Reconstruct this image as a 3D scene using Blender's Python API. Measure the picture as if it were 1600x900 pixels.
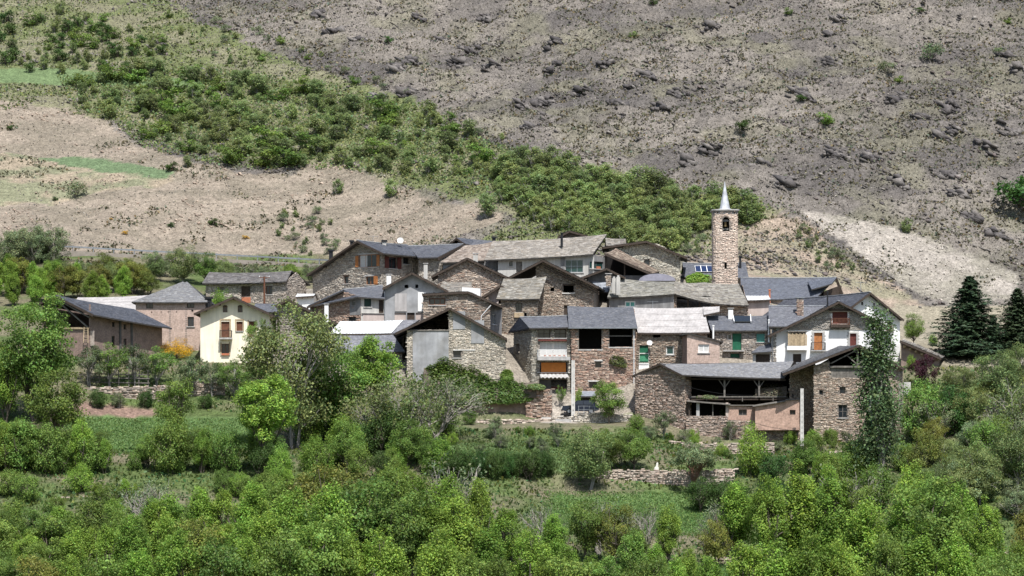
import bpy, math, random
import numpy as np
from mathutils import Vector
for o in list(bpy.data.objects): bpy.data.objects.remove(o)
SC = bpy.context.scene
COL = SC.collection
# ------------------------------------------------------------------ camera, sky, sun, exposure
F, HOR = 4550.0, 700.0            # focal length and horizon row, in 1600x900 picture units; the camera sits at z = 0
cam = bpy.data.cameras.new('camera'); camo = bpy.data.objects.new('camera', cam); COL.objects.link(camo)
cam.sensor_width = 36.0; cam.lens = F / 1600 * 36; cam.shift_y = (HOR - 450) / 1600
cam.clip_start = 1.0; cam.clip_end = 5000
camo.location = (0, 0, 0); camo.rotation_euler = (math.radians(90), 0, 0); SC.camera = camo
SUN_EL, SUN_AZ = 60.0, 14.0       # azimuth: degrees to the right of straight behind the camera
wld = bpy.data.worlds.new('World'); SC.world = wld; wld.use_nodes = True
nt = wld.node_tree; bg = nt.nodes['Background']
sky = nt.nodes.new('ShaderNodeTexSky'); sky.sky_type = 'NISHITA'; sky.sun_disc = False
sky.sun_elevation = math.radians(SUN_EL); sky.sun_rotation = math.radians(180 - SUN_AZ); sky.dust_density = 1.5
nt.links.new(sky.outputs[0], bg.inputs[0]); bg.inputs[1].default_value = 0.11
sl = bpy.data.lights.new('sun', 'SUN'); slo = bpy.data.objects.new('sun', sl); COL.objects.link(slo)
sl.energy = 4.8; sl.angle = math.radians(0.53); sl.color = (1.0, 0.988, 0.978)
ce = math.cos(math.radians(SUN_EL))
SUND = Vector((ce * math.sin(math.radians(SUN_AZ)), -ce * math.cos(math.radians(SUN_AZ)), math.sin(math.radians(SUN_EL))))
slo.rotation_euler = (-SUND).to_track_quat('-Z', 'Y').to_euler(); slo.location = (60, 0, 120)
SC.view_settings.view_transform = 'Standard'; SC.view_settings.look = 'None'
SC.view_settings.exposure = 0.5; SC.view_settings.gamma = 1.0; SC.view_settings.use_curve_mapping = False
SC.render.engine = 'CYCLES'; SC.cycles.use_denoising = True
SC.cycles.max_bounces = 6; SC.cycles.diffuse_bounces = 3; SC.cycles.glossy_bounces = 2
SC.cycles.transmission_bounces = 3; SC.cycles.transparent_max_bounces = 6
# ------------------------------------------------------------------ helpers
RNG = np.random.default_rng(7)
UP = np.array([0, 0, 1.0])
def P(px, py, Y): return np.array([(px - 800) * Y / F, Y, (HOR - py) * Y / F])
def X_(px, Y): return (px - 800) * Y / F
def unit(v): return v / np.linalg.norm(v)
_TB = np.random.default_rng(3).random((256, 256))
def vnoise(x, y, seed=0):
    x = np.asarray(x, float) + seed * 17.3; y = np.asarray(y, float) + seed * 31.7
    xi = np.floor(x).astype(int); yi = np.floor(y).astype(int); fx = x - xi; fy = y - yi
    fx = fx * fx * (3 - 2 * fx); fy = fy * fy * (3 - 2 * fy)
    a = _TB[xi & 255, yi & 255]; b = _TB[(xi + 1) & 255, yi & 255]; c = _TB[xi & 255, (yi + 1) & 255]; d = _TB[(xi + 1) & 255, (yi + 1) & 255]
    return (a * (1 - fx) + b * fx) * (1 - fy) + (c * (1 - fx) + d * fx) * fy
def fbm(x, y, o=4, seed=0, g=0.5):
    s = 0; a = 1.0; n = 0
    for i in range(o):
        s = s + a * vnoise(np.asarray(x) * 2**i, np.asarray(y) * 2**i, seed + i); n += a; a *= g
    return s / n
# ------------------------------------------------------------------ materials (all procedural)
MATS = {}
def mat(name, col=(.5, .5, .5), rough=.9, nscale=2.0, namt=.25, bump=.0, bscale=12.0, attr=False, spec=.3, metal=0, col2=None, fine=0.0, streak=0.0):
    m = bpy.data.materials.new(name); m.use_nodes = True; N = m.node_tree; b = N.nodes['Principled BSDF']
    b.inputs['Roughness'].default_value = rough; b.inputs['Metallic'].default_value = metal
    b.inputs['Specular IOR Level'].default_value = spec
    tc = N.nodes.new('ShaderNodeTexCoord')
    def noise(scale, det=5.0, stretch=None):
        n = N.nodes.new('ShaderNodeTexNoise'); n.inputs['Scale'].default_value = scale; n.inputs['Detail'].default_value = det
        if stretch:
            mp = N.nodes.new('ShaderNodeMapping'); mp.inputs['Scale'].default_value = stretch
            N.links.new(tc.outputs['Object'], mp.inputs[0]); N.links.new(mp.outputs[0], n.inputs['Vector'])
        else: N.links.new(tc.outputs['Object'], n.inputs['Vector'])
        return n.outputs['Fac']
    def mul(csock, fac, lo, hi):
        r = N.nodes.new('ShaderNodeMapRange'); N.links.new(fac, r.inputs[0])
        r.inputs[1].default_value = .3; r.inputs[2].default_value = .7; r.inputs[3].default_value = lo; r.inputs[4].default_value = hi
        x = N.nodes.new('ShaderNodeMix'); x.data_type = 'RGBA'; x.blend_type = 'MULTIPLY'; x.inputs[0].default_value = 1
        N.links.new(csock, x.inputs[6]); N.links.new(r.outputs[0], x.inputs[7]); return x.outputs[2]
    if attr:
        a = N.nodes.new('ShaderNodeAttribute'); a.attribute_name = 'Col'; c = a.outputs['Color']
    else:
        rgb = N.nodes.new('ShaderNodeRGB'); rgb.outputs[0].default_value = (*col, 1); c = rgb.outputs[0]
    if col2 is not None:
        x = N.nodes.new('ShaderNodeMix'); x.data_type = 'RGBA'; x.inputs[7].default_value = (*col2, 1)
        r = N.nodes.new('ShaderNodeMapRange'); N.links.new(noise(nscale * .6), r.inputs[0]); r.inputs[1].default_value = .48; r.inputs[2].default_value = .62
        N.links.new(r.outputs[0], x.inputs[0]); N.links.new(c, x.inputs[6]); c = x.outputs[2]
    if namt: c = mul(c, noise(nscale), 1 - namt, 1 + namt)
    if fine: c = mul(c, noise(bscale * 1.5, 3), 1 - fine, 1 + fine)
    if streak: c = mul(c, noise(1.0, 4, (3, 3, .25)), 1 - streak, 1 + streak * .4)
    N.links.new(c, b.inputs['Base Color'])
    if bump:
        bn = N.nodes.new('ShaderNodeBump'); bn.inputs['Strength'].default_value = bump; bn.inputs['Distance'].default_value = .05
        N.links.new(noise(bscale, 4), bn.inputs['Height']); N.links.new(bn.outputs[0], b.inputs['Normal'])
    MATS[name] = m; return m
def brick_mat(name, c1, c2, cm, w=.25, h=.075):
    m = mat(name, namt=0); N = m.node_tree; b = N.nodes['Principled BSDF']
    uv = N.nodes.new('ShaderNodeUVMap'); uv.uv_map = 'UVMap'
    t = N.nodes.new('ShaderNodeTexBrick'); t.inputs['Color1'].default_value = (*c1, 1); t.inputs['Color2'].default_value = (*c2, 1); t.inputs['Mortar'].default_value = (*cm, 1)
    t.inputs['Scale'].default_value = 1; t.inputs['Brick Width'].default_value = w; t.inputs['Row Height'].default_value = h; t.inputs['Mortar Size'].default_value = .008
    N.links.new(uv.outputs[0], t.inputs[0])
    n = N.nodes.new('ShaderNodeTexNoise'); n.inputs['Scale'].default_value = 1.3; n.inputs['Detail'].default_value = 6
    n2 = N.nodes.new('ShaderNodeTexNoise'); n2.inputs['Scale'].default_value = 5; n2.inputs['Detail'].default_value = 3
    tc = N.nodes.new('ShaderNodeTexCoord'); N.links.new(tc.outputs['Object'], n.inputs[0]); N.links.new(tc.outputs['Object'], n2.inputs[0])
    ad = N.nodes.new('ShaderNodeMath'); ad.operation = 'ADD'; N.links.new(n.outputs[0], ad.inputs[0]); N.links.new(n2.outputs[0], ad.inputs[1])
    r = N.nodes.new('ShaderNodeMapRange'); r.inputs[1].default_value = .6; r.inputs[2].default_value = 1.4; r.inputs[3].default_value = .58; r.inputs[4].default_value = 1.3; N.links.new(ad.outputs[0], r.inputs[0])
    x = N.nodes.new('ShaderNodeMix'); x.data_type = 'RGBA'; x.blend_type = 'MULTIPLY'; x.inputs[0].default_value = 1
    N.links.new(t.outputs[0], x.inputs[6]); N.links.new(r.outputs[0], x.inputs[7]); N.links.new(x.outputs[2], b.inputs['Base Color'])
    bn = N.nodes.new('ShaderNodeBump'); bn.inputs['Strength'].default_value = .4; bn.inputs['Distance'].default_value = .03; bn.invert = True
    N.links.new(t.outputs['Fac'], bn.inputs['Height']); N.links.new(bn.outputs[0], b.inputs['Normal'])
    return m
mat('stone', attr=True, rough=.95, nscale=6, namt=.18, bump=.5, bscale=9, fine=.15)
mat('mortar', (.2, .172, .145), .95, 3, .3, .5, 14)
mat('mortar_pale', (.26, .235, .2), .95, 3, .3, .5, 14)
mat('slate', attr=True, rough=.62, nscale=3, namt=.12, bump=.2, bscale=15, spec=.4)
mat('slab', attr=True, rough=.92, nscale=2, namt=.2, bump=.5, bscale=9, fine=.12)
mat('roofbase', (.05, .045, .04), .95, 3, .2)
mat('plaster_grey', (.31, .31, .31), .9, .7, .22, .15, 20, streak=.12, fine=.1, col2=(.25, .245, .235))
mat('plaster_mid', (.2, .195, .19), .9, 1.2, .2, .15, 20, streak=.25, fine=.06)
mat('plaster_white', (.78, .765, .73), .9, 1.0, .06, .1, 20, streak=.08, fine=.04)
mat('plaster_offwhite', (.46, .44, .40), .9, 1.0, .1, .15, 20, streak=.2, fine=.05)
mat('plaster_yellow', (.82, .745, .58), .9, .8, .08, .1, 20, streak=.14, fine=.05)
mat('plaster_pink', (.46, .385, .345), .9, 1.0, .12, .15, 18, streak=.15)
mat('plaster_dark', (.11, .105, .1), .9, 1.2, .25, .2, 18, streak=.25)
mat('wood_dark', (.055, .04, .03), .85, 4, .3, .2, 18)
mat('wood_grey', (.16, .145, .125), .9, 4, .3, .25, 20, streak=.3)
mat('wood_brown', (.13, .055, .03), .75, 4, .25, .1, 20)
mat('wood_orange', (.36, .14, .045), .7, 4, .2, .1, 20)
mat('wood_pale', (.42, .32, .2), .8, 4, .25, .2, 20, streak=.3)
mat('wood_redbrown', (.11, .03, .022), .7, 4, .2, .1, 20)
mat('paint_white', (.72, .71, .68), .7, 2, .08)
mat('paint_green', (.012, .1, .05), .6, 3, .15)
mat('paint_green_light', (.07, .28, .15), .6, 3, .15)
mat('paint_teal', (.10, .30, .25), .6, 3, .15)
mat('paint_darkgreen', (.012, .04, .03), .5, 3, .15)
mat('canvas_orange', (.50, .17, .035), .85, 3, .12)
mat('metal_grey', (.30, .31, .32), .45, 3, .15, metal=.6)
mat('metal_dark', (.03, .03, .032), .5, 3, .2, metal=.5)
mat('metal_roof', (.60, .60, .585), .55, 1.0, .1, spec=.4, streak=.12)
mat('lead', (.45, .46, .47), .5, 2, .2, metal=.3, streak=.2)
mat('fibre_cement', (.40, .375, .355), .9, .9, .16, .2, 15, streak=.2, fine=.1)
mat('concrete', (.40, .385, .36), .92, 2, .16, .25, 14, streak=.15)
mat('concrete_pale', (.52, .50, .46), .92, 2, .16, .25, 14)
mat('rendering', (.25, .185, .15), .95, 1.5, .3, .4, 12, fine=.1)
mat('tarp', (.26, .25, .29), .6, 2, .15)
mat('glass', (.018, .022, .026), .08, 3, .1, spec=.6)
mat('glass_green', (.015, .045, .04), .15, 3, .1, spec=.6)
mat('curtain', (.5, .49, .46), .9, 5, .1)
mat('solar', (.012, .02, .06), .15, 3, .1, spec=.7)
mat('terracotta', (.42, .15, .08), .9, 4, .2)
mat('interior_shade', (.014, .012, .011), .95, 2, .3)  # near-black: darkness seen through openings, put into the wall colour
mat('car_paint', (.012, .016, .03), .25, 2, .05, spec=.6)
mat('rubber', (.012, .012, .012), .8, 2, .1)
mat('bronze', (.12, .09, .045), .5, 3, .2, metal=.7)
mat('marble', (.7, .68, .6), .8, 3, .1)
brick_mat('brick_pink', (.52, .375, .30), (.42, .29, .225), (.50, .44, .39))
brick_mat('brick_old', (.30, .205, .165), (.235, .155, .125), (.27, .235, .205))
brick_mat('brick_salmon', (.50, .32, .235), (.42, .26, .19), (.46, .38, .32))
# ------------------------------------------------------------------ mesh building
class MB:
    def __init__(s): s.v = []; s.f = []; s.c = []; s.n = 0; s.uv = None
    def add(s, V, Fc, C=None):
        V = np.asarray(V, float).reshape(-1, 3); s.v.append(V)
        s.f.append((np.asarray(Fc, dtype=object) if False else Fc, s.n))
        if C is not None: s.c.append(np.asarray(C, float).reshape(-1, 3))
        s.n += len(V); return s
    def box(s, c, ax, ay, az):   # centre and half axes
        V = [c + i * ax + j * ay + k * az for k in (-1, 1) for j in (-1, 1) for i in (-1, 1)]
        return s.add(V, [(0, 2, 3, 1), (4, 5, 7, 6), (0, 1, 5, 4), (2, 6, 7, 3), (0, 4, 6, 2), (1, 3, 7, 5)])
    def bar(s, a, b, w, h=None, up=UP):
        a = np.asarray(a, float); b = np.asarray(b, float); h = h or w; d = b - a; L = np.linalg.norm(d); d = d / L
        if abs(d @ up) > .95: up = np.array([0, 1.0, 0])
        x = unit(np.cross(d, up)); z = np.cross(x, d)
        return s.box((a + b) / 2, x * w / 2, d * L / 2, z * h / 2)
    def tube(s, pts, rad, k=6, cap=True):
        pts = np.asarray(pts, float); n = len(pts); rad = np.broadcast_to(rad, n)
        V = []
        ref = np.array([.31, .2, .93])
        for i in range(n):
            d = pts[min(i + 1, n - 1)] - pts[max(i - 1, 0)]; d = d / (np.linalg.norm(d) + 1e-9)
            r_ = ref if abs(d @ ref) < .95 else np.array([1.0, 0, 0])
            x = unit(np.cross(d, r_)); y = np.cross(d, x)
            for j in range(k):
                a = 2 * math.pi * j / k; V.append(pts[i] + rad[i] * (math.cos(a) * x + math.sin(a) * y))
        Fc = [(i * k + j, i * k + (j + 1) % k, (i + 1) * k + (j + 1) % k, (i + 1) * k + j) for i in range(n - 1) for j in range(k)]
        if cap: Fc += [tuple(range(k - 1, -1, -1)), tuple(range((n - 1) * k, n * k))]
        return s.add(V, Fc)
    def quad(s, *p): return s.add(p, [tuple(range(len(p)))])
    def slab(s, p, th):           # polygon p extruded straight down by th
        p = [np.asarray(q, float) for q in p]; n = len(p); V = p + [q - UP * th for q in p]
        return s.add(V, [tuple(range(n)), tuple(range(2 * n - 1, n - 1, -1))] + [(i, n + i, n + (i + 1) % n, (i + 1) % n) for i in range(n)])
    def build(s, name, material, parent=None, kind=None, label=None, smooth=False, org=None):
        V = np.concatenate(s.v); fs = []
        for Fc, off in s.f: fs.extend([tuple(i + off for i in f) for f in Fc])
        return link_mesh(name, V, fs, material, parent, kind, label, np.concatenate(s.c) if s.c else None, smooth, org)
def link_mesh(name, V, faces, material, parent=None, kind=None, label=None, C=None, smooth=False, org=None):
    if parent is not None and org is None: org = WORLD_LOC[parent.name]
    if org is None: org = np.zeros(3)
    me = bpy.data.meshes.new(name); V = np.asarray(V, float) - org
    if isinstance(faces, np.ndarray):
        k = faces.shape[1]; me.vertices.add(len(V)); me.vertices.foreach_set('co', V.astype(np.float32).ravel())
        me.loops.add(faces.size); me.loops.foreach_set('vertex_index', faces.astype(np.int32).ravel())
        me.polygons.add(len(faces)); me.polygons.foreach_set('loop_start', np.arange(0, faces.size, k, dtype=np.int32)); me.polygons.foreach_set('loop_total', np.full(len(faces), k, dtype=np.int32))
        me.update(calc_edges=True)
    else: me.from_pydata(V.tolist(), [], faces); me.update()
    if C is not None:
        a = me.color_attributes.new('Col', 'FLOAT_COLOR', 'POINT'); a.data.foreach_set('color', np.c_[C, np.ones(len(C))].astype(np.float32).ravel())
    if smooth: me.polygons.foreach_set('use_smooth', np.ones(len(me.polygons), dtype=bool))
    if isinstance(material, str): material = MATS[material]
    me.materials.append(material)
    o = bpy.data.objects.new(name, me); COL.objects.link(o)
    if parent is not None:
        o.parent = parent; o.location = org - WORLD_LOC[parent.name]
    else: o.location = org
    WORLD_LOC[o.name] = np.array(org)
    if kind: o['kind'] = kind
    if label: o['label'] = label
    return o
WORLD_LOC = {}
def tag(o, label, cat, group=None):
    if not o.get('kind'): o['kind'] = 'thing'
    o['label'] = label; o['category'] = cat
    if group: o['group'] = group
    return o
def thing(name, label, cat, loc, group=None):
    o = bpy.data.objects.new(name, None); COL.objects.link(o); o.location = loc; o.empty_display_size = .3
    WORLD_LOC[o.name] = np.array(loc, float); return tag(o, label, cat, group)
# ------------------------------------------------------------------ terrain: valley slope, village knoll, mountainside
CP = []
for q in """-160,1010,235 400,1010,235 800,1010,235 1200,1010,236 1760,1010,238 0,930,262 400,930,262 800,930,262 1200,925,265 1600,925,268
0,860,278 300,850,280 600,860,278 850,870,278 1000,862,283 1200,884,287 1400,870,287 1600,860,290
0,745,305 200,745,305 400,737,306 600,740,306 150,692,318 380,692,320 150,650,329 380,655,331 200,640,333 330,640,334 200,600,338 300,595,341 420,595,344
0,690,316 0,640,325 0,600,335 60,560,343 880,820,296 1080,820,297 900,772,310 1100,772,311 940,733,314 1130,735,315 1000,700,324 900,700,322 1150,712,326
720,745,306 720,690,318 850,690,322 740,662,332 860,657,338 1000,672,334 1100,708,330 1250,706,331 1340,702,330 560,700,318 560,640,335 620,600,344
1420,690,330 1500,700,326 1600,700,326 1450,620,342 1550,600,346 1500,550,362 1600,540,366 1600,780,305 1420,790,306
720,654,342.5 820,653,341.5 770,654,342.5 690,640,340 1150,697,335.6 1080,692,335.4 1225,700,335.4 1290,697,333 1360,697,333 640,590,346.5 780,602,346 830,642,345 940,648,345 1000,585,350 1100,572,350 1200,570,351 1300,570,351 1390,562,356 1440,572,352
140,560,345 220,552,356 320,567,351 420,567,352 300,548,362 480,547,357 570,547,354 400,478,384 470,500,376 560,504,364 640,502,364 700,522,358
820,532,360 900,497,367 720,467,374 640,470,381 560,474,384 800,436,384 900,431,384 1000,482,370 1130,472,374 1030,441,388 1200,494,372 1280,482,380 1130,445,386 850,421,392 1350,500,380
150,487,376 60,470,385 0,470,388 250,440,400 100,420,410 300,415,414 0,388,424 250,398,426 500,412,426 700,395,418 900,380,416 1050,385,414 1200,425,406 1300,440,405 1400,482,404 1500,492,402 1600,492,402
0,300,452 400,300,452 800,300,436 1200,330,428 1400,360,424 1600,400,420 0,200,480 400,200,480 800,200,468 1200,200,460 1600,200,455
0,100,515 800,100,503 1600,100,490 0,0,550 800,0,540 1600,0,522 -160,-120,602 800,-120,588 1760,-120,566""".split():
    a, b, c = map(float, q.split(',')); CP.append(P(a, b, c))
    if a == 0: CP.append(P(-170, b, c))
    if a == 1600: CP.append(P(1770, b, c))
CP = np.array(CP)
def _tps(r2): return r2 * np.log(r2 + 1e-9) * .5
_n = len(CP); _S = 100.0; _xy = CP[:, :2] / _S
_K = _tps(((_xy[:, None] - _xy[None])**2).sum(-1)) + np.eye(_n) * 2e-4
_Pm = np.c_[np.ones(_n), _xy]; _A = np.block([[_K, _Pm], [_Pm.T, np.zeros((3, 3))]])
_w = np.linalg.solve(_A, np.r_[CP[:, 2], np.zeros(3)])
def ground_raw(x, y):
    x = np.atleast_1d(np.asarray(x, float)); y = np.atleast_1d(np.asarray(y, float))
    lim = 36 + (y.clip(235, 600) - 235) * .19 + 12
    xc = np.clip(x, -lim, lim); yc = np.clip(y, 236, 596)
    q = np.c_[xc, yc] / _S; out = np.empty(len(q))
    for i in range(0, len(q), 20000):
        d = ((q[i:i + 20000, None] - _xy[None])**2).sum(-1)
        out[i:i + 20000] = _tps(d) @ _w[:_n] + _w[_n] + q[i:i + 20000] @ _w[_n + 1:]
    out = out + np.where(y > 596, (y - 596) * .45, 0)
    t = np.clip((236 - y) / 236, 0, 3)
    out = out + np.where(y < 236, -8 * np.sin(np.clip(t, 0, 1) * math.pi) + 12.5 * t * t, 0)
    return out
def hillw(x, y): return np.clip((np.asarray(y) - 408 + 0 * np.asarray(x)) / 22, 0, 1)
def detail(x, y):
    h = hillw(x, y)
    n1 = fbm(x / 22, y / 22, 3, 1) - .5
    rid = 1 - np.abs(fbm((x + y * .6) / 9, (y - x * .35) / 5, 4, 5) * 2 - 1)
    return (fbm(x / 6, y / 6, 3, 9) - .5) * (.35 + .8 * h) + h * (n1 * 3.0 + (rid**3 - .35) * 1.7 * np.clip((x + 22 + (y - 480) * .55) / 14, .12, 1))
def ground(x, y): return ground_raw(x, y) + detail(np.atleast_1d(x), np.atleast_1d(y))
def gz(x, y): return float(ground(x, y)[0])
_ys = np.arange(240, 600, .4)
def hit(px, py, y0=240):
    ys = _ys[_ys >= y0]; z = ground((px - 800) * ys / F, ys); r = (HOR - py) * ys / F
    k = np.nonzero(z > r)[0]; k = k[0] if len(k) else len(ys) - 1
    return np.array([(px - 800) * ys[k] / F, ys[k], z[k]])
xs = np.r_[-420, -300, -200, -150, np.arange(-118, 118.1, .7), 150, 200, 300, 420]
yy = np.r_[-120, -60, 0, 40, 80, 120, 160, 190, 210, np.arange(226, 400, 1.0), np.arange(400, 575, .6), np.arange(575, 640, 3), 690, 760]
GX, GY = np.meshgrid(xs, yy); gx, gy = GX.ravel(), GY.ravel(); gzv = ground(gx, gy)
def inside(poly, x, y):
    poly = np.asarray(poly, float); r = np.zeros(len(x), bool); n = len(poly)
    for i in range(n):
        (x0, y0), (x1, y1) = poly[i], poly[(i + 1) % n]
        if y0 == y1: continue
        c = (y0 > y) != (y1 > y); r ^= c & (x < (x1 - x0) * (y - y0) / (y1 - y0) + x0)
    return r
def poly_(s): return [tuple(map(float, q.split(','))) for q in s.split()]
with np.errstate(all='ignore'):
    spx = np.where(gy > 100, 800 + F * gx / gy, -999); spy = np.where(gy > 100, HOR - F * gzv / gy, 2000)
wob = lambda s, a: (fbm(gx / 5, gy / 5, 4, s) - .5) * a
SOIL = poly_("-300,150 0,158 110,168 180,196 222,232 300,246 370,268 470,276 485,250 520,248 560,268 650,298 700,312 745,318 790,338 770,352 700,372 650,400 480,412 300,402 100,388 -300,385")
GREYP = poly_("-300,240 60,244 150,262 270,278 250,296 150,300 60,320 -300,322")
STRIP = poly_("60,247 120,244 200,254 270,270 255,277 170,270 110,258")
STRIP2 = poly_("-300,100 120,108 330,126 320,136 140,134 -300,122")
SCREE = poly_("1250,322 1330,340 1430,366 1530,402 1590,428 1590,470 1500,478 1440,462 1380,425 1310,375 1265,345")
BROWN = poly_("1140,350 1250,340 1320,395 1400,450 1470,496 1280,480 1160,440 1060,420")
UPLEFT = poly_("-300,-200 200,-60 270,0 400,70 480,110 640,150 760,230 900,260 1220,330 1110,402 900,402 740,385 800,345 760,330 560,262 300,240 180,190 -300,150")
def base_cols():
    n = len(gx); C = np.empty((n, 3)); big = fbm(gx / 14, gy / 9, 4, 21); f2 = fbm(gx / 2.2, gy / 2.2, 3, 23)
    hill = gy > 400
    rock = np.array([.182, .161, .137]); rock2 = np.array([.10, .09, .082]); olive = np.array([.162, .152, .102])
    t = np.clip((big - .35) / .3, 0, 1)[:, None]; C[:] = rock * (1 - t) + rock2 * t
    t = np.clip((fbm(gx / 7, gy / 7, 4, 25) - .5) / .16, 0, 1)[:, None] * .55; C[:] = C * (1 - t) + olive * t
    C *= (.8 + .4 * f2)[:, None]
    def paint(poly, col, w=30, s=31, soft=1.0, amt=1.0, col2=None):
        m = inside(poly, spx + wob(s, w), spy + wob(s + 1, w * .7)) & hill
        c = np.array(col)[None] * np.ones((n, 1))
        if col2 is not None:
            t = np.clip((fbm(gx / 5, gy / 3, 4, s + 3) - .42) / .16, 0, 1)[:, None]; c = c * (1 - t) + np.array(col2) * t
        c = c * (.85 + .3 * f2)[:, None]; C[m] = C[m] * (1 - amt) + c[m] * amt
    paint(UPLEFT, (.17, .162, .10), 50, 41, col2=(.125, .14, .062))
    paint(SOIL, (.245, .204, .158), 40, 45, col2=(.195, .166, .126))
    paint(GREYP, (.185, .185, .115), 40, 49, col2=(.28, .23, .165))
    paint(STRIP, (.12, .165, .085), 14, 53); paint(STRIP2, (.12, .165, .075), 14, 55)
    paint(BROWN, (.27, .215, .165), 36, 57, col2=(.21, .19, .13)); paint(SCREE, (.30, .268, .228), 34, 61, col2=(.225, .205, .165))
    low = ~hill | ((spy > 398) & (gy < 436) & (spx < 620))
    t = np.clip((fbm(gx / 6, gy / 6, 4, 71) - .4) / .2, 0, 1)[:, None]
    g = np.array([.085, .115, .04]) * (1 - t) + np.array([.15, .135, .085]) * t; g = g * (.8 + .4 * f2)[:, None]; C[low] = g[low]
    m = (gy > 352) & (spx > 1395) & (gy < 406); C[m] = (np.array([.255, .225, .165]) * (.8 + .4 * f2)[:, None])[m]
    m = (gy > 343) & (gy < 398) & (spx > 430) & (spx < 1400); C[m] = (np.array([.24, .21, .17]) * (.8 + .4 * f2)[:, None])[m]
    def field(poly, col, w=12):
        m = inside(poly, spx + wob(81, w), spy + wob(83, w)) & ~hill; C[m] = (np.array(col) * (.85 + .3 * f2)[:, None])[m]
    field(poly_("100,650 250,652 420,652 440,700 240,706 100,700"), (.10, .155, .055))
    field(poly_("115,628 245,638 245,655 180,654 110,645"), (.20, .135, .105))
    field(poly_("860,770 1110,772 1120,830 850,830"), (.105, .16, .055)); field(poly_("690,690 900,690 930,735 690,745"), (.09, .135, .05))
    field(poly_("1110,880 1300,885 1300,960 1080,960"), (.075, .14, .045))
    field(poly_("855,632 890,632 905,662 850,664"), (.34, .30, .25)); return C
nx, ny = len(xs), len(yy); ii = (np.arange(ny - 1)[:, None] * nx + np.arange(nx - 1)[None]).ravel()
mat('ground', attr=True, rough=.97, nscale=1.3, namt=.25, bump=1.0, bscale=2.6, fine=.35, spec=.1)
MATS['ground'].node_tree.nodes['Bump'].inputs['Distance'].default_value = .4
terrain = link_mesh('terrain', np.c_[gx, gy, gzv], np.c_[ii, ii + 1, ii + nx + 1, ii + nx], 'ground', kind='structure', C=base_cols(), smooth=True)
# mountain road above the village
rl = []
for px in range(-140, 660, 16):
    py = 388 + .0515 * max(px, -100) + 1.5; p = hit(px, py, 400); rl.append(p)
rl = np.array(rl)
for k in range(3): rl[1:-1] = (rl[:-2] + rl[1:-1] * 2 + rl[2:]) / 4
mb = MB(); rv = []
for p in rl: rv += [p + np.array([0, -1.6, .15]), p + np.array([0, 1.8, .2]), p + np.array([0, -1.9, -1.2])]
n = len(rl); mb.add(rv, [(3 * i, 3 * i + 3, 3 * i + 4, 3 * i + 1) for i in range(n - 1)] + [(3 * i + 2, 3 * i + 5, 3 * i + 3, 3 * i) for i in range(n - 1)])
mat('asphalt', (.2, .175, .145), .95, 2, .15, .2, 20); mb.build('mountain_road', 'asphalt', kind='structure')
gr = thing('guard_rail', 'long grey metal guard rail of the mountain road above the village', 'guard rail', rl[n // 2] + np.array([0, -2.1, .25]))
mb = MB()
for i in range(n - 1): mb.bar(rl[i] + np.array([0, -1.5, .75]), rl[i + 1] + np.array([0, -1.5, .75]), .06, .22)
mb.build('rail_beam', 'metal_grey', gr)
for i in range(0, n, 2):
    b = MB(); b.box(rl[i] + np.array([0, -1.43, .3]), np.array([.06, 0, 0]), np.array([0, .05, 0]), UP * .65); b.build('post', 'metal_grey', gr)
# ------------------------------------------------------------------ house building kit
PAL = {
 'brown': [(.31, .255, .20), (.22, .18, .145), (.37, .30, .235), (.265, .23, .195), (.46, .39, .32), (.265, .185, .14)],
 'grey': [(.33, .305, .27), (.24, .225, .2), (.43, .395, .34), (.29, .25, .21), (.37, .33, .28)],
 'pale': [(.47, .43, .37), (.36, .33, .285), (.54, .50, .43), (.40, .35, .29), (.50, .45, .37)],
 'red': [(.28, .18, .135), (.34, .235, .175), (.215, .15, .12), (.40, .315, .25), (.29, .235, .19)],
 'rose': [(.52, .445, .38), (.44, .37, .315), (.58, .51, .44), (.48, .39, .33), (.55, .49, .43)],
 'wallstone': [(.42, .35, .285), (.33, .265, .21), (.50, .43, .35), (.37, .285, .23), (.28, .23, .19)],
}
def jit_cols(pal, n, amt=.12):
    p = np.array(PAL[pal] if isinstance(pal, str) else pal); p = p * .85 + p.mean(0) * .15 if isinstance(pal, str) else p; c = p[RNG.integers(0, len(p), n)]
    return c * (1 + RNG.normal(0, amt, (n, 1))).clip(.5, 1.5)
def boxes_mesh(O, e, n, u0, u1, z0, z1, d, cols, jit=.2):
    """many flat stones on the plane O + u e + z up, standing proud by d along n"""
    N = len(u0); w = u1 - u0; h = z1 - z0
    U = np.stack([u0, u1, u1, u0], 1) + RNG.uniform(-.5, .5, (N, 4)) * (w * jit * .6)[:, None]
    Z = np.stack([z0, z0, z1, z1], 1) + RNG.uniform(-.5, .5, (N, 4)) * (h * jit)[:, None]
    D = d[:, None] * RNG.uniform(.6, 1.2, (N, 4))
    base = O[None, None] + U[..., None] * e + Z[..., None] * UP
    fr = base + D[..., None] * n; bk = base - .03 * n
    V = np.concatenate([fr, bk], 1).reshape(-1, 3)
    q = np.array([[0, 1, 2, 3], [0, 4, 5, 1], [1, 5, 6, 2], [2, 6, 7, 3], [3, 7, 4, 0]])
    Fc = (np.arange(N)[:, None, None] * 8 + q[None]).reshape(-1, 4)
    return V, Fc, np.repeat(cols, 8, 0)
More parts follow.
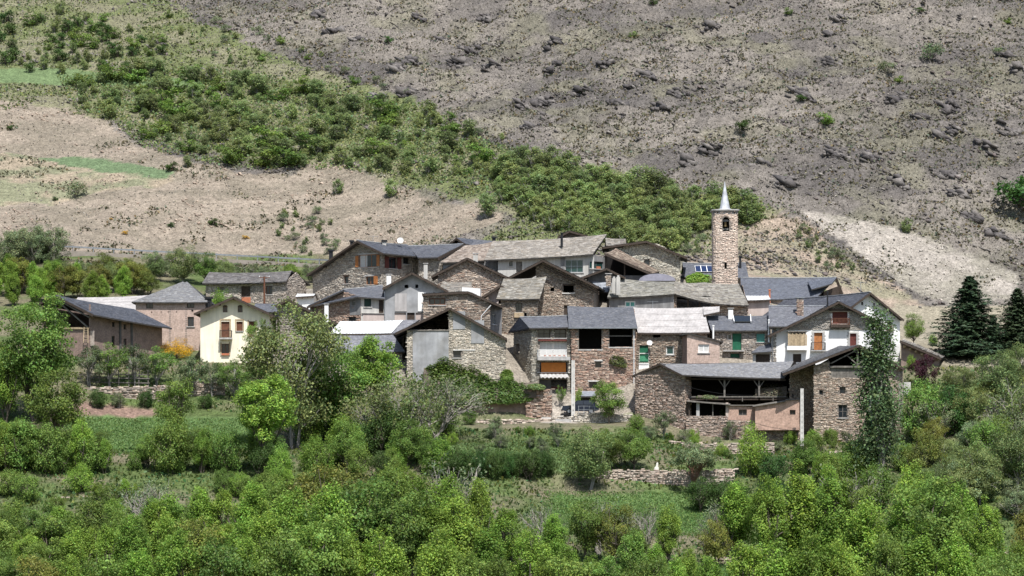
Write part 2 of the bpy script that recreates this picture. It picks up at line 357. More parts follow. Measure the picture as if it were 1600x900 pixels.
def stone_field(O, e, n, L, zlo, topf, ops, pal, parent, sw=.26, sh=.095, name='stonework', dep=.05, tint=1.0):
    zt = max(topf(u) for u in np.linspace(0, L, 25)); rows = []; z = zlo
    A = [[], [], [], []]
    while z < zt:
        h = sh * RNG.uniform(.65, 1.5); k = int(L / sw * 1.6) + 3
        w = sw * RNG.uniform(.4, 1.75, k); x = np.cumsum(w) - RNG.uniform(0, .4)
        x = x[x < L + .2]; a = np.r_[max(-.02, 0 - .02), x[:-1]] if len(x) else np.array([]); b = x
        m = (b > .02) & (b - a > .05); a, b = a[m], np.minimum(b[m], L + .02)
        A[0].append(a); A[1].append(b - .012); A[2].append(np.full(len(a), z)); A[3].append(np.full(len(a), z + h - .012)); z += h
    u0, u1, z0, z1 = [np.concatenate(q) for q in A]; z1 = z1 + RNG.normal(0, .012, len(z1))
    uc = (u0 + u1) / 2; zc = (z0 + z1) / 2
    tops = np.interp(uc, np.linspace(0, L, 60), [topf(u) for u in np.linspace(0, L, 60)])
    keep = z1 < tops + .02
    for (a, b, c, d_) in ops: keep &= ~((u1 > a + .03) & (u0 < b - .03) & (z1 > c + .03) & (z0 < d_ - .03))
    u0, u1, z0, z1 = u0[keep], u1[keep], z0[keep], z1[keep]; N = len(u0)
    if not N: return
    cols = 1.06 * tint * jit_cols(pal, N) * (.82 + .36 * fbm(uc[keep] / 1.3 + O[0], zc[keep] / 1.3 + O[1], 3, 3))[:, None]
    V, Fc, C = boxes_mesh(O, e, n, u0, u1, z0, z1, dep * RNG.uniform(.3, 1.5, N), cols)
    return link_mesh(name, V, Fc, 'stone', parent, 'stuff', None, C)
class Wall:
    def __init__(s, A, B):
        s.A = np.array([*A, 0.0]); s.B = np.array([*B, 0.0]); d = s.B - s.A; s.L = np.linalg.norm(d); s.e = d / s.L
        s.n = np.array([s.e[1], -s.e[0], 0]); s.ops = []
    def uz(s, px, py, out=0):
        d = np.array([(px - 800) / F, 1.0, (HOR - py) / F]); o = s.A + s.n * out; t = (o @ s.n) / (d @ s.n); p = d * t
        return (p - s.A) @ s.e, p[2]
    def pt(s, u, z, out=0): return s.A + s.e * u + s.n * out + UP * z
    def pp(s, px, py, out=0): u, z = s.uz(px, py, out); return s.pt(u, z, out)
    def rect(s, r, out=0):
        a = s.uz(r[0], r[1], out); b = s.uz(r[2], r[3], out); return a[0], b[0], b[1], a[1]     # u0,u1,z0,z1
    def slab(s, mb, u0, u1, z0, z1, d0, d1):
        return mb.box(s.pt((u0 + u1) / 2, (z0 + z1) / 2, (d0 + d1) / 2), s.e * abs(u1 - u0) / 2, s.n * abs(d1 - d0) / 2, UP * abs(z1 - z0) / 2)
class House:
    def __init__(s, name, label, loc, cat='house', group=None): s.root = thing(name, label, cat, loc, group); s.W = []; s.ss = RNG.uniform(.9, 1.35); s.tint = RNG.normal(1, .07) * (1 + RNG.normal(0, .012, 3) + np.array([.015, 0, -.02]))
    def wall(s, A, B, zb, top, ops=(), skin=('brown', 'mortar'), rev=.32, name='wall', th=0, stones=True, sw=.26, sh=.095):
        """top: [(u,z)..]; ops: (px0,py0,px1,py1) holes; skin: (stone palette or None, material)"""
        W = Wall(A, B); L = W.L; tu = [q[0] for q in top]; tz = [q[1] for q in top]; topf = lambda u: float(np.interp(u, tu, tz))
        R = [];
        for r in ops:
            u0, u1, z0, z1 = W.rect(r); R.append((max(u0, .02), min(u1, L - .02), z0, z1))
        us = sorted(set([0, L] + [u for u in tu if 0 < u < L] + [q for r in R for q in r[:2]])); mb = MB(); UV = []
        def face(pts): mb.quad(*[W.pt(*q) for q in pts]); UV.append([(q[0], q[1]) for q in pts])
        for a, b in zip(us[:-1], us[1:]):
            if b - a < 1e-4: continue
            m = (a + b) / 2; z = zb
            for r in sorted([r for r in R if r[0] < m < r[1]], key=lambda r: r[2]):
                if r[2] > z + 1e-4: face([(a, z), (b, z), (b, r[2]), (a, r[2])])
                z = max(z, r[3])
            if min(topf(a), topf(b)) > z - .01 or max(topf(a), topf(b)) > z: face([(a, z), (b, z), (b, max(topf(b), z)), (a, max(topf(a), z))])
        for (u0, u1, z0, z1) in R:
            for q in ([(u0, z0, 0), (u1, z0, 0), (u1, z0, -rev), (u0, z0, -rev)], [(u0, z1, 0), (u0, z1, -rev), (u1, z1, -rev), (u1, z1, 0)],
                      [(u0, z0, 0), (u0, z0, -rev), (u0, z1, -rev), (u0, z1, 0)], [(u1, z0, 0), (u1, z1, 0), (u1, z1, -rev), (u1, z0, -rev)]):
                face(q); UV[-1] = [(p[0] + p[2], p[1]) for p in q]
        o = mb.build(name, skin[1], s.root); uvl = o.data.uv_layers.new(name='UVMap')
        flat = [c for f in UV for c in f]; uvl.data.foreach_set('uv', np.array(flat, np.float32).ravel())
        W.obj = o; W.R = R; W.topf = topf; W.zb = zb; s.W.append(W)
        if skin[0] and stones: stone_field(W.A, W.e, W.n, L, zb + 1.0, topf, R + getattr(s, 'skip', []), skin[0], o, sw * s.ss, sh * s.ss, tint=s.tint)
        return W
    # ---- openings and fittings
    def win(s, W, r, frame='wood_brown', glass='glass', mull=1, sill='concrete', shut=None, shut_open=True, depth=.14, fw=.07, trans=0, lintel=None, curtain=False):
        u0, u1, z0, z1 = W.rect(r); mb = MB(); d0, d1 = -depth - .06, -depth
        W.slab(mb, u0, u0 + fw, z0, z1, d0, d1); W.slab(mb, u1 - fw, u1, z0, z1, d0, d1)
        W.slab(mb, u0 + fw, u1 - fw, z0, z0 + fw, d0, d1 - .003); W.slab(mb, u0 + fw, u1 - fw, z1 - fw, z1, d0, d1 - .003)
        for k in range(mull): uu = u0 + (u1 - u0) * (k + 1) / (mull + 1); W.slab(mb, uu - fw * .4, uu + fw * .4, z0 + fw, z1 - fw, d0, d1 - .006)
        for k in range(trans): zz = z0 + (z1 - z0) * (k + 1) / (trans + 1); W.slab(mb, u0 + fw, u1 - fw, zz - fw * .35, zz + fw * .35, d0, d1 - .009)
        w = mb.build('window', frame, s.root)
        for k in range(mull + 1):
            a = u0 + fw + (u1 - u0 - 2 * fw) * k / (mull + 1); b = u0 + fw + (u1 - u0 - 2 * fw) * (k + 1) / (mull + 1)
            g = MB(); W.slab(g, a + .004, b - .004, z0 + fw, z1 - fw, d0 + .01, d0 + .03); g.build('pane', glass, w)
        if curtain:
            g = MB(); W.slab(g, u0 + fw, u0 + (u1 - u0) * .42, z0 + fw, z1 - fw, d0 + .033, d0 + .045); g.build('curtain', 'curtain', w)
        if sill: g = MB(); W.slab(g, u0 - .12, u1 + .12, z0 - .1, z0 - .004, -depth, .12); g.build('sill', sill, w)
        if lintel: g = MB(); W.slab(g, u0 - .2, u1 + .2, z1 + .003, z1 + .2, -.1, .07); g.build('lintel', lintel, w)
        if shut: s.shutters(W, (u0, u1, z0, z1), shut, shut_open)
    def shutters(s, W, q, m, both=True):
        u0, u1, z0, z1 = q; w = (u1 - u0) / 2
        for sd in ((-1, 1) if both is True else (both,)):
            g = MB(); a, b = (u0 - w, u0 - .01) if sd < 0 else (u1 + .01, u1 + w)
            W.slab(g, a, b, z0, z1, .07, .11)
            for zz in (z0 + .15, z1 - .25): W.slab(g, a + .02, b - .02, zz, zz + .1, .11, .13)
            g.build('shutter', m, s.root)
    def door(s, W, r, m='wood_brown', depth=.16, split=None, frame=None, planks=3):
        u0, u1, z0, z1 = W.rect(r); g = MB(); n = planks; w = (u1 - u0) / n
        for k in range(n): W.slab(g, u0 + k * w + .008, u0 + (k + 1) * w - .008, z0, z1, -depth - .05, -depth)
        W.slab(g, u0, u1, z0 + .004, z1 - .004, -depth - .06, -depth - .012)
        d = g.build('door', m, s.root); h = MB(); W.slab(h, u1 - .16, u1 - .10, z0 + .95, z0 + 1.1, -depth, -depth + .05); h.build('handle', 'metal_dark', d)
        if split: g = MB(); u0, u1, z0, z1 = W.rect(split); W.slab(g, u0, u1, z0, z1, -depth + .01, -depth + .05); g.build('door_panel', 'paint_green_light', d)
        if frame:
            g = MB(); W.slab(g, u0 - .1, u0 - .005, z0, z1, -.1, .03); W.slab(g, u1 + .005, u1 + .1, z0, z1, -.1, .03); W.slab(g, u0 - .1, u1 + .1, z1 + .004, z1 + .12, -.1, .035); g.build('door_frame', frame, d)
    def panel(s, W, r, m, d0=.02, d1=.075, name='plaster_panel'):
        u0, u1, z0, z1 = W.rect(r); g = MB(); W.slab(g, u0, u1, z0, z1, d0, d1); return g.build(name, m, s.root)
    def block(s, W, r, d0, d1, m, name, parent=None):
        u0, u1, z0, z1 = W.rect(r, d1); g = MB(); W.slab(g, u0, u1, z0, z1, d0, d1); return g.build(name, m, parent or s.root)
    def rail(s, W, r, out, m='metal_dark', step=.14, t=.025, sides=True, post=None):
        u0, u1, z0, z1 = W.rect(r, out); g = MB(); W.slab(g, u0, u1, z1 - .05, z1, out - .03, out + .02); W.slab(g, u0, u1, z0, z0 + .04, out - .03, out + .02)
        for u in np.arange(u0, u1, step): W.slab(g, u, u + t, z0 + .04, z1 - .05, out - .02, out + .005)
        if sides:
            for u in (u0, u1 - .04): W.slab(g, u, u + .04, z1 - .045, z1 - .005, 0, out - .031); [W.slab(g, u + .005, u + .03, z0, z1 - .045, k, k + .025) for k in np.arange(.1, out - .05, .16)]
        return g.build('railing', m, s.root)
    def chimney(s, px0, px1, pt, pb, Y, m='plaster_white', cap='concrete', kind='slab', pal=None):
        w = (px1 - px0) * Y / F; x = X_((px0 + px1) / 2, Y); zt = (HOR - pt) * Y / F; zb = (HOR - pb) * Y / F - .5
        g = MB(); g.box(np.array([x, Y + w / 2, (zt - .22 + zb) / 2]), np.array([w / 2, 0, 0]), np.array([0, w / 2, 0]), UP * (zt - .22 - zb) / 2)
        c = g.build('chimney', m, s.root)
        if pal:
            Wc = Wall((x - w / 2, Y), (x + w / 2, Y)); stone_field(Wc.A, Wc.e, Wc.n, w, zb, lambda u: zt - .23, [], pal, c, .28, .1, dep=.03)
        g = MB()
        if kind == 'slab':
            for i in (-1, 1):
                for j in (-1, 1): g.box(np.array([x + i * w * .36, Y + w / 2 + j * w * .36, zt - .15]), np.array([w * .1, 0, 0]), np.array([0, w * .1, 0]), UP * .07)
            g.box(np.array([x, Y + w / 2, zt - .04]), np.array([w * .68, 0, 0]), np.array([0, w * .68, 0]), UP * .04)
        elif kind == 'pot':
            g.tube([[x, Y + w / 2, zt - .25], [x, Y + w / 2, zt]], [w * .34, w * .3], 8)
        elif kind == 'cowl':
            g.box(np.array([x, Y + w / 2, zt - .1]), np.array([w * .75, 0, 0]), np.array([0, w * .75, 0]), UP * .12)
        g.build('chimney_cap', cap, c); return c
    def flue(s, px, pt, pb, Y, r=.09, m='metal_grey'):
        x = X_(px, Y); zt = (HOR - pt) * Y / F; zb = (HOR - pb) * Y / F
        g = MB(); g.tube([[x, Y, zb - .3], [x, Y, zt - .15]], r, 8); c = g.build('flue', m, s.root, smooth=False)
        g = MB(); g.tube([[x, Y, zt - .14], [x, Y, zt - .02], [x, Y, zt]], [r * 1.5, r * 1.4, r * .3], 8); g.build('cowl', m, c)
    # ---- roofs
    def roof(s, E0, E1, R1, R0, kind='slate', th=.14, cap=None, name='roof', verge=None):
        E0, E1, R1, R0 = [np.asarray(q, float) for q in (E0, E1, R1, R0)]
        g = MB(); k = 7; sg = {'slab': .2, 'fibre': .1}.get(kind, .09) * min(1.0, np.linalg.norm(E1 - E0) / 8); sag = lambda a, t: -sg * 4 * a * (1 - a) * (.5 + .5 * t); bl = lambda a, t: (E0 * (1 - a) + E1 * a) * (1 - t) + (R0 * (1 - a) + R1 * a) * t + UP * sag(a, t)
        tp = [bl(i / k, j / k) - UP * .012 for j in range(k + 1) for i in range(k + 1)]; n1 = k + 1; m1 = n1 * n1
        rim = [i for i in range(k)] + [k + n1 * j for j in range(k)] + [m1 - 1 - i for i in range(k)] + [n1 * (k - j) for j in range(k)]
        g.add(tp + [q - UP * th for q in tp], [(j * n1 + i, j * n1 + i + 1, (j + 1) * n1 + i + 1, (j + 1) * n1 + i) for j in range(k) for i in range(k)] + [(m1 + j * n1 + i, m1 + (j + 1) * n1 + i, m1 + (j + 1) * n1 + i + 1, m1 + j * n1 + i + 1) for j in range(k) for i in range(k)] + [(rim[i], m1 + rim[i], m1 + rim[(i + 1) % len(rim)], rim[(i + 1) % len(rim)]) for i in range(len(rim))])
        base = {'slate': 'roofbase', 'slab': 'roofbase', 'fibre': 'wood_dark', 'metal': 'wood_dark'}[kind]
        o = g.build(name, base, s.root)
        nrm = unit(np.cross(E1 - E0, R0 - E0)); nrm = nrm if nrm[2] > 0 else -nrm
        Lw = (np.linalg.norm(E1 - E0) + np.linalg.norm(R1 - R0)) / 2; Ls = (np.linalg.norm(R0 - E0) + np.linalg.norm(R1 - E1)) / 2
        def pp(a, t): return ((1 - a) * (1 - t))[..., None] * E0 + (a * (1 - t))[..., None] * E1 + (a * t)[..., None] * R1 + ((1 - a) * t)[..., None] * R0 + sag(a, t)[..., None] * UP
        if kind in ('fibre', 'metal'):
            pitch = .177 if kind == 'fibre' else .4; nu = max(8, int(Lw / pitch) * (4 if kind == 'fibre' else 5)); nr = max(2, int(Ls / 1.4)); V = []; Fc = []
            for r in range(nr):
                t0, t1 = r / nr, min(1, (r + 1.0) / nr); a = np.linspace(0, 1, nu + 1); hh = (np.sin(a * Lw / pitch * 2 * math.pi) * .5 + .5) * (.055 if kind == 'fibre' else 0) if kind == 'fibre' else np.where((np.arange(nu + 1) % 5) == 0, .045, 0.0)
                lo = pp(a, np.full(nu + 1, t0)) + nrm * (hh + .045)[:, None]; hi = pp(a, np.full(nu + 1, t1)) + nrm * (hh + .012)[:, None]; lo2 = pp(a, np.full(nu + 1, t0)) + nrm * .003
                b = len(V) * 0 + sum(len(v) for v in V); V += [lo, hi, lo2]; n = nu + 1
                Fc += [(b + i, b + i + 1, b + n + i + 1, b + n + i) for i in range(nu)] + [(b + 2 * n + i, b + 2 * n + i + 1, b + i + 1, b + i) for i in range(nu)]
            link_mesh('roof_sheet', np.concatenate(V), Fc, 'fibre_cement' if kind == 'fibre' else 'metal_roof', o)
        else:
            row, sw, hh = (.21, .30, .018) if kind == 'slate' else (.27, .44, .055); nr = max(2, int(Ls / row)); S0 = []; S1 = []; T0 = []; T1 = []
            for r in range(nr):
                w = sw * (RNG.uniform(.8, 1.2, int(Lw / sw * 1.5) + 3) if kind == 'slate' else RNG.uniform(.45, 1.7, int(Lw / sw * 2) + 3)) / Lw
                x = np.cumsum(w) - RNG.uniform(0, .6) * sw / Lw; x = x[x < 1]; a = np.r_[0, x]; b = np.r_[x, 1]; m = (b > .001) & (b - a > .004); a, b = a[m].clip(0, 1), b[m].clip(0, 1)
                S0.append(a); S1.append(b - .006 / Lw); k = len(a); jt = (.05 if kind == 'slate' else .25)
                T0.append((r - RNG.uniform(0, jt, k)) / nr); T1.append(np.full(k, (r + 1.05) / nr).clip(0, 1))
            S0, S1, T0, T1 = [np.concatenate(q) for q in (S0, S1, T0, T1)]; N = len(S0); h = hh * RNG.uniform(.5, 1.6, N)[:, None] + .008
            tilt = RNG.normal(0, .006 if kind == 'slate' else .014, (N, 1))
            va, vb, vc, vd = pp(S0, T0) + nrm * (h + tilt), pp(S1, T0) + nrm * (h - tilt), pp(S1, T1) + nrm * .006, pp(S0, T1) + nrm * .006
            ve, vf = pp(S0, T0) + nrm * .001, pp(S1, T0) + nrm * .001
            V = np.stack([va, vb, vc, vd, ve, vf], 1).reshape(-1, 3); q = np.array([[0, 1, 2, 3], [4, 5, 1, 0], [4, 0, 3, 3], [5, 2, 1, 1]])
            Fq = (np.arange(N)[:, None, None] * 6 + q[None, :2]).reshape(-1, 4)
            pal = s.__dict__.get('spal') or {'slate': [(.07, .075, .09), (.084, .088, .1), (.062, .066, .08), (.095, .097, .108)], 'slab': [(.25, .235, .21), (.19, .18, .165), (.31, .29, .255), (.22, .20, .17), (.27, .265, .24)]}[kind]
            c = jit_cols(pal, N, .10 if kind == 'slate' else .11) * ([1, 1, 1] if kind == 'slate' else [.85, .82, .80]); mid = pp((S0 + S1) / 2, (T0 + T1) / 2)
            c = c * (.85 + .3 * fbm(mid[:, 0] / 1.7, mid[:, 1] / 1.7 + mid[:, 2], 4, 13))[:, None]
            link_mesh('roof_slates' if kind == 'slate' else 'roof_slabs', V, Fq, kind, o, 'stuff', None, np.repeat(c, 6, 0))
        if cap: g = MB(); [g.bar(bl(i / 6, 1) + nrm * .06, bl((i + 1) / 6, 1) + nrm * .06, .26, .07) for i in range(6)]; g.build('ridge_cap', cap, o)
        return o
    def barge(s, pts, m='wood_dark', w=.06, h=.24, drop=.16):
        for a, b in zip(pts[:-1], pts[1:]):
            g = MB(); g.bar(np.asarray(a) - UP * drop, np.asarray(b) - UP * drop, w, h); g.build('bargeboard', m, s.root)
    def rafters(s, E0, E1, n_in, slope, m='wood_dark', step=.7, L=.7):
        """rafter tails under an eave; n_in points up-slope into the house"""
        d = np.linalg.norm(E1 - E0)
        for t in np.arange(.15, d, step):
            p = E0 + (E1 - E0) * t / d; g = MB(); g.bar(p - UP * .2 + n_in * .05, p - UP * .2 + n_in * L + UP * slope * (L - .05), .09, .12); g.build('rafter', m, s.root)
def gable(name, label, A, B, base, VL, VA, VR, depth, kind='slate', skin=('brown', 'mortar'), ops=(), oh=.9, th=.14, drop=0, cat='house', cap=None, left=None, right=None, sides=(None, None), stones=True, barge='wood_dark', rafters=True, wtop=None, spal=None, purl=True):
    """house whose gable faces us. A, B: (px, Y) of the front corners; VL, VA, VR: verge ends and apex (px, py)"""
    a = (X_(*A), A[1]); b = (X_(*B), B[1]); W0 = Wall(a, b); zb = W0.uz((A[0] + B[0]) / 2, base)[1]
    H = House(name, label, (*W0.pt(W0.L / 2, 0)[:2], zb), cat); H.spal = spal
    vl, va, vr = [W0.pp(*q, oh) for q in (VL, VA, VR)]; zb2 = zb - 2.0
    ul, uA, ur = [(q - W0.A) @ W0.e for q in (vl, va, vr)]; tf = lambda u: float(np.interp(u, [ul, uA, ur], [vl[2], va[2], vr[2]])) - th - .02
    back = -W0.n * (depth + oh + .4) - UP * drop
    top = [(0, tf(0)), (uA, tf(uA)), (W0.L, tf(W0.L))] if wtop is None else wtop(W0, tf)
    H.Wf = H.wall(a, b, zb2, top, ops, skin, stones=stones)
    bk = lambda u: W0.pt(u, 0, -depth)[:2]
    dz = drop * depth / (depth + oh + .4)
    sl = sides[0] or {}; sr = sides[1] or {}
    H.Wl = H.wall(bk(0), a, zb2, [(0, tf(0) - dz), (depth, tf(0))], sl.get('ops', ()), sl.get('skin', (None, skin[1])))
    H.Wr = H.wall(b, bk(W0.L), zb2, [(0, tf(W0.L)), (depth, tf(W0.L) - dz)], sr.get('ops', ()), sr.get('skin', (None, skin[1])))
    H.wall(bk(W0.L), bk(0), zb2, [(0, tf(W0.L) - dz), (W0.L - uA, tf(uA) - dz), (W0.L, tf(0) - dz)], (), (None, skin[1]))
    H.roof(vl, vl + back, va + back, va, kind, th, cap if cap else None); H.roof(vr + back, vr, va, va + back, kind, th)
    if barge: H.barge([vl + W0.n * .03, va + W0.n * .03, vr + W0.n * .03], barge)
    if purl and rafters:
        for t in (.04, .35, .7):
            for q in (vl, vr):
                p = va * (1 - t) + q * t if t > .04 else va; g = MB(); g.bar(p - UP * (th + .12) - W0.n * .02, p - UP * (th + .12) - W0.n * (oh + .1), .13, .16); g.build('purlin', 'wood_dark', H.root)
                if t == .04: break
    H.v = (vl, va, vr, back); return H
def eaves(name, label, A, B, base, EL, ER, ridge, hd, kind='slate', skin=('brown', 'mortar'), ops=(), oh=.5, th=.14, cat='house', cap=None, rpx=None, sides=(None, None), stones=True, back=True, rafters=True, spal=None, group=None, walls=True):
    """house whose eave faces us. EL, ER: eave ends (px, py); ridge: py of the ridge (or two), hd: depth to the ridge; rpx: px of the ridge ends"""
    a = (X_(*A), A[1]); b = (X_(*B), B[1]); W0 = Wall(a, b); zb = W0.uz((A[0] + B[0]) / 2, base)[1]
    H = House(name, label, (*W0.pt(W0.L / 2, 0)[:2], zb), cat, group); H.spal = spal; zb2 = zb - 2.0
    e0, e1 = W0.pp(*EL, oh), W0.pp(*ER, oh); rd = ridge if isinstance(ridge, tuple) else (ridge, ridge)
    if rpx: r0, r1 = W0.pp(rpx[0], rd[0], -hd), W0.pp(rpx[1], rd[1], -hd)
    else:
        r0, r1 = e0 - W0.n * (hd + oh), e1 - W0.n * (hd + oh); r0[2] = (HOR - rd[0]) * r0[1] / F; r1[2] = (HOR - rd[1]) * r1[1] / F
    ue = [(e0 - W0.A) @ W0.e, (e1 - W0.A) @ W0.e]; k = oh / (hd + oh)
    tz = lambda u: float(np.interp(u, ue, [e0[2] + (r0[2] - e0[2]) * k, e1[2] + (r1[2] - e1[2]) * k])) - th - .02
    rz = lambda u: float(np.interp(u, ue, [r0[2], r1[2]])) - th - .02
    if walls:
        H.Wf = H.wall(a, b, zb2, [(0, tz(0)), (W0.L, tz(W0.L))], ops, skin, stones=stones)
        bk = lambda u: W0.pt(u, 0, -2 * hd)[:2]; sl = sides[0] or {}; sr = sides[1] or {}
        H.Wl = H.wall(bk(0), a, zb2, [(0, tz(0)), (hd, rz(0)), (2 * hd, tz(0))], sl.get('ops', ()), sl.get('skin', (None, skin[1])))
        H.Wr = H.wall(b, bk(W0.L), zb2, [(0, tz(W0.L)), (hd, rz(W0.L)), (2 * hd, tz(W0.L))], sr.get('ops', ()), sr.get('skin', (None, skin[1])))
        H.wall(bk(W0.L), bk(0), zb2, [(0, tz(W0.L)), (W0.L, tz(0))], (), (None, skin[1]))
    H.roof(e0, e1, r1, r0, kind, th, cap)
    if back:
        f = -W0.n * 2 * (hd + oh); q0, q1 = e0 + f + (r0 - e0 + W0.n * (hd + oh)) * [2, 2, 0] * 0, e1 + f
        H.roof(q1, q0, r0, r1, kind, th)
    if rafters: H.rafters(e0, e1, -W0.n, (r0[2] - e0[2]) / (hd + oh))
    H.e = (e0, e1, r0, r1); return H
def beam(H, a, b, w, m='wood_grey', name='beam', h=None):
    g = MB(); g.bar(a, b, w, h); return g.build(name, m, H.root)
# ================================================================== the village, left to right
SW = lambda s: (s, 'mortar')
# ---- open hay barn at the far left
H = gable('hay_barn', 'brick hay barn with open timber gable and slate roof at the far left', (66, 348.5), (141, 344), 556, (60, 474), (85, 460.5), (146, 491.5), 12.6, 'slate', (None, 'brick_old'),
  ops=[(70, 478, 139, 512)], drop=1.15, cat='barn', oh=.8, sides=(None, dict(skin=(None, 'brick_old'), ops=[(175, 503, 179.5, 511), (193, 506.5, 197.5, 515), (174.5, 525, 179.5, 542), (193, 529, 198, 545)])),
  wtop=lambda W, tf: [(0, W.uz(70, 513.5)[1]), (W.uz(139, 512)[0], W.uz(70, 513.5)[1]), (W.uz(139.2, 512)[0], tf(W.uz(139.2, 512)[0])), (W.L, tf(W.L))])
W = H.Wf
beam(H, W.pp(87, 466, .1), W.pp(87, 512, .1), .2, name='king_post'); beam(H, W.pp(91, 471, .12), W.pp(137, 511, .12), .16, name='brace'); beam(H, W.pp(84, 471, .12), W.pp(66, 500, .12), .16, name='brace')
beam(H, W.pp(68, 512.8, .05), W.pp(140, 512.8, .05), .22, 'wood_pale', 'tie_beam'); beam(H, W.pp(90, 468, .5), W.pp(140, 496, .5), .14, name='rafter')
H.block(W, (141, 517, 147, 540), 0, .04, 'brick_salmon', 'brick_pier')
for x0 in (186, 204): u0, u1, z0, z1 = H.Wr.rect((x0, 500, x0 + 2, 545)); g = MB(); H.Wr.slab(g, u0, u0 + .3, H.Wr.zb, H.Wr.topf(u0) - .05, 0, .12); g.build('pilaster', 'plaster_dark', H.root)
for r in [(175, 503, 179.5, 511), (193, 506.5, 197.5, 515), (174.5, 525, 179.5, 542), (193, 529, 198, 545)]: H.win(H.Wr, r, 'wood_dark', mull=0, sill=None)
lad = thing('ladder', 'pale wooden ladder leaning in the open hay barn', 'ladder', W.pp(134, 536, .5)); a0, a1, b0, b1 = W.pp(130.5, 536, .7), W.pp(131.5, 511, .25), W.pp(137.5, 536, .7), W.pp(137.5, 511, .25)
for a, b in ((a0, a1), (b0, b1)): g = MB(); g.bar(a, b, .07); g.build('side_rail', 'wood_pale', lad)
for k in range(7): t = (k + .5) / 7; g = MB(); g.bar(a0 * (1 - t) + a1 * t, b0 * (1 - t) + b1 * t, .04); g.build('rung', 'wood_pale', lad)
# ---- corrugated shed behind it
H = eaves('corrugated_shed', 'open shed with pale corrugated roof behind the brick hay barn', (112, 372), (222, 372), 512, (108, 487), (224, 484.5), (465, 461.5), 7, 'fibre', (None, 'plaster_dark'), ops=[(170, 489, 215, 508)], cat='shed', back=False)
for x in (182, 200): beam(H, H.Wf.pp(x, 489, .05), H.Wf.pp(x, 508, .05), .16, 'wood_dark', 'post')
# ---- brick house with hipped roof
a, b = (X_(212, 362), 362), (X_(321, 362), 362); W0 = Wall(a, b); zb = W0.uz(260, 546)[1]
H = House('brick_house', 'tall pink brick house with hipped slate roof beside the broom bush', (*W0.pt(W0.L / 2, 0)[:2], zb)); ops = [(228.5, 473.5, 239, 482), (292, 472.5, 303.5, 481), (229, 497, 239, 511.5), (293, 495, 303, 510), (229, 534.5, 241.5, 543), (236, 487, 238, 489), (299, 484, 302, 487), (251, 486.5, 252.5, 488.5), (262, 486.5, 263.5, 488.5), (275, 486.5, 276.5, 488.5)]
zt = W0.uz(260, 472)[1]; D = 8.7; W = H.wall(a, b, zb - 2, [(0, zt), (W0.L, zt)], ops, (None, 'brick_pink'))
bk = lambda u: W0.pt(u, 0, -D)[:2]
H.wall(bk(0), a, zb - 2, [(0, zt), (D, zt)], (), (None, 'brick_pink')); H.wall(b, bk(W0.L), zb - 2, [(0, zt), (D, zt)], (), (None, 'brick_pink')); H.wall(bk(W0.L), bk(0), zb - 2, [(0, zt), (W0.L, zt)], (), (None, 'brick_pink'))
o_ = .45; c = [W0.pt(-o_, zt, o_), W0.pt(W0.L + o_, zt, o_), W0.pt(W0.L + o_, zt, -D - o_), W0.pt(-o_, zt, -D - o_)]; ap = W0.pt(W0.L * .62, 0, -D / 2); ap[2] = (HOR - 440) * ap[1] / F; ap2 = ap + W0.e * .5
H.spal = [(.15, .15, .155), (.125, .125, .13), (.18, .178, .175), (.14, .135, .13)]
H.roof(c[0], c[1], ap2, ap, 'slate'); H.roof(c[1], c[2], ap2, ap2 + .001, 'slate'); H.roof(c[2], c[3], ap, ap2, 'slate'); H.roof(c[3], c[0], ap, ap + .001, 'slate')
for r in ops[:2] + ops[4:5]: H.win(W, r, 'wood_dark', mull=1, sill=None, depth=.22)
H.win(W, ops[2], 'wood_grey', curtain=True); H.win(W, ops[3], 'wood_dark'); H.chimney(322, 330, 464, 474, 362, 'metal_dark', 'metal_dark', 'cowl')
for x in (265.5, 291): # tooth marks of left-out bricks
    for k in range(22): u, z = W.uz(x, 480 + k * 2.9); g = MB(); W.slab(g, u - .12, u + .12, z - .03, z + .03, -.02, .035); g.build('brick', 'brick_old', H.root)
# ---- yellow house
H = gable('yellow_house', 'cream yellow house with balcony door and arched attic windows', (313, 352), (421, 352), 566, (303, 489.5), (364.5, 463.3), (430, 493), 10, 'slate', (None, 'plaster_yellow'),
  ops=[(348, 479, 355.5, 488), (371.5, 479, 379, 488), (345.5, 502.5, 358.5, 527), (369.5, 502.5, 379, 517), (389, 502, 399, 527), (346, 537, 358, 554)], oh=1.0, barge='wood_dark')
W = H.Wf
for x0, x1 in ((348, 355.5), (371.5, 379)):
    H.win(W, (x0, 479, x1, 488), 'wood_brown', mull=1, sill=None); u0, u1, z0, z1 = W.rect((x0, 479, x1, 488)); g = MB(); m_ = (u0 + u1) / 2; R_ = (u1 - u0) / 2
    pts = [(m_ + R_ * math.cos(t), z1 + .6 * R_ * math.sin(t)) for t in np.linspace(0, math.pi, 9)]
    g.add([W.pt(*p, .012) for p in pts], [tuple(range(9))]); g.build('arch_head', 'wood_dark', H.root)
H.door(W, (345.5, 502.5, 358.5, 527), 'wood_brown'); H.win(W, (369.5, 502.5, 379, 517), 'wood_brown', glass='wood_brown'); H.door(W, (389, 502, 399, 527), 'wood_brown'); H.win(W, (346, 537, 358, 554), 'wood_brown')
for r in ((343.2, 501, 345.3, 527), (358.7, 501, 360.8, 527), (343.2, 498.3, 360.8, 500.8), (367.4, 501, 369.3, 517.5), (379.2, 501, 381.2, 517.5), (367.4, 498.6, 381.2, 500.8), (344, 535, 345.8, 554), (358.2, 535, 360, 554), (386.8, 500, 388.8, 527), (399.2, 500, 401, 527)):
    H.panel(W, r, 'wood_pale', .005, .04, 'surround')
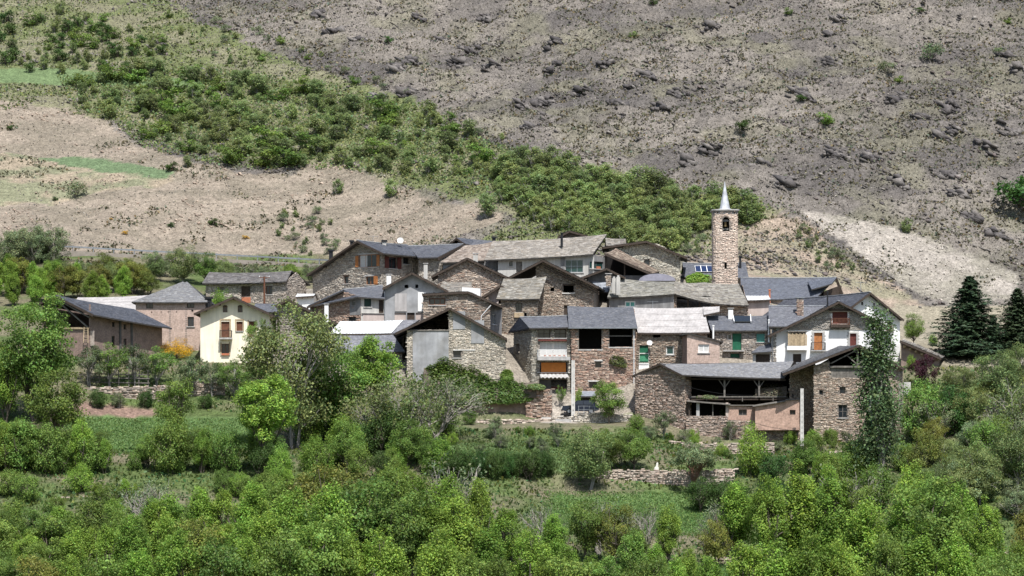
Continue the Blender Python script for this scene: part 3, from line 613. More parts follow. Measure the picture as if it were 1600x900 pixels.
H.block(W, (342.5, 527.5, 362, 530), 0, .9, 'concrete', 'balcony_slab'); H.rail(W, (342.8, 516, 361.7, 527.4), .85); H.block(W, (346, 552, 358, 555), .02, .25, 'terracotta', 'flower_box')
H.flue(326, 470, 484, 355, .12, 'metal_dark')
# lower slate wing behind it
H = eaves('slate_annex', 'low building with dark slate roof just behind the yellow house', (398, 365), (452, 365), 545, (394, 487), (455, 487), 474, 4, 'slate', SW('grey'))
# ---- grey stone house behind (left)
H = eaves('long_stone_house', 'grey stone house with long slate roof behind the wooden pole', (322, 388), (446.5, 384.5), 480, (316, 442.5), (448, 439.5), (425, 423), 3.6, 'slab', SW('grey'), oh=.6,
  ops=[(340, 448.5, 349, 457), (377, 447.5, 391, 464), (415.5, 446.5, 425, 460)], rpx=(327, 456), sides=(None, dict(skin=SW('grey'))), spal=[(.17, .165, .165), (.14, .137, .138), (.205, .2, .195), (.16, .15, .145)])
W = H.Wf; H.win(W, (340, 448.5, 349, 457)); H.door(W, (377, 447.5, 391, 464), 'wood_dark'); H.win(W, (415.5, 446.5, 425, 460), lintel='concrete'); H.panel(W, (378, 464.5, 392, 473), 'terracotta', .06, .1, 'balcony_panel')
# ---- house hidden by trees
H = gable('ivy_house', 'grey gabled house half hidden by trees with a white chimney', (434, 357), (520, 357), 548, (430, 477), (449, 467), (528, 506), 9, 'slab', SW('grey'), spal=[(.17, .18, .15), (.14, .15, .12), (.2, .2, .17)])
H.chimney(507, 513, 474.5, 497, 354.5, 'plaster_white')
H = eaves('white_shed', 'low white walled shed wedged beside the big stone house', (464, 381), (490, 381), 480, (462, 464), (491, 462), 459, 3, 'metal', (None, 'plaster_white'), cat='shed')
# ---- big stone house upper left
SH = [(561, 398.5, 589, 417), (537.5, 431.5, 544, 443), (572, 432, 584.5, 444.5)]
H = gable('big_stone_house', 'big stone house with orange shutters and broad slate gable, upper left', (489, 388.5), (596, 381.5), 474, (479, 429.5), (557.8, 375.6), (598.5, 395.5), 9, 'slate', SW('grey'), ops=SH, oh=1.1, barge='wood_dark', cap='lead',
  sides=(None, dict(skin=SW('grey'), ops=[(607, 401, 620, 420), (630, 402, 639, 413)])))
W = H.Wf; H.win(W, SH[0], 'wood_orange', mull=2, lintel='concrete', curtain=True); H.win(W, SH[1], 'wood_brown', mull=0, lintel='wood_dark'); H.win(W, SH[2], 'wood_orange', mull=1, lintel='concrete', shut='wood_orange', shut_open=1)
u0, u1, z0, z1 = W.rect(SH[0])
for a, b in ((u0 - .55, u0 - .02), (u1 + .02, u1 + .5)): g = MB(); W.slab(g, a, b, z0 + .1, z1 - .1, .08, .13); g.build('shutter', 'wood_orange', H.root)
H.win(H.Wr, (607, 401, 620, 420), 'wood_redbrown', shut='wood_redbrown'); H.win(H.Wr, (630, 402, 639, 413), 'wood_dark')
H.chimney(597.5, 603.5, 375, 389, 386, 'plaster_offwhite', 'metal_dark', 'cowl'); H.chimney(514, 520, 390, 402, 393, 'metal_dark', 'metal_dark', 'cowl'); H.chimney(547, 552, 375.5, 380, 390, 'metal_dark', 'metal_dark', 'cowl')
def dish(px, py, Y, r, label, to=(0, -1, .35)):
    c = P(px, py, Y); d = unit(np.array(to, float)); x = unit(np.cross(d, UP)); y = np.cross(x, d); V = [c - d * r * .25]; Fc = []
    for i in range(1, 4):
        for j in range(14): a = j * math.tau / 14; V.append(c + (math.cos(a) * x + math.sin(a) * y) * r * i / 3 + d * r * .25 * ((i / 3)**2 - 1))
    Fc += [(0, 1 + j, 1 + (j + 1) % 14) for j in range(14)] + [(1 + i * 14 + j, 15 + i * 14 + j, 15 + i * 14 + (j + 1) % 14, 1 + i * 14 + (j + 1) % 14) for i in range(2) for j in range(14)]
    t = thing('satellite_dish', label, 'satellite dish', c - UP * r * 1.5); g = MB(); g.add(V, Fc); g.build('reflector', 'paint_white', t, smooth=True)
    g = MB(); g.bar(c - d * r * .25, c - d * r * .6 - UP * r * 1.8, .05); g.build('mount', 'metal_grey', t); g = MB(); g.bar(c - UP * r, c + d * r * .9, .03); g.bar(c + d * r * .85, c + d * r * 1.05, .09); g.build('receiver_arm', 'metal_grey', t)
dish(625.5, 375.5, 388, .42, 'white satellite dish on the slate roof of the big stone house')
# its lower wing with the dark eave
W0 = Wall((X_(655, 385), 385), (X_(688, 384), 384)); zb = W0.uz(670, 440)[1]
H = House('slate_wing', 'shaded stone wing with drooping slate roof right of the big stone house', (*W0.pt(1, 0)[:2], zb)); zt = W0.uz(670, 404)[1]
H.wall(W0.A[:2], W0.B[:2], zb - 2, [(0, zt), (W0.L, zt)], (), SW('grey')); e0, e1, r1, r0 = P(653, 402.5, 384.2), P(684, 402, 383.2), P(724, 381.5, 390), P(638, 384.5, 391)
H.wall(W0.B[:2], (X_(724, 391), 391), zb - 2, [(0, zt), (3, zt + .8), (7, zt + 1.5)], (), SW('grey')); H.roof(e0, e1, r1, r0, 'slate', cap='lead'); H.barge([e1, r1], 'wood_dark', .1, .4, .25)
H.wall((X_(650, 391), 391), W0.A[:2], zb - 2, [(0, zt), (8, zt)], (), SW('grey'))
# ---- small slate house with brown gable behind
H = gable('brown_gable_house', 'small slate roofed house with brown gable peeking above the long roof', (706, 396), (722, 394.5), 400, (700, 382.5), (713, 371.5), (727, 381), 9, 'slate', (None, 'wood_brown'))
H = eaves('rear_slate_house', 'long dark slate roof behind the long slab roofed house', (716, 393), (790, 393), 400, (715, 384), (790, 385), (371.5, 377), 3.5, 'slate', SW('grey')); H.chimney(769, 774.5, 369.5, 378, 392, 'metal_dark', 'metal_dark', 'cowl')
# ---- long slab-roofed house on top
LW = [(795.5, 408.5, 801, 416), (806.5, 408.5, 816, 427), (883.5, 406, 911, 425.5), (922, 408, 943, 420.5)]
H = eaves('long_slab_house', 'long white walled house under a wide grey stone slab roof at the top', (778, 382), (928, 382), 436, (757, 406), (926.5, 397), (376.5, 366), 6, 'slab', (None, 'plaster_offwhite'), ops=LW[:3], rpx=(770, 948.5), oh=.7, spal=[(.30, .285, .255), (.24, .225, .2), (.35, .33, .30), (.27, .245, .21)])
W = H.Wf; H.win(W, LW[0], 'wood_grey', mull=0); H.door(W, LW[1], 'wood_grey'); H.win(W, LW[2], 'metal_grey', 'glass_green', mull=2, trans=1); H.flue(877.7, 363, 383, 384, .17, 'metal_dark')
H.panel(W, (876, 402, 882.5, 432), 'plaster_mid', .01, .06); W1 = H.wall((X_(928, 382), 382), (X_(948, 383.5), 383.5), H.Wf.zb, [(0, (HOR - 399) * 382 / F), (1.7, (HOR - 402) * 383 / F)], LW[3:], (None, 'plaster_mid')); H.win(W1, LW[3], 'metal_grey', 'glass_green', mull=1)
g = MB(); W1.slab(g, .5, 1.1, W1.uz(930, 420)[1], W1.uz(930, 416)[1], -.1, .1); g.build('flower_box', 'terracotta', H.root)
H = eaves('long_slab_wing', 'left wing of the long slab house with brownish slab roof', (692, 383.5), (777, 383.5), 440, (688, 410), (756.5, 406.5), (383, 377), 5, 'slab', (None, 'plaster_mid'), rpx=(728, 772), spal=[(.30, .255, .215), (.25, .21, .18), (.35, .31, .27)])
H = gable('far_gable_house', 'grey slab gable poking up behind the long slab roof', (880, 394), (918, 394), 380, (872, 369), (890, 360), (922, 369), 8, 'slab', SW('grey'), stones=False)
H = eaves('flat_slab_cottage', 'little grey roof with stub chimney right of the long slab roof', (948, 392), (978, 392), 400, (947, 384), (979, 384.5), (371.5, 373), 2.5, 'slab', (None, 'plaster_mid')); H.chimney(969, 973, 375, 380, 391, 'brick_old', 'brick_old', 'pot')
# ---- stone gable house upper right
H = gable('upper_stone_house', 'broad stone house with blunt slate verge left of the church tower', (952, 387), (1063, 386.5), 441, (940, 386), (1010, 376), (1074, 402), 8, 'slate', SW('pale'), ops=[(1006.5, 405.5, 1015, 419.5)], oh=.8,
  wtop=lambda W, tf: [(0, W.uz(952, 388)[1]), (W.uz(977, 386)[0], W.uz(977, 385)[1]), (W.uz(978, 380)[0], W.uz(978, 380)[1]), (W.uz(1027, 380)[0], W.uz(1027, 380.5)[1]), (W.L, W.uz(1063, 400)[1])], purl=False)
H.win(H.Wf, (1006.5, 405.5, 1015, 419.5), 'wood_dark', mull=0, sill=None)
# shed with stone slabs in front of it
W0 = Wall((X_(945, 381), 381), (X_(1012, 381), 381)); zb = W0.uz(970, 440)[1]; H = House('slab_shed', 'open black shed under a sloping brown slab roof below the upper stone house', (*W0.pt(3, 0)[:2], zb), 'shed')
H.spal = [(.27, .215, .17), (.22, .17, .135), (.33, .28, .22)]; e = [P(1018, 427, 380), P(1030, 424, 386), P(962, 388, 386), P(944, 395, 380)]; H.roof(e[0], e[1], e[2], e[3], 'slab'); H.barge([e[3], e[0]], 'wood_dark')
for x0, x1 in ((945, 949), (975, 977), (1008, 1012)): g = MB(); u0, u1, z0, z1 = W0.rect((x0, 399 + (x0 - 945) * .45, x1, 440)); W0.slab(g, u0, u1, zb - 1, z1, -.3, 0); g.build('post', 'wood_dark', H.root)
H.wall((X_(945, 386), 386), (X_(1030, 386), 386), zb - 2, [(0, P(0, 392, 386)[2]), (6.8, P(0, 424, 386)[2])], (), (None, 'interior_shade'))
g = MB(); W0.slab(g, 0, W0.L, zb - 1, zb + .8, -.2, .02); g.build('low_wall', 'plaster_dark', H.root)
g = MB(); V = []; Fc = []
for i in range(5):
    for j in range(9): a = j / 8 * math.pi; V.append(P(1027, 440, 378) + np.array([-math.cos(a) * 2.4, i * .9, math.sin(a) * .95 + .1]))
Fc = [(i * 9 + j, i * 9 + j + 1, i * 9 + j + 10, i * 9 + j + 9) for i in range(4) for j in range(8)] + [tuple(range(9)), tuple(range(44, 35, -1))]
g.add(V, Fc); tag(g.build('tarpaulin_cover', 'tarp', None, smooth=False), 'lilac grey tarpaulin hump beneath the upper stone house', 'tarpaulin')
# ---- small blue slate gable
H = gable('blue_slate_house', 'little house with pale blue slate roof and two stub chimneys mid village', (918, 374), (968, 374), 470, (906, 434), (948, 418.5), (977, 433), 6, 'slate', (None, 'plaster_dark'), spal=[(.2, .215, .235), (.17, .18, .2), (.24, .25, .265)], stones=False)
H.chimney(947, 955, 427, 441, 371, 'mortar', 'concrete', pal='brown'); e0, e1, r1, r0 = P(936, 456, 371.6), P(958, 456, 371.6), P(978, 434, 375), P(920, 434, 375); H.roof(e0, e1, r1, r0, 'slate')
# ---- middle slab-roofed house
H = eaves('middle_slab_house', 'long low house under mossy stone slab roof in front of the church tower', (952, 369), (1053, 369), 492, (949, 464.5), (1054, 459), (433.5, 440), 5.5, 'slab', (None, 'plaster_mid'), ops=[(976.5, 470.5, 993, 480)], rpx=(960, 1054), spal=[(.25, .25, .225), (.2, .2, .18), (.30, .295, .265), (.23, .225, .19)])
H.win(H.Wf, (976.5, 470.5, 993, 480), 'paint_white', 'paint_teal', mull=1, fw=.14); H.chimney(956.5, 962.5, 432, 452, 368, 'plaster_offwhite', 'concrete', 'pot'); H.chimney(963, 969, 430, 454.5, 367.6, 'plaster_offwhite', 'concrete', 'pot')
W0 = Wall((X_(1053, 369.5), 369.5), (X_(1168, 367), 367)); zb = W0.uz(1110, 495)[1]; H = House('open_slab_barn', 'slab roofed barn with wide black opening beneath the church tower', (*W0.pt(4, 0)[:2], zb), 'barn'); H.spal = [(.27, .26, .235), (.215, .205, .185), (.32, .31, .275), (.24, .225, .19)]
H.roof(P(1111, 473.5, 366.6), P(1170, 477, 366.4), P(1154, 443.5, 372), P(1100, 441, 373), 'slab'); H.roof(P(1053, 458.5, 369), P(1111.5, 473.7, 366.7), P(1100, 441.2, 373), P(1053.5, 440.3, 373), 'slab')
W = H.wall(W0.A[:2], W0.B[:2], zb - 2, [(0, W0.uz(1053, 460)[1]), (W0.uz(1111, 476)[0], W0.uz(1111, 475)[1]), (W0.L, W0.uz(1168, 478)[1])], [(1057, 463, 1110, 484)], SW('brown'))
H.wall(W0.B[:2], (X_(1160, 373), 373), zb - 2, [(0, P(0, 478, 367)[2]), (6, P(0, 445, 373)[2])], (), SW('brown')); H.wall((X_(1160, 374), 374), (X_(1053, 374), 374), zb - 2, [(0, P(0, 445, 373)[2]), (9, P(0, 445, 373)[2])], (), (None, 'interior_shade'))
for x in (1075, 1093): beam(H, W.pp(x, 466, -.1), W.pp(x, 484, -.1), .18, 'wood_dark', 'post')
# ---- church tower
TY = 376; tw = (1152.6 - 1115) * TY / F; cx = X_(1133.8, TY); y0 = TY; zt = (HOR - 327) * TY / F; zb = (HOR - 450) * TY / F - 3; H = House('church_tower', 'square stone church bell tower with pointed silver spire', (cx, TY + tw / 2, zb), 'church tower'); H.ss = .95; H.tint = np.array([1.04, .98, .93])
c = [(cx - tw / 2, y0), (cx + tw / 2, y0), (cx + tw / 2, y0 + tw), (cx - tw / 2, y0 + tw)]; ch = .28
def arch(px0, px1, pt, pb, n=6):
    m = (px0 + px1) / 2; R = (px1 - px0) / 2; L = []
    for i in range(n): a, b = px0 + (px1 - px0) * i / n, px0 + (px1 - px0) * (i + 1) / n; q = ((a + b) / 2 - m) / R; L.append((a, pt + R * (1 - math.sqrt(max(0, 1 - q * q))), b, pb))
    return L
AR = arch(1129, 1139.5, 339, 361)
W = H.wall((c[0][0] + ch, y0), (c[1][0] - ch, y0), zb, [(0, zt), (tw - 2 * ch, zt)], AR + [(1132, 410, 1135.6, 420.5)], SW('rose'), sw=.3, sh=.12)
off = lambda p, q, t: (p[0] + (q[0] - p[0]) * t, p[1] + (q[1] - p[1]) * t); k = ch / tw
for i in range(4): H.wall(off(c[i], c[i - 1], k), off(c[i], c[(i + 1) % 4], k), zb, [(0, zt), (ch * 1.42, zt)], (), SW('rose'), sw=.3, sh=.12)
H.wall(off(c[1], c[2], k), off(c[2], c[1], k), zb, [(0, zt), (tw - 2 * ch, zt)], (), SW('rose')); H.wall(off(c[2], c[3], k), off(c[3], c[2], k), zb, [(0, zt), (tw, zt)], (), (None, 'mortar')); H.wall(off(c[3], c[0], k), off(c[0], c[3], k), zb, [(0, zt), (tw - 2 * ch, zt)], (), SW('rose'))
m = np.array([cx, y0 + tw / 2, 0]); g = MB()
def octa(hw, z, cc): return [m + np.array([sx * (hw if a else hw - cc), sy * (hw - cc if a else hw), z]) for (sx, sy, a) in ((-1, -1, 0), (1, -1, 0), (1, -1, 1), (1, 1, 1), (1, 1, 0), (-1, 1, 0), (-1, 1, 1), (-1, -1, 1))]
def rings(g, L):
    V = []; [V.extend(octa(*q)) for q in L]; n = len(L)
    g.add(V, [(i * 8 + j, i * 8 + (j + 1) % 8, i * 8 + 8 + (j + 1) % 8, i * 8 + 8 + j) for i in range(n - 1) for j in range(8)] + [tuple(range(7, -1, -1)), tuple(range((n - 1) * 8, n * 8))])
hw = tw / 2; rings(g, [(hw + .04, zt - .62, .3), (hw + .05, zt - .3, .3), (hw + .15, zt - .15, .3)]); g.build('corbel_band', 'plaster_mid', H.root)
g = MB(); rings(g, [(hw + .24, zt - .15, .34), (hw + .24, zt, .34)]); g.build('cornice', 'concrete', H.root)
g = MB(); rings(g, [(hw + .2, zt + .002, .34), (hw * .62, zt + .07, .3), (hw * .41, zt + .2, .26), (hw * .33, zt + .9, .2), (hw * .21, zt + 1.9, .13), (hw * .10, zt + 2.9, .06), (.02, zt + 3.75, .01)]); sp = g.build('spire', 'lead', H.root)
g = MB(); g.tube([m + UP * (zt + 3.6), m + UP * (zt + 4.2)], .02, 5); g.bar(m + UP * (zt + 4.0) - [.14, 0, 0], m + UP * (zt + 4.0) + [.14, 0, 0], .03); g.build('cross', 'metal_dark', sp)
bz = W.uz(1134, 346)[1]; bc = m + np.array([0, -hw + .45, bz]); g = MB(); g.tube([bc, bc - UP * .1, bc - UP * .35, bc - UP * .6, bc - UP * .68], [.05, .16, .2, .28, .33], 12); bell = g.build('bell', 'bronze', H.root, smooth=True)
g = MB(); g.box(bc + UP * .14, np.array([.42, 0, 0]), np.array([0, .1, 0]), UP * .14); g.build('bell_yoke', 'paint_white', bell); g = MB(); g.box(bc - UP * .95, np.array([.36, 0, 0]), np.array([0, .08, 0]), UP * .12); g.build('bell_guard', 'paint_white', H.root)
for x in (1120, 1146.5): u0, u1, z0, z1 = W.rect((x, 331, x + 2, 333)); g = MB(); W.slab(g, u0, u1, z0, z1, .02, .06); g.build('beam_end', 'wood_dark', H.root)
# ---- house with solar panels behind the tower
H = eaves('solar_house', 'dark slate roofed house with solar panels behind the church tower', (1072, 392), (1168, 392), 445, (1070, 433), (1170, 434), (411, 411), 5, 'slate', SW('brown'), sides=(None, dict(skin=(None, 'rendering'))), cap='lead')
e0, e1, r0, r1 = H.e; nr = unit(np.cross(e1 - e0, r0 - e0))
for k in range(3):
    a, b = 1088.5 + k * 9.2, 1097.2 + k * 9.2; pts = []
    for (px, t) in ((a, .32), (b, .32), (b, .74), (a, .74)):
        s_ = (px - 1070) / 100; q = (e0 * (1 - s_) + e1 * s_) * (1 - t) + (r0 * (1 - s_) + r1 * s_) * t; pts.append(q + nr * .14)
    g = MB(); g.slab(pts, .04); p_ = g.build('solar_panel', 'solar', H.root); g = MB()
    for i in range(4): g.bar(pts[i] + nr * .01, pts[(i + 1) % 4] + nr * .01, .05)
    g.build('panel_frame', 'paint_white', p_)
H.chimney(1155, 1158.5, 399.5, 413, 395, 'metal_dark', 'metal_dark', 'cowl')
# ---- church nave
H = eaves('church_nave', 'dark slate roofed church nave right of the tower', (1163, 378), (1290, 378), 494, (1160, 467.5), (1274, 467), (434, 433.5), 6.5, 'slate', (None, 'plaster_pink'), rpx=(1157, 1307), spal=[(.075, .083, .105), (.09, .098, .118), (.065, .072, .09)], cap='lead')
H.flue(1202.5, 452, 470, 377, .12, 'terracotta'); W1 = H.wall((X_(1268, 379), 379), (X_(1315, 384), 384), H.Wf.zb, [(0, P(0, 463, 379)[2]), (4, P(0, 452, 382)[2]), (6.4, P(0, 446, 384)[2])], (), (None, 'wood_dark'))
a_, b_ = P(1306, 433, 384), P(1316, 459, 383.5); H.barge([a_, b_], 'wood_dark', .12, .35, .1); H.roof(P(1268, 452, 377.9), P(1300, 443, 380), P(1307.5, 433.2, 384.3), P(1262, 440, 382), 'slate')
H = eaves('pale_wall_house', 'pale pink plastered wall house between slab barn and church nave', (1169, 371), (1203, 371), 496, (1168, 469.5), (1204, 468), 462, 3, 'metal', (None, 'plaster_pink'))
# ================================================================== middle and front rows
# ---- grey plastered gable house
GW = [(632, 445, 638, 450), (649, 444.5, 653.5, 450), (616.5, 488.5, 634.5, 503), (636, 488.5, 648, 503), (649.5, 488.5, 664, 503)]
H = gable('grey_gable_house', 'grey plastered gable house with two pale sheet panels in its front', (601, 362), (697, 362), 504, (597.5, 450), (643.5, 425), (700, 454), 9, 'slate', (None, 'plaster_grey'), ops=GW, oh=.8)
W = H.Wf; H.panel(W, (617, 458.5, 635.5, 486.5), 'fibre_cement', .02, .08, 'sheet_panel'); H.panel(W, (653, 456.5, 665.5, 486.5), 'plaster_white', .02, .08, 'sheet_panel'); H.door(W, GW[2], 'plaster_pink', planks=1); H.door(W, GW[3], 'wood_dark'); H.door(W, GW[4], 'plaster_pink', planks=1)
g = MB(); g.tube([W.pp(601, 455, .12), W.pp(601, 500, .12)], .06, 6); g.build('downpipe', 'metal_grey', H.root); g = MB(); g.tube([W.pp(697, 451, .6), W.pp(690, 458, .2), W.pp(690, 466, .12)], .05, 6); g.build('downpipe', 'metal_grey', H.root)
H.chimney(604, 611, 428, 443, 368, 'plaster_white'); H.chimney(662, 668, 411, 430, 371, 'plaster_offwhite')
# ---- stone and plaster house left of it
W0 = Wall((X_(485, 364.5), 364.5), (X_(564, 361), 361)); W1_ = Wall((X_(564, 361), 361), (X_(601, 362), 362)); zb = W0.uz(530, 506)[1]; H = House('patchwork_house', 'house with rubble stone gable and white plastered side, left of the grey gable', (*W0.pt(4, 0)[:2], zb))
W = H.wall(W0.A[:2], W0.B[:2], zb - 2, [(0, W0.uz(485, 479)[1]), (W0.uz(537, 456)[0], W0.uz(537, 456)[1]), (W0.L, W0.uz(564, 463)[1])], [(550.5, 470, 556, 477), (544.5, 495.5, 556, 502)], SW('red'))
H.win(W, (550.5, 470, 556, 477), 'wood_grey', mull=0); H.win(W, (544.5, 495.5, 556, 502), 'wood_dark', mull=0, sill=None); H.panel(W, (547, 466, 564, 492), 'plaster_mid', -.02, .075); 
H.win(W, (550.5, 470, 556, 477), 'wood_grey', mull=0, depth=-.12)
V1 = H.wall(W1_.A[:2], W1_.B[:2], zb - 2, [(0, W1_.uz(564, 464)[1]), (W1_.L, W1_.uz(600, 466)[1])], [(569, 466.8, 580, 479.5), (592, 468.5, 599.5, 490)], (None, 'plaster_offwhite'))
H.win(V1, (569, 466.8, 580, 479.5), 'paint_darkgreen', 'paint_darkgreen'); H.door(V1, (592, 468.5, 599.5, 490), 'wood_dark'); H.panel(V1, (567, 490.5, 599.5, 505), 'plaster_pink', .01, .07); H.panel(V1, (565, 489, 600, 490.2), 'concrete', .01, .2, 'ledge')
H.roof(P(559, 463.5, 360.3), P(601.5, 466.5, 361.3), P(598, 446, 367), P(536, 452.5, 366), 'slate', cap='lead'); H.roof(P(479, 479.5, 363.8), P(559.3, 463.4, 360.3), P(537, 452.5, 366), P(536, 452.4, 366.1), 'slate'); H.barge([P(480, 479, 363.6), P(537, 454, 362)], 'wood_dark')
H.roof(P(479, 479.5, 363.7), P(482, 477, 372), P(538, 451.5, 372), P(537, 453.5, 361.8), 'slate')
H.wall((X_(488, 372), 372), W0.A[:2], zb - 2, [(0, W0.uz(485, 479)[1]), (7, W0.uz(485, 479)[1])], (), SW('red'))
# ---- white roofed shed and slate lean-to (front left)
W0 = Wall((X_(520, 350), 350), (X_(628, 350), 350)); zb = W0.uz(570, 562)[1]; H = House('white_roofed_shed', 'long shed with white metal roof above a slate lean-to', (*W0.pt(4, 0)[:2], zb), 'shed'); zt = W0.uz(570, 551)[1]
H.wall(W0.A[:2], W0.B[:2], zb - 2, [(0, zt), (W0.L, zt)], (), SW('grey')); a, b, c, d = P(515.5, 521.5, 352.5), P(612, 520.8, 352.5), P(631, 500, 357.5), P(532, 502, 357.5)
H.roof(a, b, c, d, 'metal'); dn = UP * .16; H.spal = [(.15, .15, .165), (.125, .125, .14), (.18, .18, .19)]; H.roof(P(508, 551, 349.4), P(633, 549, 349.4), P(613, 521.5, 352.7), P(516, 522.2, 352.7), 'slate'); H.roof(b - dn * .2, P(622, 520, 352.4), P(656, 499.5, 357.8), c, 'slate')
H.wall((X_(520, 358), 358), W0.A[:2], zb - 2, [(0, P(0, 505, 357)[2]), (5.5, P(0, 524, 352)[2]), (8, zt)], (), SW('grey')); H.wall(W0.B[:2], (X_(635, 358), 358), zb - 2, [(0, zt), (3, P(0, 524, 352)[2]), (8, P(0, 503, 357)[2])], (), SW('grey'))
H.wall((X_(635, 357.9), 357.9), (X_(520, 357.9), 357.9), zb - 2, [(0, P(0, 503, 357.5)[2]), (9, P(0, 505, 357.5)[2])], (), (None, 'mortar'))
# ---- big stone gable with plaster panel (front centre-left)
H = gable('split_gable_house', 'pale stone gable with grey plaster bay and dark open loft', (636, 346), (790, 346), 600, (617, 520), (703, 480.5), (792, 528.5), 10, 'slate', SW('pale'), ops=[(646, 500, 701, 515), (708, 548, 720, 559)], oh=.55,
  wtop=lambda W, tf: [(0, W.uz(636, 516)[1]), (W.uz(646, 515)[0], W.uz(646, 515.2)[1]), (W.uz(700.5, 515)[0], W.uz(700.5, 515.2)[1]), (W.uz(701, 490)[0], tf(W.uz(701, 490)[0])), (W.uz(703, 490)[0], tf(W.uz(703, 490)[0])), (W.L, tf(W.L))])
W = H.Wf; H.panel(W, (645, 517.5, 701, 600), 'plaster_grey', .03, .12); H.panel(W, (708, 486.5, 727, 514.5), 'plaster_grey', .03, .1); H.panel(W, (736, 500.5, 756.5, 536.5), 'plaster_grey', .03, .1)
beam(H, W.pp(640, 516.3, .1), W.pp(702, 516.3, .1), .2, 'wood_grey', 'tie_beam', .16); H.win(W, (708, 548, 720, 559), 'wood_grey', mull=0); H.panel(W, (708, 546, 743, 547.8), 'concrete_pale', .02, .12, 'lintel')
for x, y in ((735, 497), (757, 509)): H.block(W, (x - 1.5, y, x + 1.5, y + 3), 0, .35, 'wood_dark', 'beam_end')
# ---- brown window house
def ks(W, tf): return [(0, W.uz(661, 461)[1]), (W.uz(732, 458)[0], W.uz(732, 457.5)[1]), (W.L, W.uz(766, 474.5)[1])]
H = gable('brown_window_house', 'brown rubble house with wide three pane window and flat slab verge', (661.5, 356), (766, 356), 530, (659.5, 459), (731, 455), (784, 477.5), 6.5, 'slab', SW('brown'), ops=[(670.5, 466, 696, 476.5)], oh=.4, wtop=ks, purl=False)
W = H.Wf; H.win(W, (670.5, 466, 696, 476.5), 'wood_brown', 'glass', mull=2, fw=.12); g = MB(); g.tube([W.pp(751.5, 504, .2), W.pp(752, 494, .2), W.pp(767, 477, .5)], .06, 6); g.build('gutter_pipe', 'paint_white', H.root)
W1 = H.wall((X_(766, 357.5), 357.5), (X_(784, 359.5), 359.5), W.zb, [(0, P(0, 475, 357.5)[2]), (2.2, P(0, 479, 359.5)[2])], [(769, 491, 775, 507)], (None, 'plaster_mid')); H.win(W1, (769, 491, 775, 507), 'paint_white')
# ---- stone gable upper middle
H = gable('rubble_gable_house', 'rubble gable house with white chimney below the long slab roof', (684, 373), (786, 373), 470, (674, 431), (730, 402.5), (794, 433), 8, 'slab', SW('brown'), oh=.6, spal=[(.15, .15, .155), (.13, .13, .13), (.18, .175, .17)])
H.chimney(739.5, 746.5, 395.5, 407, 376, 'plaster_offwhite'); e = [P(684, 458, 368.5), P(738, 461, 368.5), P(737, 440, 372.6), P(692, 440, 372.6)]
H = House('cement_lean_to', 'low lean-to with cement grey roof and white wall below the rubble gable', P(710, 466, 369), 'shed'); H.roof(*e, 'slab'); W = H.wall((X_(686, 369), 369), (X_(722, 369), 369), P(0, 485, 369)[2], [(0, P(0, 459, 369)[2]), (3.1, P(0, 461, 369)[2])], (), (None, 'plaster_mid'))
H.wall((X_(722, 368.6), 368.6), (X_(750, 368.6), 368.6), P(0, 485, 369)[2], [(0, P(0, 449, 369)[2]), (2.3, P(0, 451, 369)[2])], (), (None, 'plaster_white')); H.wall((X_(750, 368.6), 368.6), (X_(752, 372.5), 372.5), P(0, 485, 369)[2], [(0, P(0, 451, 369)[2]), (4, P(0, 450, 369)[2])], (), (None, 'plaster_white'))
# small dark verge house between
H = gable('narrow_alley_house', 'narrow house with pinkish front squeezed left of the slab roofed stone house', (763, 364), (779, 364), 500, (752, 464), (782, 445), (794, 452), 5, 'slate', (None, 'plaster_pink'), stones=False, purl=False)
# ---- slab-roofed stone house (centre)
H = eaves('slab_roof_stone_house', 'stone house with square slab roof in the village centre', (783, 361), (840, 361), 545, (775.5, 467), (843.5, 466.5), (435.5, 432), 4.2, 'slab', SW('brown'), ops=[(805.5, 473, 815.5, 488), (819, 489, 823, 496)], rpx=(787, 854.5), sides=(None, dict(skin=(None, 'plaster_mid'))), spal=[(.26, .25, .22), (.21, .2, .175), (.31, .3, .27), (.24, .22, .18)])
H.win(H.Wf, (805.5, 473, 815.5, 488), 'wood_dark'); H.block(H.Wf, (803.5, 488.5, 818, 496), .02, .3, 'wood_pale', 'window_box')
# ---- tall stone gable
NW = [(880, 446, 896.5, 457), (860, 449.5, 866, 455), (881, 477, 888, 493)]
H = gable('tall_stone_gable', 'tall brown stone gable with deep timbered eaves in mid village', (838, 367), (928, 366), 500, (793, 434), (848.5, 405.5), (935.5, 448), 10, 'slab', SW('brown'), ops=NW, oh=1.2, spal=[(.16, .155, .15), (.13, .13, .125), (.2, .19, .18)])
W = H.Wf
for k in (.34, .62): vl, va, vr, bk_ = H.v; beam(H, va * 1 - UP * (.3 + k) - W.n * .5, vr - UP * (.3 + k) - W.n * .5, .12, 'wood_dark', 'rafter')
H.block(W, (878, 457.3, 898, 459), -.1, .15, 'concrete_pale', 'sill'); H.door(W, NW[2], 'wood_dark'); H.block(W, (879, 443.5, 898, 445.7), -.1, .1, 'wood_dark', 'lintel')
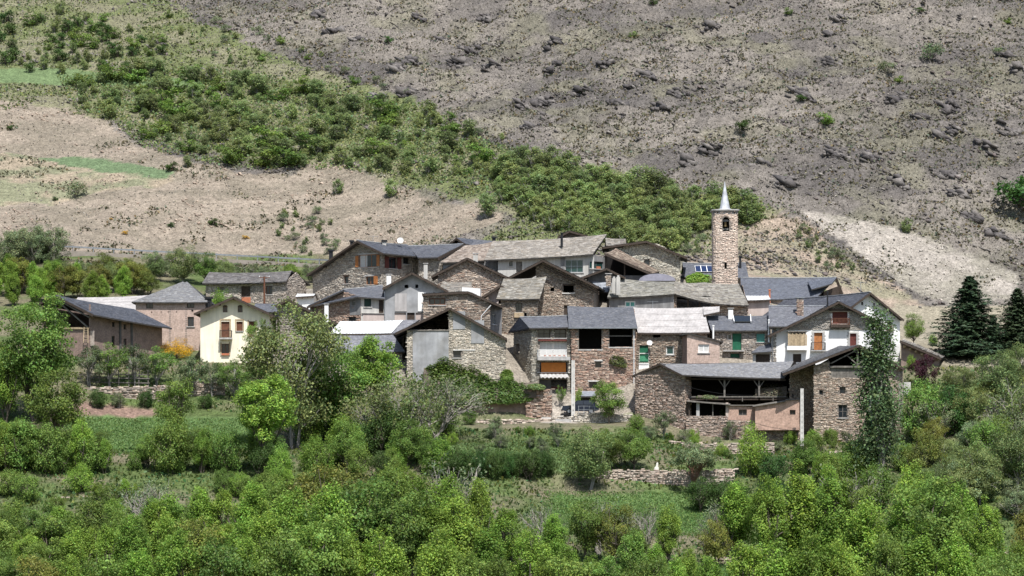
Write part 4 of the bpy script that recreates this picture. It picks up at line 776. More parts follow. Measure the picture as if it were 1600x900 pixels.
# ---- balcony house (front, centre)
W0 = Wall((X_(831, 349), 349), (X_(892, 349.5), 349.5)); WL = Wall((X_(803, 355), 355), (X_(831, 349), 349)); zb = W0.uz(860, 634)[1]; H = House('balcony_house', 'narrow house with white balcony and orange awning in the front row', (*W0.pt(2, 0)[:2], zb))
H.skip = []; ops = [(841, 514.5, 860, 528), (866.5, 514.5, 884.5, 528), (843.5, 534, 886, 556), (843.5, 566, 886, 584), (843, 593, 886, 633)]
zt = W0.uz(860, 512.5)[1]; W = H.wall(W0.A[:2], W0.B[:2], zb - 2, [(0, zt), (W0.L, zt)], ops, SW('grey'), rev=.5)
WLo = H.wall(WL.A[:2], WL.B[:2], zb - 2, [(0, WL.uz(803, 517)[1]), (WL.uz(815, 503)[0], WL.uz(815, 502)[1]), (WL.L, zt)], [(806, 538, 812, 553), (811, 508, 815, 517), (818, 508, 822, 517)], SW('grey'))
for r in ops[:2]: H.win(W, r, 'wood_dark', mull=1, depth=.3, trans=1)
for r in ((843.5, 534, 864, 556), (865, 534, 886, 556)): H.win(W, r, 'paint_white', 'curtain', mull=1, sill=None, depth=.3)
H.block(W, (841, 530.2, 886, 533), -.1, .25, 'wood_redbrown', 'beam'); H.block(W, (840, 557.5, 891, 563), 0, 1.1, 'concrete', 'balcony_slab'); H.rail(W, (841, 546, 886, 557.3), 1.05, 'paint_white', .13, .03)
g = MB(); W.slab(g, *W.rect((845.5, 566.5, 884, 583.5)), .05, .1); g.build('awning_blind', 'canvas_orange', H.root)
for k in range(5): H.block(W, (850 + k * 7.5, 554.6, 853.5 + k * 7.5, 557.3), .75, .98, 'terracotta', 'flower_pot')
u0, u1, z0, z1 = W.rect((843, 584.5, 887, 592)); n_ = 7; g = MB(); V = []; m_ = 57
for i in range(m_): t = i / (m_ - 1); h = abs(math.sin(t * n_ * math.pi)) * .16; V += [W.pt(u0 + (u1 - u0) * t, z1 + h * .5, .02), W.pt(u0 + (u1 - u0) * t, z0 + h, 1.5)]
g.add(V, [(2 * i, 2 * i + 1, 2 * i + 3, 2 * i + 2) for i in range(m_ - 1)]); g.build('scalloped_canopy', 'concrete', H.root)
g = MB(); W.slab(g, u0 - .3, u1 + .3, z1 + .12, z1 + .22, 0, .2); g.build('canopy_beam', 'concrete', H.root)
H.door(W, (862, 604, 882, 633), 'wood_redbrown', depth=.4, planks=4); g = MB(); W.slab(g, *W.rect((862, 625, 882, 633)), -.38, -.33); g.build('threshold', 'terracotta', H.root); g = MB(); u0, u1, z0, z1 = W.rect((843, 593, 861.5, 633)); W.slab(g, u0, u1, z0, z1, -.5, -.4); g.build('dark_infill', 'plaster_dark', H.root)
a, b = P(827, 512.5, 348.4), P(893.5, 511, 348.9); r1, r0 = P(890, 493, 353), P(812, 495.5, 353.2); H.roof(a, b, r1, r0, 'slate', cap='lead'); vl = P(795, 518, 355.2); H.roof(vl, vl + np.array([2, 3, 0]), r0 + np.array([2, 3, 0]), r0, 'slate')
H.roof(vl, a, r0, r0 + .001, 'slate'); H.barge([vl, r0 - UP * .05], 'wood_dark'); H.barge([r0 - UP * .05, a], 'wood_dark', .05, .16, .1)
H.wall(W0.B[:2], (X_(892, 356), 356), zb - 2, [(0, zt), (6, zt)], (), SW('grey'))
H.wall((X_(892, 357), 357), (X_(806, 357), 357), zb - 2, [(0, zt), (8, zt)], (), (None, 'mortar'))
# ---- hay loft house
TW = [(904.5, 513.5, 940, 545.5), (952, 513.5, 988, 542), (930, 564.5, 939.5, 574.5), (920.5, 596.5, 933, 606.5), (908, 612, 921, 640)]
H = eaves('hayloft_house', 'tall stone house with two big black loft openings under slate roof', (893, 349), (993, 349), 645, (888.5, 511.5), (996, 511.5), (478, 480), 4.2, 'slate', SW('red'), ops=TW[:4], rpx=(886.5, 989.5), oh=.5, sides=(None, dict(skin=SW('red'))))
H.wall((X_(894, 352), 352), (X_(992, 352), 352), H.Wf.zb + 2, [(0, P(0, 500, 352)[2]), (7.5, P(0, 500, 352)[2])], (), (None, 'interior_shade'), name='loft_shade_sheet')  # dark sheet added behind the loft openings, its colour stands for the shade inside
W = H.Wf; beam(H, W.pp(952, 525, -.1), W.pp(988, 525, -.1), .12, 'wood_grey', 'rail_beam'); H.block(W, (903, 545.8, 941.5, 547.6), -.3, .06, 'concrete', 'sill'); H.block(W, (951, 542.2, 989, 544), -.3, .06, 'concrete', 'sill')
for r in TW[2:4]: H.win(W, r, 'wood_dark', mull=0, sill=None, depth=.25); H.block(W, (r[0] - 2, r[1] - 2.4, r[2] + 2, r[1] - .2), -.1, .09, 'concrete_pale', 'lintel')
g = MB(); g.tube([W.pp(990.5, 513, .4), W.pp(990.5, 517, .15), W.pp(990.5, 617, .15)], .055, 6); g.build('downpipe', 'paint_white', H.root)
g = MB(); u0, u1, z0, z1 = W.rect((888, 511.8, 996.5, 513.2), .6); W.slab(g, u0, u1, z0, z1, .5, .66); g.build('gutter', 'metal_grey', H.root)
# ---- corrugated roof house
ZW = [(999.5, 540, 1013, 566), (1041, 540.5, 1053, 554), (1020.5, 522, 1032, 527.5)]
H = eaves('corrugated_roof_house', 'stone house with pale corrugated roof and green door', (994, 351), (1104, 351), 578, (996.5, 520.5), (1109, 519.5), (481, 480.5), 5.5, 'fibre', SW('brown'), ops=ZW, rpx=(989.5, 1099), oh=.5, sides=(None, dict(skin=SW('brown'))))
W = H.Wf; H.door(W, ZW[0], 'paint_green', split=(999.5, 553, 1013, 566), frame='concrete_pale'); H.win(W, ZW[1], 'paint_white', 'glass_green', mull=0, fw=.1); H.rail(W, (998, 555, 1014, 566), .3, 'paint_green', .12, sides=False); H.panel(W, (998, 567, 1014, 585), 'plaster_white', .07, .11)
dish(1015, 535.5, 350.3, .33, 'round white satellite dish beside the green door')
H.roof(P(1099.5, 492.5, 354), P(1124.5, 487.5, 354), P(1124.5, 479, 356), P(1098.5, 480, 356), 'fibre')
# ---- pink brick annex
H = gable('pink_annex', 'small pink brick annex with white window and tilted roof', (1073.5, 347), (1124.5, 347), 570, (1065, 521.5), (1076, 520), (1130, 533.5), 5, 'slab', (None, 'brick_pink'), ops=[(1091, 538, 1108, 551)], oh=.25, purl=False, barge=None, cat='annex', spal=[(.3, .25, .21), (.25, .2, .17)])
H.win(H.Wf, (1091, 538, 1108, 551), 'paint_white', 'curtain', mull=1, fw=.12); H.wall((X_(1066, 350.5), 350.5), (X_(1073.5, 347.05), 347.05), H.Wf.zb, [(0, P(0, 522, 349)[2]), (3.5, P(0, 522, 347)[2])], (), (None, 'brick_old'))  # left return is the shade side, its shade put in as darker brick
# ---- green door house
DW = [(1144.5, 521, 1158.5, 547), (1141, 552.5, 1155.5, 568), (1137, 522, 1143.5, 531), (1182, 521.5, 1195, 534.5)]
H = eaves('green_door_house', 'stone house with two green doors one above the other', (1118, 352), (1204, 352), 570, (1111.5, 516), (1201, 516), (493, 493), 4, 'slate', SW('grey'), ops=DW, rpx=(1103, 1202), oh=.5)
W = H.Wf; H.door(W, DW[0], 'paint_green'); H.door(W, DW[1], 'paint_green'); H.win(W, DW[2], 'paint_white', mull=0, sill=None); H.win(W, DW[3], 'paint_teal', 'paint_teal', mull=1); H.block(W, (1130, 547.3, 1163, 549), 0, .6, 'concrete', 'balcony_slab')
H.chimney(1138, 1145.5, 481, 494, 355, 'plaster_white', 'concrete'); H.flue(1114.5, 508, 531, 350.5, .11, 'paint_white'); H.flue(1201.2, 499, 531, 350.5, .09, 'paint_white')
e0, e1, r0, r1 = H.e; nr = unit(np.cross(e1 - e0, r0 - e0)); q = lambda s_, t, h: (e0 * (1 - s_) + e1 * s_) * (1 - t) + (r0 * (1 - s_) + r1 * s_) * t + nr * h
g = MB(); g.slab([q(.43, .5, .2), q(.70, .5, .2), q(.70, .88, .2), q(.43, .88, .2)], .1); sk = g.build('skylight', 'glass', H.root)
for s0 in (.42, .70): g = MB(); g.bar(q(s0, .46, .2), q(s0, .92, .2), .1, .2); g.build('skylight_frame', 'paint_white', sk)
W0 = Wall((X_(1176, 349.5), 349.5), (X_(1205, 349.5), 349.5)); H2 = House('porch_shed', 'tiny lean-to shed with slate roof left of the white house', W0.pt(1, W0.uz(1190, 568)[1]), 'shed'); W = H2.wall(W0.A[:2], W0.B[:2], W0.uz(1190, 590)[1], [(0, W0.uz(1176, 550.5)[1]), (W0.L, W0.uz(1204, 550)[1])], [(1181, 553.5, 1203, 566)], (None, 'plaster_offwhite')); H2.roof(P(1174, 551, 349), P(1206, 549, 349), P(1204.5, 536.5, 351.8), P(1186, 541, 351.8), 'slate'); H2.door(W, (1181, 553.5, 1203, 566), 'wood_dark', planks=5)
# ---- white house
WW = [(1300.5, 487, 1324.5, 506), (1272, 520, 1285, 546.5), (1328, 521, 1338, 543), (1239, 553, 1252, 566), (1236, 519, 1258, 540)]
H = gable('white_house', 'white plastered house with stone gable and wooden balcony', (1206, 350.5), (1366, 350.5), 570, (1200, 524), (1311, 470.5), (1372, 501), 9, 'slate', (None, 'plaster_white'), ops=WW, oh=.9, cap='lead', spal=[(.1, .103, .118), (.12, .122, .135), (.088, .09, .104)],
  wtop=lambda W, tf: [(0, W.uz(1206, 511)[1]), (W.uz(1232, 511)[0], W.uz(1232, 511)[1]), (W.uz(1311, 480)[0], tf(W.uz(1311, 480)[0])), (W.L, tf(W.L))])
W = H.Wf; zs = W.uz(1300, 515.5)[1]; R = W.R; vl, va, vr, bk_ = H.v; tf = W.topf
stone_field(W.A + W.n * .01, W.e, W.n, W.L, zs, lambda u: min(tf(u), tf(u)) if u > W.uz(1230, 500)[0] else zs, R, 'grey', W.obj, dep=.07); stone_field(W.A + W.n * .01, W.e, W.n, W.uz(1213, 540)[0], W.zb, lambda u: zs + .3, [], 'grey', W.obj, dep=.05)
H.roof(P(1201, 510, 349.6), P(1234, 510, 349.6), P(1290, 478, 355.2), P(1201, 478, 355.2), 'slate', cap='lead'); H.win(W, WW[0], 'wood_redbrown', 'wood_redbrown', mull=2, sill=None, depth=.2); H.block(W, (1298, 507, 1329, 511.5), 0, .75, 'wood_dark', 'balcony_slab'); H.rail(W, (1299, 497, 1328, 507), .72, 'wood_brown', .16, .05); H.block(W, (1296, 482, 1329, 485.5), -.1, .5, 'wood_dark', 'lintel_beam')
H.door(W, WW[1], 'wood_orange', planks=2); H.door(W, WW[2], 'wood_redbrown', planks=2); H.door(W, WW[3], 'wood_dark'); H.win(W, WW[4], 'wood_brown', mull=1, sill=None)
for r in (WW[1], WW[2]):
    for k in range(9):
        for sd in (0, 1): y = r[1] + (r[3] - r[1]) * k / 9; w_ = 3.4 + 1.6 * (k % 2); x0 = r[0] - w_ if sd == 0 else r[2] + .2; g = MB(); W.slab(g, *W.rect((x0, y, x0 + w_ - .2, y + (r[3] - r[1]) / 9 - .25)), .005, .05); g.build('quoin_stone', 'concrete', H.root)
    H.block(W, (r[0] - 4, r[1] - 3, r[2] + 4, r[1] - .2), 0, .06, 'concrete_pale', 'lintel')
H.rail(W, (1268, 535, 1290, 547), .5); H.block(W, (1267, 547.2, 1291, 548.8), 0, .55, 'concrete', 'balcony_slab'); H.block(W, (1230, 540.5, 1262, 547), 0, 1.0, 'plaster_white', 'balcony_slab'); H.block(W, (1231, 517, 1261, 518.8), 0, 1.05, 'wood_grey', 'balcony_roof')
for k in range(15): x = 1231.2 + k * 2; H.block(W, (x, 521 + (k * 7 % 3) * .8, x + 1.75, 540.2), .9, .96, 'wood_pale', 'plank')
H.chimney(1245.5, 1255.5, 464.5, 491, 352.5, 'brick_salmon', 'metal_grey', 'slab', 'red'); H.flue(1293, 455, 478, 357, .09, 'metal_dark'); g = MB(); g.tube([W.pp(1207.5, 512, .3), W.pp(1207.5, 516, .1), W.pp(1207.5, 565, .1)], .06, 6); g.build('downpipe', 'metal_grey', H.root)
# ---- second white house behind it, its gable turned to the right
H = gable('rear_white_house', 'white gabled house behind, half hidden by the poplar', (1320, 351.9), (1406, 355.6), 568, (1313, 492), (1360, 456.5), (1412, 499), 18, 'slate', (None, 'plaster_white'), ops=[(1345.5, 471.5, 1349, 477), (1364.5, 473.5, 1367.2, 481.5), (1386.5, 500, 1393, 517), (1387, 530, 1393, 538.5)], oh=.7, cap='lead', barge='wood_dark', spal=[(.1, .103, .118), (.12, .122, .135), (.088, .09, .104)])
W = H.Wf; H.win(W, (1345.5, 471.5, 1349, 477), 'wood_dark', mull=0, sill=None); H.win(W, (1364.5, 473.5, 1367.2, 481.5), 'wood_dark', mull=0, sill=None); H.door(W, (1386.5, 500, 1393, 517), 'wood_dark'); H.win(W, (1387, 530, 1393, 538.5), 'wood_dark', mull=0); H.block(W, (1383, 517.5, 1397, 520), 0, .8, 'wood_grey', 'balcony_slab'); H.rail(W, (1383, 508, 1397, 517.3), .75, 'wood_brown', .2, .04)
g = MB(); W.slab(g, *W.rect((1394, 537, 1406, 556)), .02, .08); g.build('white_siding', 'paint_white', H.root)
# ---- brown shed at right
W0 = Wall((X_(1408, 352), 352), (X_(1466, 352), 352)); zb = W0.uz(1440, 582)[1]; H = House('brown_lean_to', 'brown lean-to shed with sloping slate roof right of the white houses', (*W0.pt(2, 0)[:2], zb), 'shed'); e = [P(1471, 559, 351), P(1476, 556, 356), P(1411, 529.5, 356), P(1406, 531.5, 351)]
H.roof(e[0], e[1], e[2], e[3], 'slab'); W = H.wall(W0.A[:2], W0.B[:2], zb - 2, [(0, W0.uz(1408, 535)[1]), (W0.L, W0.uz(1466, 559)[1])], (), (None, 'rendering')); H.wall(W0.B[:2], (X_(1470, 356), 356), zb - 2, [(0, W0.uz(1466, 559)[1]), (4, W0.uz(1466, 559)[1])], (), (None, 'rendering')); H.barge([e[3], e[0]], 'wood_dark')
for k in range(6): H.block(W, (1412 + k * 9, 539.5 + k * 3.9, 1415 + k * 9, 543 + k * 3.9), .02, .5, 'wood_pale', 'rafter')
# ---- stone end block and open shed
W0 = Wall((X_(993, 342.5), 342.5), (X_(1070, 338.5), 338.5)); zb = W0.uz(1030, 668)[1]; H = House('shed_block', 'brown stone block and open timber shed with slate roof in the front', (*W0.pt(4, 0)[:2], zb), 'barn'); H.spal = [(.15, .15, .158), (.125, .127, .135), (.19, .188, .19), (.145, .14, .135)]
W = H.wall(W0.A[:2], W0.B[:2], zb - 2, [(0, W0.uz(993, 588)[1]), (W0.uz(1031, 571)[0], W0.uz(1031, 570.5)[1]), (W0.L, W0.uz(1069, 587)[1])], (), SW('brown'))
H.wall((X_(996, 349), 349), W0.A[:2], zb - 2, [(0, W0.uz(993, 588)[1]), (7, W0.uz(993, 588)[1])], (), SW('brown')); Wc = H.wall(W0.B[:2], (X_(1080, 339.6), 339.6), zb - 2, [(0, W0.uz(1069, 587)[1]), (1.3, W0.uz(1069, 588)[1])], (), SW('brown'))
a, b, r1, r0 = P(1066, 585.5, 337.6), P(1226, 591, 338.6), P(1240, 564.5, 345), P(1031, 568, 345.5); H.roof(a, b, r1, r0, 'slate'); vl = P(987.5, 587, 343); H.roof(vl, a, r0 + .002, r0, 'slate') if False else None
H.roof(vl, vl + np.array([1.5, 6, 0]), r0 + np.array([1.5, 3, 0]), P(1031, 567.5, 340), 'slate'); H.roof(P(1031, 567.5, 340), a, r0 + np.array([.3, 0, 0]), r0, 'slate'); H.barge([vl, P(1031, 567.5, 340), a], 'wood_dark', .06, .2, .14)
H.wall((X_(1244, 345.1), 345.1), (X_(1026, 345.1), 345.1), zb - 2, [(0, P(0, 566, 346)[2]), (16, P(0, 569, 346)[2])], (), (None, 'interior_shade')); H.wall((X_(1080, 339.6), 339.6), (X_(1080, 345), 345), zb - 2, [(0, P(0, 588, 339)[2]), (7, P(0, 570, 346)[2])], (), (None, 'interior_shade'))
WS = Wall((X_(1080, 338.8), 338.8), (X_(1234, 338.8), 338.8)); fl = MB(); u0, u1, z0, z1 = WS.rect((1080, 622, 1234, 625)); WS.slab(fl, u0, u1, z0, z1, -8, 0); fl.build('loft_floor', 'wood_dark', H.root)
for x in (1132, 1186): beam(H, WS.pp(x, 592, -.1), WS.pp(x, 625, -.1), .2, 'wood_grey', 'post'); beam(H, WS.pp(x, 606, -.1), WS.pp(x - 10, 592, -.1), .1, 'wood_grey', 'brace'); beam(H, WS.pp(x, 606, -.1), WS.pp(x + 10, 592, -.1), .1, 'wood_grey', 'brace')
beam(H, WS.pp(1080, 620, .05), WS.pp(1229, 620, .05), .13, 'wood_grey', 'rail_beam'); beam(H, WS.pp(1068, 592, .1), WS.pp(1228, 594, .1), .16, 'wood_dark', 'eave_beam')
for x in (1104, 1160, 1208): beam(H, WS.pp(x, 620, .05), WS.pp(x, 627, .05), .09, 'wood_grey', 'baluster')
WB = Wall((X_(1072, 338), 338), (X_(1250, 337), 337)); Wb = H.wall(WB.A[:2], WB.B[:2], WB.uz(1150, 720)[1], [(0, WB.uz(1072, 650)[1]), (WB.uz(1136, 650)[0], WB.uz(1136, 650)[1]), (WB.uz(1137, 656)[0], WB.uz(1137, 656)[1]), (WB.L, WB.uz(1250, 663)[1])], (), SW('brown'), name='retaining_wall')
# little pens under the shed
LP_ = Wall((X_(1076, 338.3), 338.3), (X_(1137, 338), 338)); H = House('lean_to_pen', 'low open pen with tilted board roof beneath the timber shed', LP_.pt(2, LP_.uz(1100, 650)[1]), 'shed')
H.wall((X_(1076, 341), 341), (X_(1137, 341), 341), LP_.uz(1100, 655)[1], [(0, LP_.uz(1076, 626)[1]), (4.6, LP_.uz(1137, 631)[1])], (), (None, 'interior_shade')); e = [LP_.pp(1073, 626, .5), LP_.pp(1141, 631.5, .5), LP_.pp(1141, 629.5, -2.5), LP_.pp(1073, 623.5, -2.5)]; H.roof(*e, 'metal', .1) if False else None
g = MB(); g.slab(e, .12); g.build('board_roof', 'wood_grey', H.root)
for x, w_, m_ in ((1088, 5, 'concrete'), (1113, 1.6, 'wood_grey'), (1134, 4, 'brick_salmon'), (1076, 2, 'wood_dark')): H.block(LP_, (x, 629, x + w_, 652), -.25, 0, m_, 'post')
W0 = Wall((X_(1137, 338), 338), (X_(1181, 338), 338)); H = House('brick_hutch', 'small brick hutch with black hatch under the timber shed railing', W0.pt(2, W0.uz(1150, 660)[1]), 'shed'); W = H.wall(W0.A[:2], W0.B[:2], W0.uz(1150, 664)[1], [(0, W0.uz(1137, 633)[1]), (W0.L, W0.uz(1180, 636)[1])], [(1154, 640, 1167, 649)], (None, 'brick_salmon')); H.win(W, (1154, 640, 1167, 649), 'wood_grey', mull=1, sill=None, depth=.2)
g = MB(); W.slab(g, -.2, W.L, W.uz(1150, 634)[1], W.uz(1150, 632.5)[1], -2, .25); g.build('board_roof', 'wood_grey', H.root)
W0 = Wall((X_(1180, 336.4), 336.4), (X_(1249, 336), 336)); H = House('salmon_brick_pen', 'salmon brick pen with slanting top and tiny window', W0.pt(2, W0.uz(1200, 662)[1]), 'shed')
W = H.wall(W0.A[:2], W0.B[:2], W0.uz(1200, 672)[1], [(0, W0.uz(1180, 634)[1]), (W0.uz(1227, 627)[0], W0.uz(1227, 627)[1]), (W0.uz(1227.3, 625)[0], W0.uz(1227.3, 624.5)[1]), (W0.L, W0.uz(1249, 624.5)[1])], [(1234, 640.5, 1243, 648)], (None, 'brick_salmon')); H.win(W, (1234, 640.5, 1243, 648), 'wood_dark', mull=1, sill=None, depth=.2)
H.wall((X_(1180, 338), 338), W0.A[:2], W0.uz(1200, 672)[1], [(0, W0.uz(1180, 634)[1]), (1.6, W0.uz(1180, 634)[1])], (), (None, 'brick_salmon')); H.wall(W0.B[:2], (X_(1249, 338), 338), W0.uz(1200, 672)[1], [(0, W0.uz(1249, 624.5)[1]), (2, W0.uz(1249, 624.5)[1])], (), (None, 'brick_salmon'))
e = [W.pp(1176, 634.5, .3), W.pp(1227, 626.5, .3), W.pp(1227, 625, -1.9), W.pp(1176, 633, -1.9)]; g = MB(); g.slab(e, .1); g.build('board_roof', 'wood_grey', H.root); e = [W.pp(1227.3, 624.5, .15), W.pp(1249.5, 623.5, .15), W.pp(1249.5, 622.5, -1.9), W.pp(1227.3, 623.5, -1.9)]; g = MB(); g.slab(e, .1); g.build('board_roof', 'wood_grey', H.root)
# ---- big barn at lower right
H0y = 334.6; vl, va, vr = P(1223, 583.5, H0y - .8), P(1342.5, 538.5, H0y - .8), P(1414, 575.5, H0y - .8); W0 = Wall((X_(1272, H0y), H0y), (X_(1410, H0y), H0y)); zb = W0.uz(1340, 694)[1]; H = House('timber_gable_barn', 'big stone barn with open timber truss gable behind the poplar', (*W0.pt(5, 0)[:2], zb), 'barn'); H.spal = [(.16, .158, .16), (.13, .13, .135), (.2, .195, .19), (.15, .145, .14)]
tf = lambda px: W0.uz(px, 0)[0]; OP = [(1280, 610, 1286, 617), (1312, 605, 1321, 615), (1310, 633, 1324, 652.6)]; zt = W0.uz(1300, 590.5)[1]
W = H.wall(W0.A[:2], W0.B[:2], zb - 2, [(0, W0.uz(1272, 571)[1]), (W0.uz(1296, 570)[0], W0.uz(1296, 564)[1]), (W0.uz(1296.3, 570)[0], zt), (W0.uz(1364, 570)[0], zt), (W0.uz(1364.3, 570)[0], W0.uz(1364, 556)[1]), (W0.L, W0.uz(1410, 576.5)[1])], OP, SW('brown'))
H.wall((X_(1234, 338.8), 338.8), (X_(1274, 338.8), 338.8), zb - 2, [(0, P(0, 583, 338.8)[2]), (3, P(0, 568, 338.8)[2])], [(1238, 615, 1240, 622)], SW('brown')); H.wall((X_(1272, 338.9), 338.9), W0.A[:2], zb - 2, [(0, P(0, 569, 338)[2]), (4.3, P(0, 571, H0y)[2])], (), SW('brown')); H.wall(W0.B[:2], (X_(1410, 345), 345), zb - 2, [(0, P(0, 576.5, H0y)[2]), (11, P(0, 576.5, H0y)[2])], (), SW('brown')); H.wall((X_(1410, 345), 345), (X_(1234, 345), 345), zb - 2, [(0, zt), (6.5, P(0, 543, 345)[2]), (13, zt)], (), (None, 'interior_shade'))
bk_ = np.array([-.9, 11.5, .3]); H.roof(vl, vl + bk_ + [1.6, 0, .3], va + bk_, va, 'slate'); H.roof(vr + bk_, vr, va, va + bk_, 'slate'); H.barge([vl, va, vr], 'wood_dark')
for k in range(13): t = (k + .1) / 13; H.block(W, (1296 + 68 * t, 573.5, 1296 + 68 * t + 5, 590.3), -.12, -.06, 'wood_grey', 'plank')
beam(H, W.pp(1340, 548, .1), W.pp(1340, 573, .1), .22, 'wood_grey', 'king_post'); beam(H, W.pp(1296, 573, .1), W.pp(1364, 573, .1), .2, 'wood_grey', 'tie_beam'); beam(H, W.pp(1340, 570, .1), W.pp(1324, 556, .1), .13, 'wood_grey', 'brace'); beam(H, W.pp(1340, 570, .1), W.pp(1356, 556, .1), .13, 'wood_grey', 'brace'); beam(H, W.pp(1298, 568, .3), W.pp(1342, 545, .3), .14, 'wood_grey', 'rafter'); beam(H, W.pp(1386, 566, .3), W.pp(1342, 545, .3), .14, 'wood_grey', 'rafter')
H.win(W, OP[0], 'wood_dark', mull=0, sill=None); H.win(W, OP[1], 'wood_dark', mull=0, sill=None); H.win(W, OP[2], 'wood_grey', mull=1, trans=1); H.block(W, (1404, 598, 1411.5, 660), .02, .1, 'brick_old', 'brick_pilaster'); H.block(W, (1412, 597, 1423, 616), -.6, -.2, 'plaster_offwhite', 'white_buttress')
# ================================================================== walls, poles, car and small things
def terrace_wall(pts, h_px, label, pal='wallstone', skin='mortar', name='terrace_wall', th=.7, sw=.36, sh=.15, dep=.09):
    """dry stone wall along [(px, py_top, Y)...]; h_px its visible height"""
    T = [P(*q) for q in pts]; r = thing(name, label, 'wall', T[len(T) // 2] - UP * (h_px * T[0][1] / F))
    for i in range(len(T) - 1):
        W = Wall(T[i][:2], T[i + 1][:2]); zb = min(T[i][2], T[i + 1][2]) - h_px * T[i][1] / F - 1.0; g = MB(); a, b = T[i][2], T[i + 1][2]
        V = [W.pt(0, zb), W.pt(W.L, zb), W.pt(W.L, b), W.pt(0, a), W.pt(0, zb, -th), W.pt(W.L, zb, -th), W.pt(W.L, b, -th), W.pt(0, a, -th)]
        g.add(V, [(0, 1, 2, 3), (3, 2, 6, 7), (1, 5, 6, 2), (4, 0, 3, 7), (5, 4, 7, 6)]); o = g.build('wall_core', skin, r)
        if pal: stone_field(W.A, W.e, W.n, W.L, zb, lambda u: a + (b - a) * u / W.L + .08 * math.sin(u * 3.1) + .05, [], pal, o, sw, sh, dep=dep)
        if pal:   # loose top stones
            n = int(W.L / .5); u = np.sort(RNG.uniform(0, W.L, n)); u1 = u + RNG.uniform(.2, .6, n); zt = a + (b - a) * u / W.L; V, Fc, C = boxes_mesh(W.A - W.n * .5, W.e, W.n, u, u1, zt - .03, zt + RNG.uniform(.05, .2, n), RNG.uniform(.35, .6, n), jit_cols(pal, n)); link_mesh('coping_stones', V, Fc, 'stone', o, 'stuff', None, C)
    return r
terrace_wall([(925, 737, 312.6), (1000, 735, 312.4), (1075, 737, 312.4), (1148, 734, 312.8)], 34, 'long pale dry stone terrace wall below the orchard')
terrace_wall([(134, 606, 335.4), (190, 606, 335.2), (252, 604, 335.4)], 32, 'rough stone terrace wall under the fruit trees left', 'brown')
terrace_wall([(252, 604, 335.5), (300, 598, 337), (352, 600, 338)], 40, 'stone terrace wall below the yellow house', 'brown')
terrace_wall([(704, 658, 335.5), (800, 657, 336), (862, 656, 337.2)], 14, 'low stone wall edging the lane under the ivy hedge', 'wallstone')
terrace_wall([(714, 624, 343.4), (822, 621, 343.2)], 30, 'brown rendered wall beneath the ivy hedge', None, 'rendering', 'garden_wall')
terrace_wall([(822, 606, 342.6), (862.5, 609, 342.4)], 44, 'brown rubble wall left of the balcony house door', 'red', name='garden_wall')
terrace_wall([(862.5, 652, 341.5), (895, 651, 341.2)], 16, 'short concrete kerb wall before the balcony house', 'pale')
terrace_wall([(897, 647, 341), (946, 645, 341), (985, 650, 341)], 22, 'pale stone parapet wall in front of the parked car', 'pale')
terrace_wall([(1028, 690, 331.8), (1110, 694, 331.4), (1210, 692, 331.2)], 22, 'mossy low terrace wall below the timber shed', 'wallstone')
terrace_wall([(1040, 716, 327), (1140, 716, 326.5)], 14, 'lowest broken terrace wall above the orchard', 'wallstone')
terrace_wall([(1296, 706, 327.5), (1356, 708, 327)], 36, 'stone terrace wall at the foot of the poplar', 'brown')
terrace_wall([(1110, 872, 285.5), (1220, 874, 285.5), (1330, 872, 286), (1470, 868, 287), (1620, 862, 289)], 28, 'shaded rubble wall along the bottom right field', 'brown')
terrace_wall([(-20, 790, 296), (90, 778, 297), (150, 776, 297.5)], 24, 'crumbling earth bank wall at the far left', 'brown')
def pole(px, pt, pb, Y, r, m, name, label, arm=None, holes=False, lean=0):
    a, b = P(px + lean, pb, Y) - UP * .6, P(px, pt, Y); t = thing(name, label, 'pole', P(px + lean, pb, Y)); g = MB()
    if holes:
        for k in range(2):
            o = np.array([(k - .5) * r * 1.1, 0, 0]); g.bar(a + o, b + o * .8, r * .75, r * 1.4)
        n = 12
        for k in range(n): q = a + (b - a) * (k + .5) / n; g.box(q, np.array([r * .55, 0, 0]), np.array([0, r * .55, 0]), UP * (b[2] - a[2]) / n * .28)
    else: g.tube([a, (a + b) / 2, b], [r, r * .9, r * .75], 8)
    g.build('shaft', m, t)
    if arm:
        for k, (dz, L) in enumerate(arm): q = b - UP * dz; g = MB(); g.bar(q - [L, -.1, 0], q + [L, .1, 0], .1); c = g.build('crossarm', m, t); [MB().tube([q + [s_ * L * .85, 0, .05], q + [s_ * L * .85, 0, .25]], .05, 6).build('insulator', 'paint_white', c) for s_ in (-1, 1)]
    return t
pole(413, 432, 482, 379, .15, 'wood_brown', 'utility_pole', 'brown wooden utility pole before the long stone house', arm=[(.15, .75)])
pole(895.5, 563, 660, 342.3, .24, 'concrete_pale', 'utility_pole', 'slotted pale concrete pole by the balcony house', holes=True)
pole(1253, 607, 704, 333.4, .22, 'concrete_pale', 'utility_pole', 'slotted pale concrete pole before the salmon brick pen', holes=True)
pole(380, 777, 822, 272, .14, 'wood_pale', 'leaning_pole', 'leaning weathered post sticking out of the thicket', lean=10)
pole(470.5, 756, 806, 275, .07, 'wood_grey', 'thin_pole', 'thin grey stake standing in the thicket left')
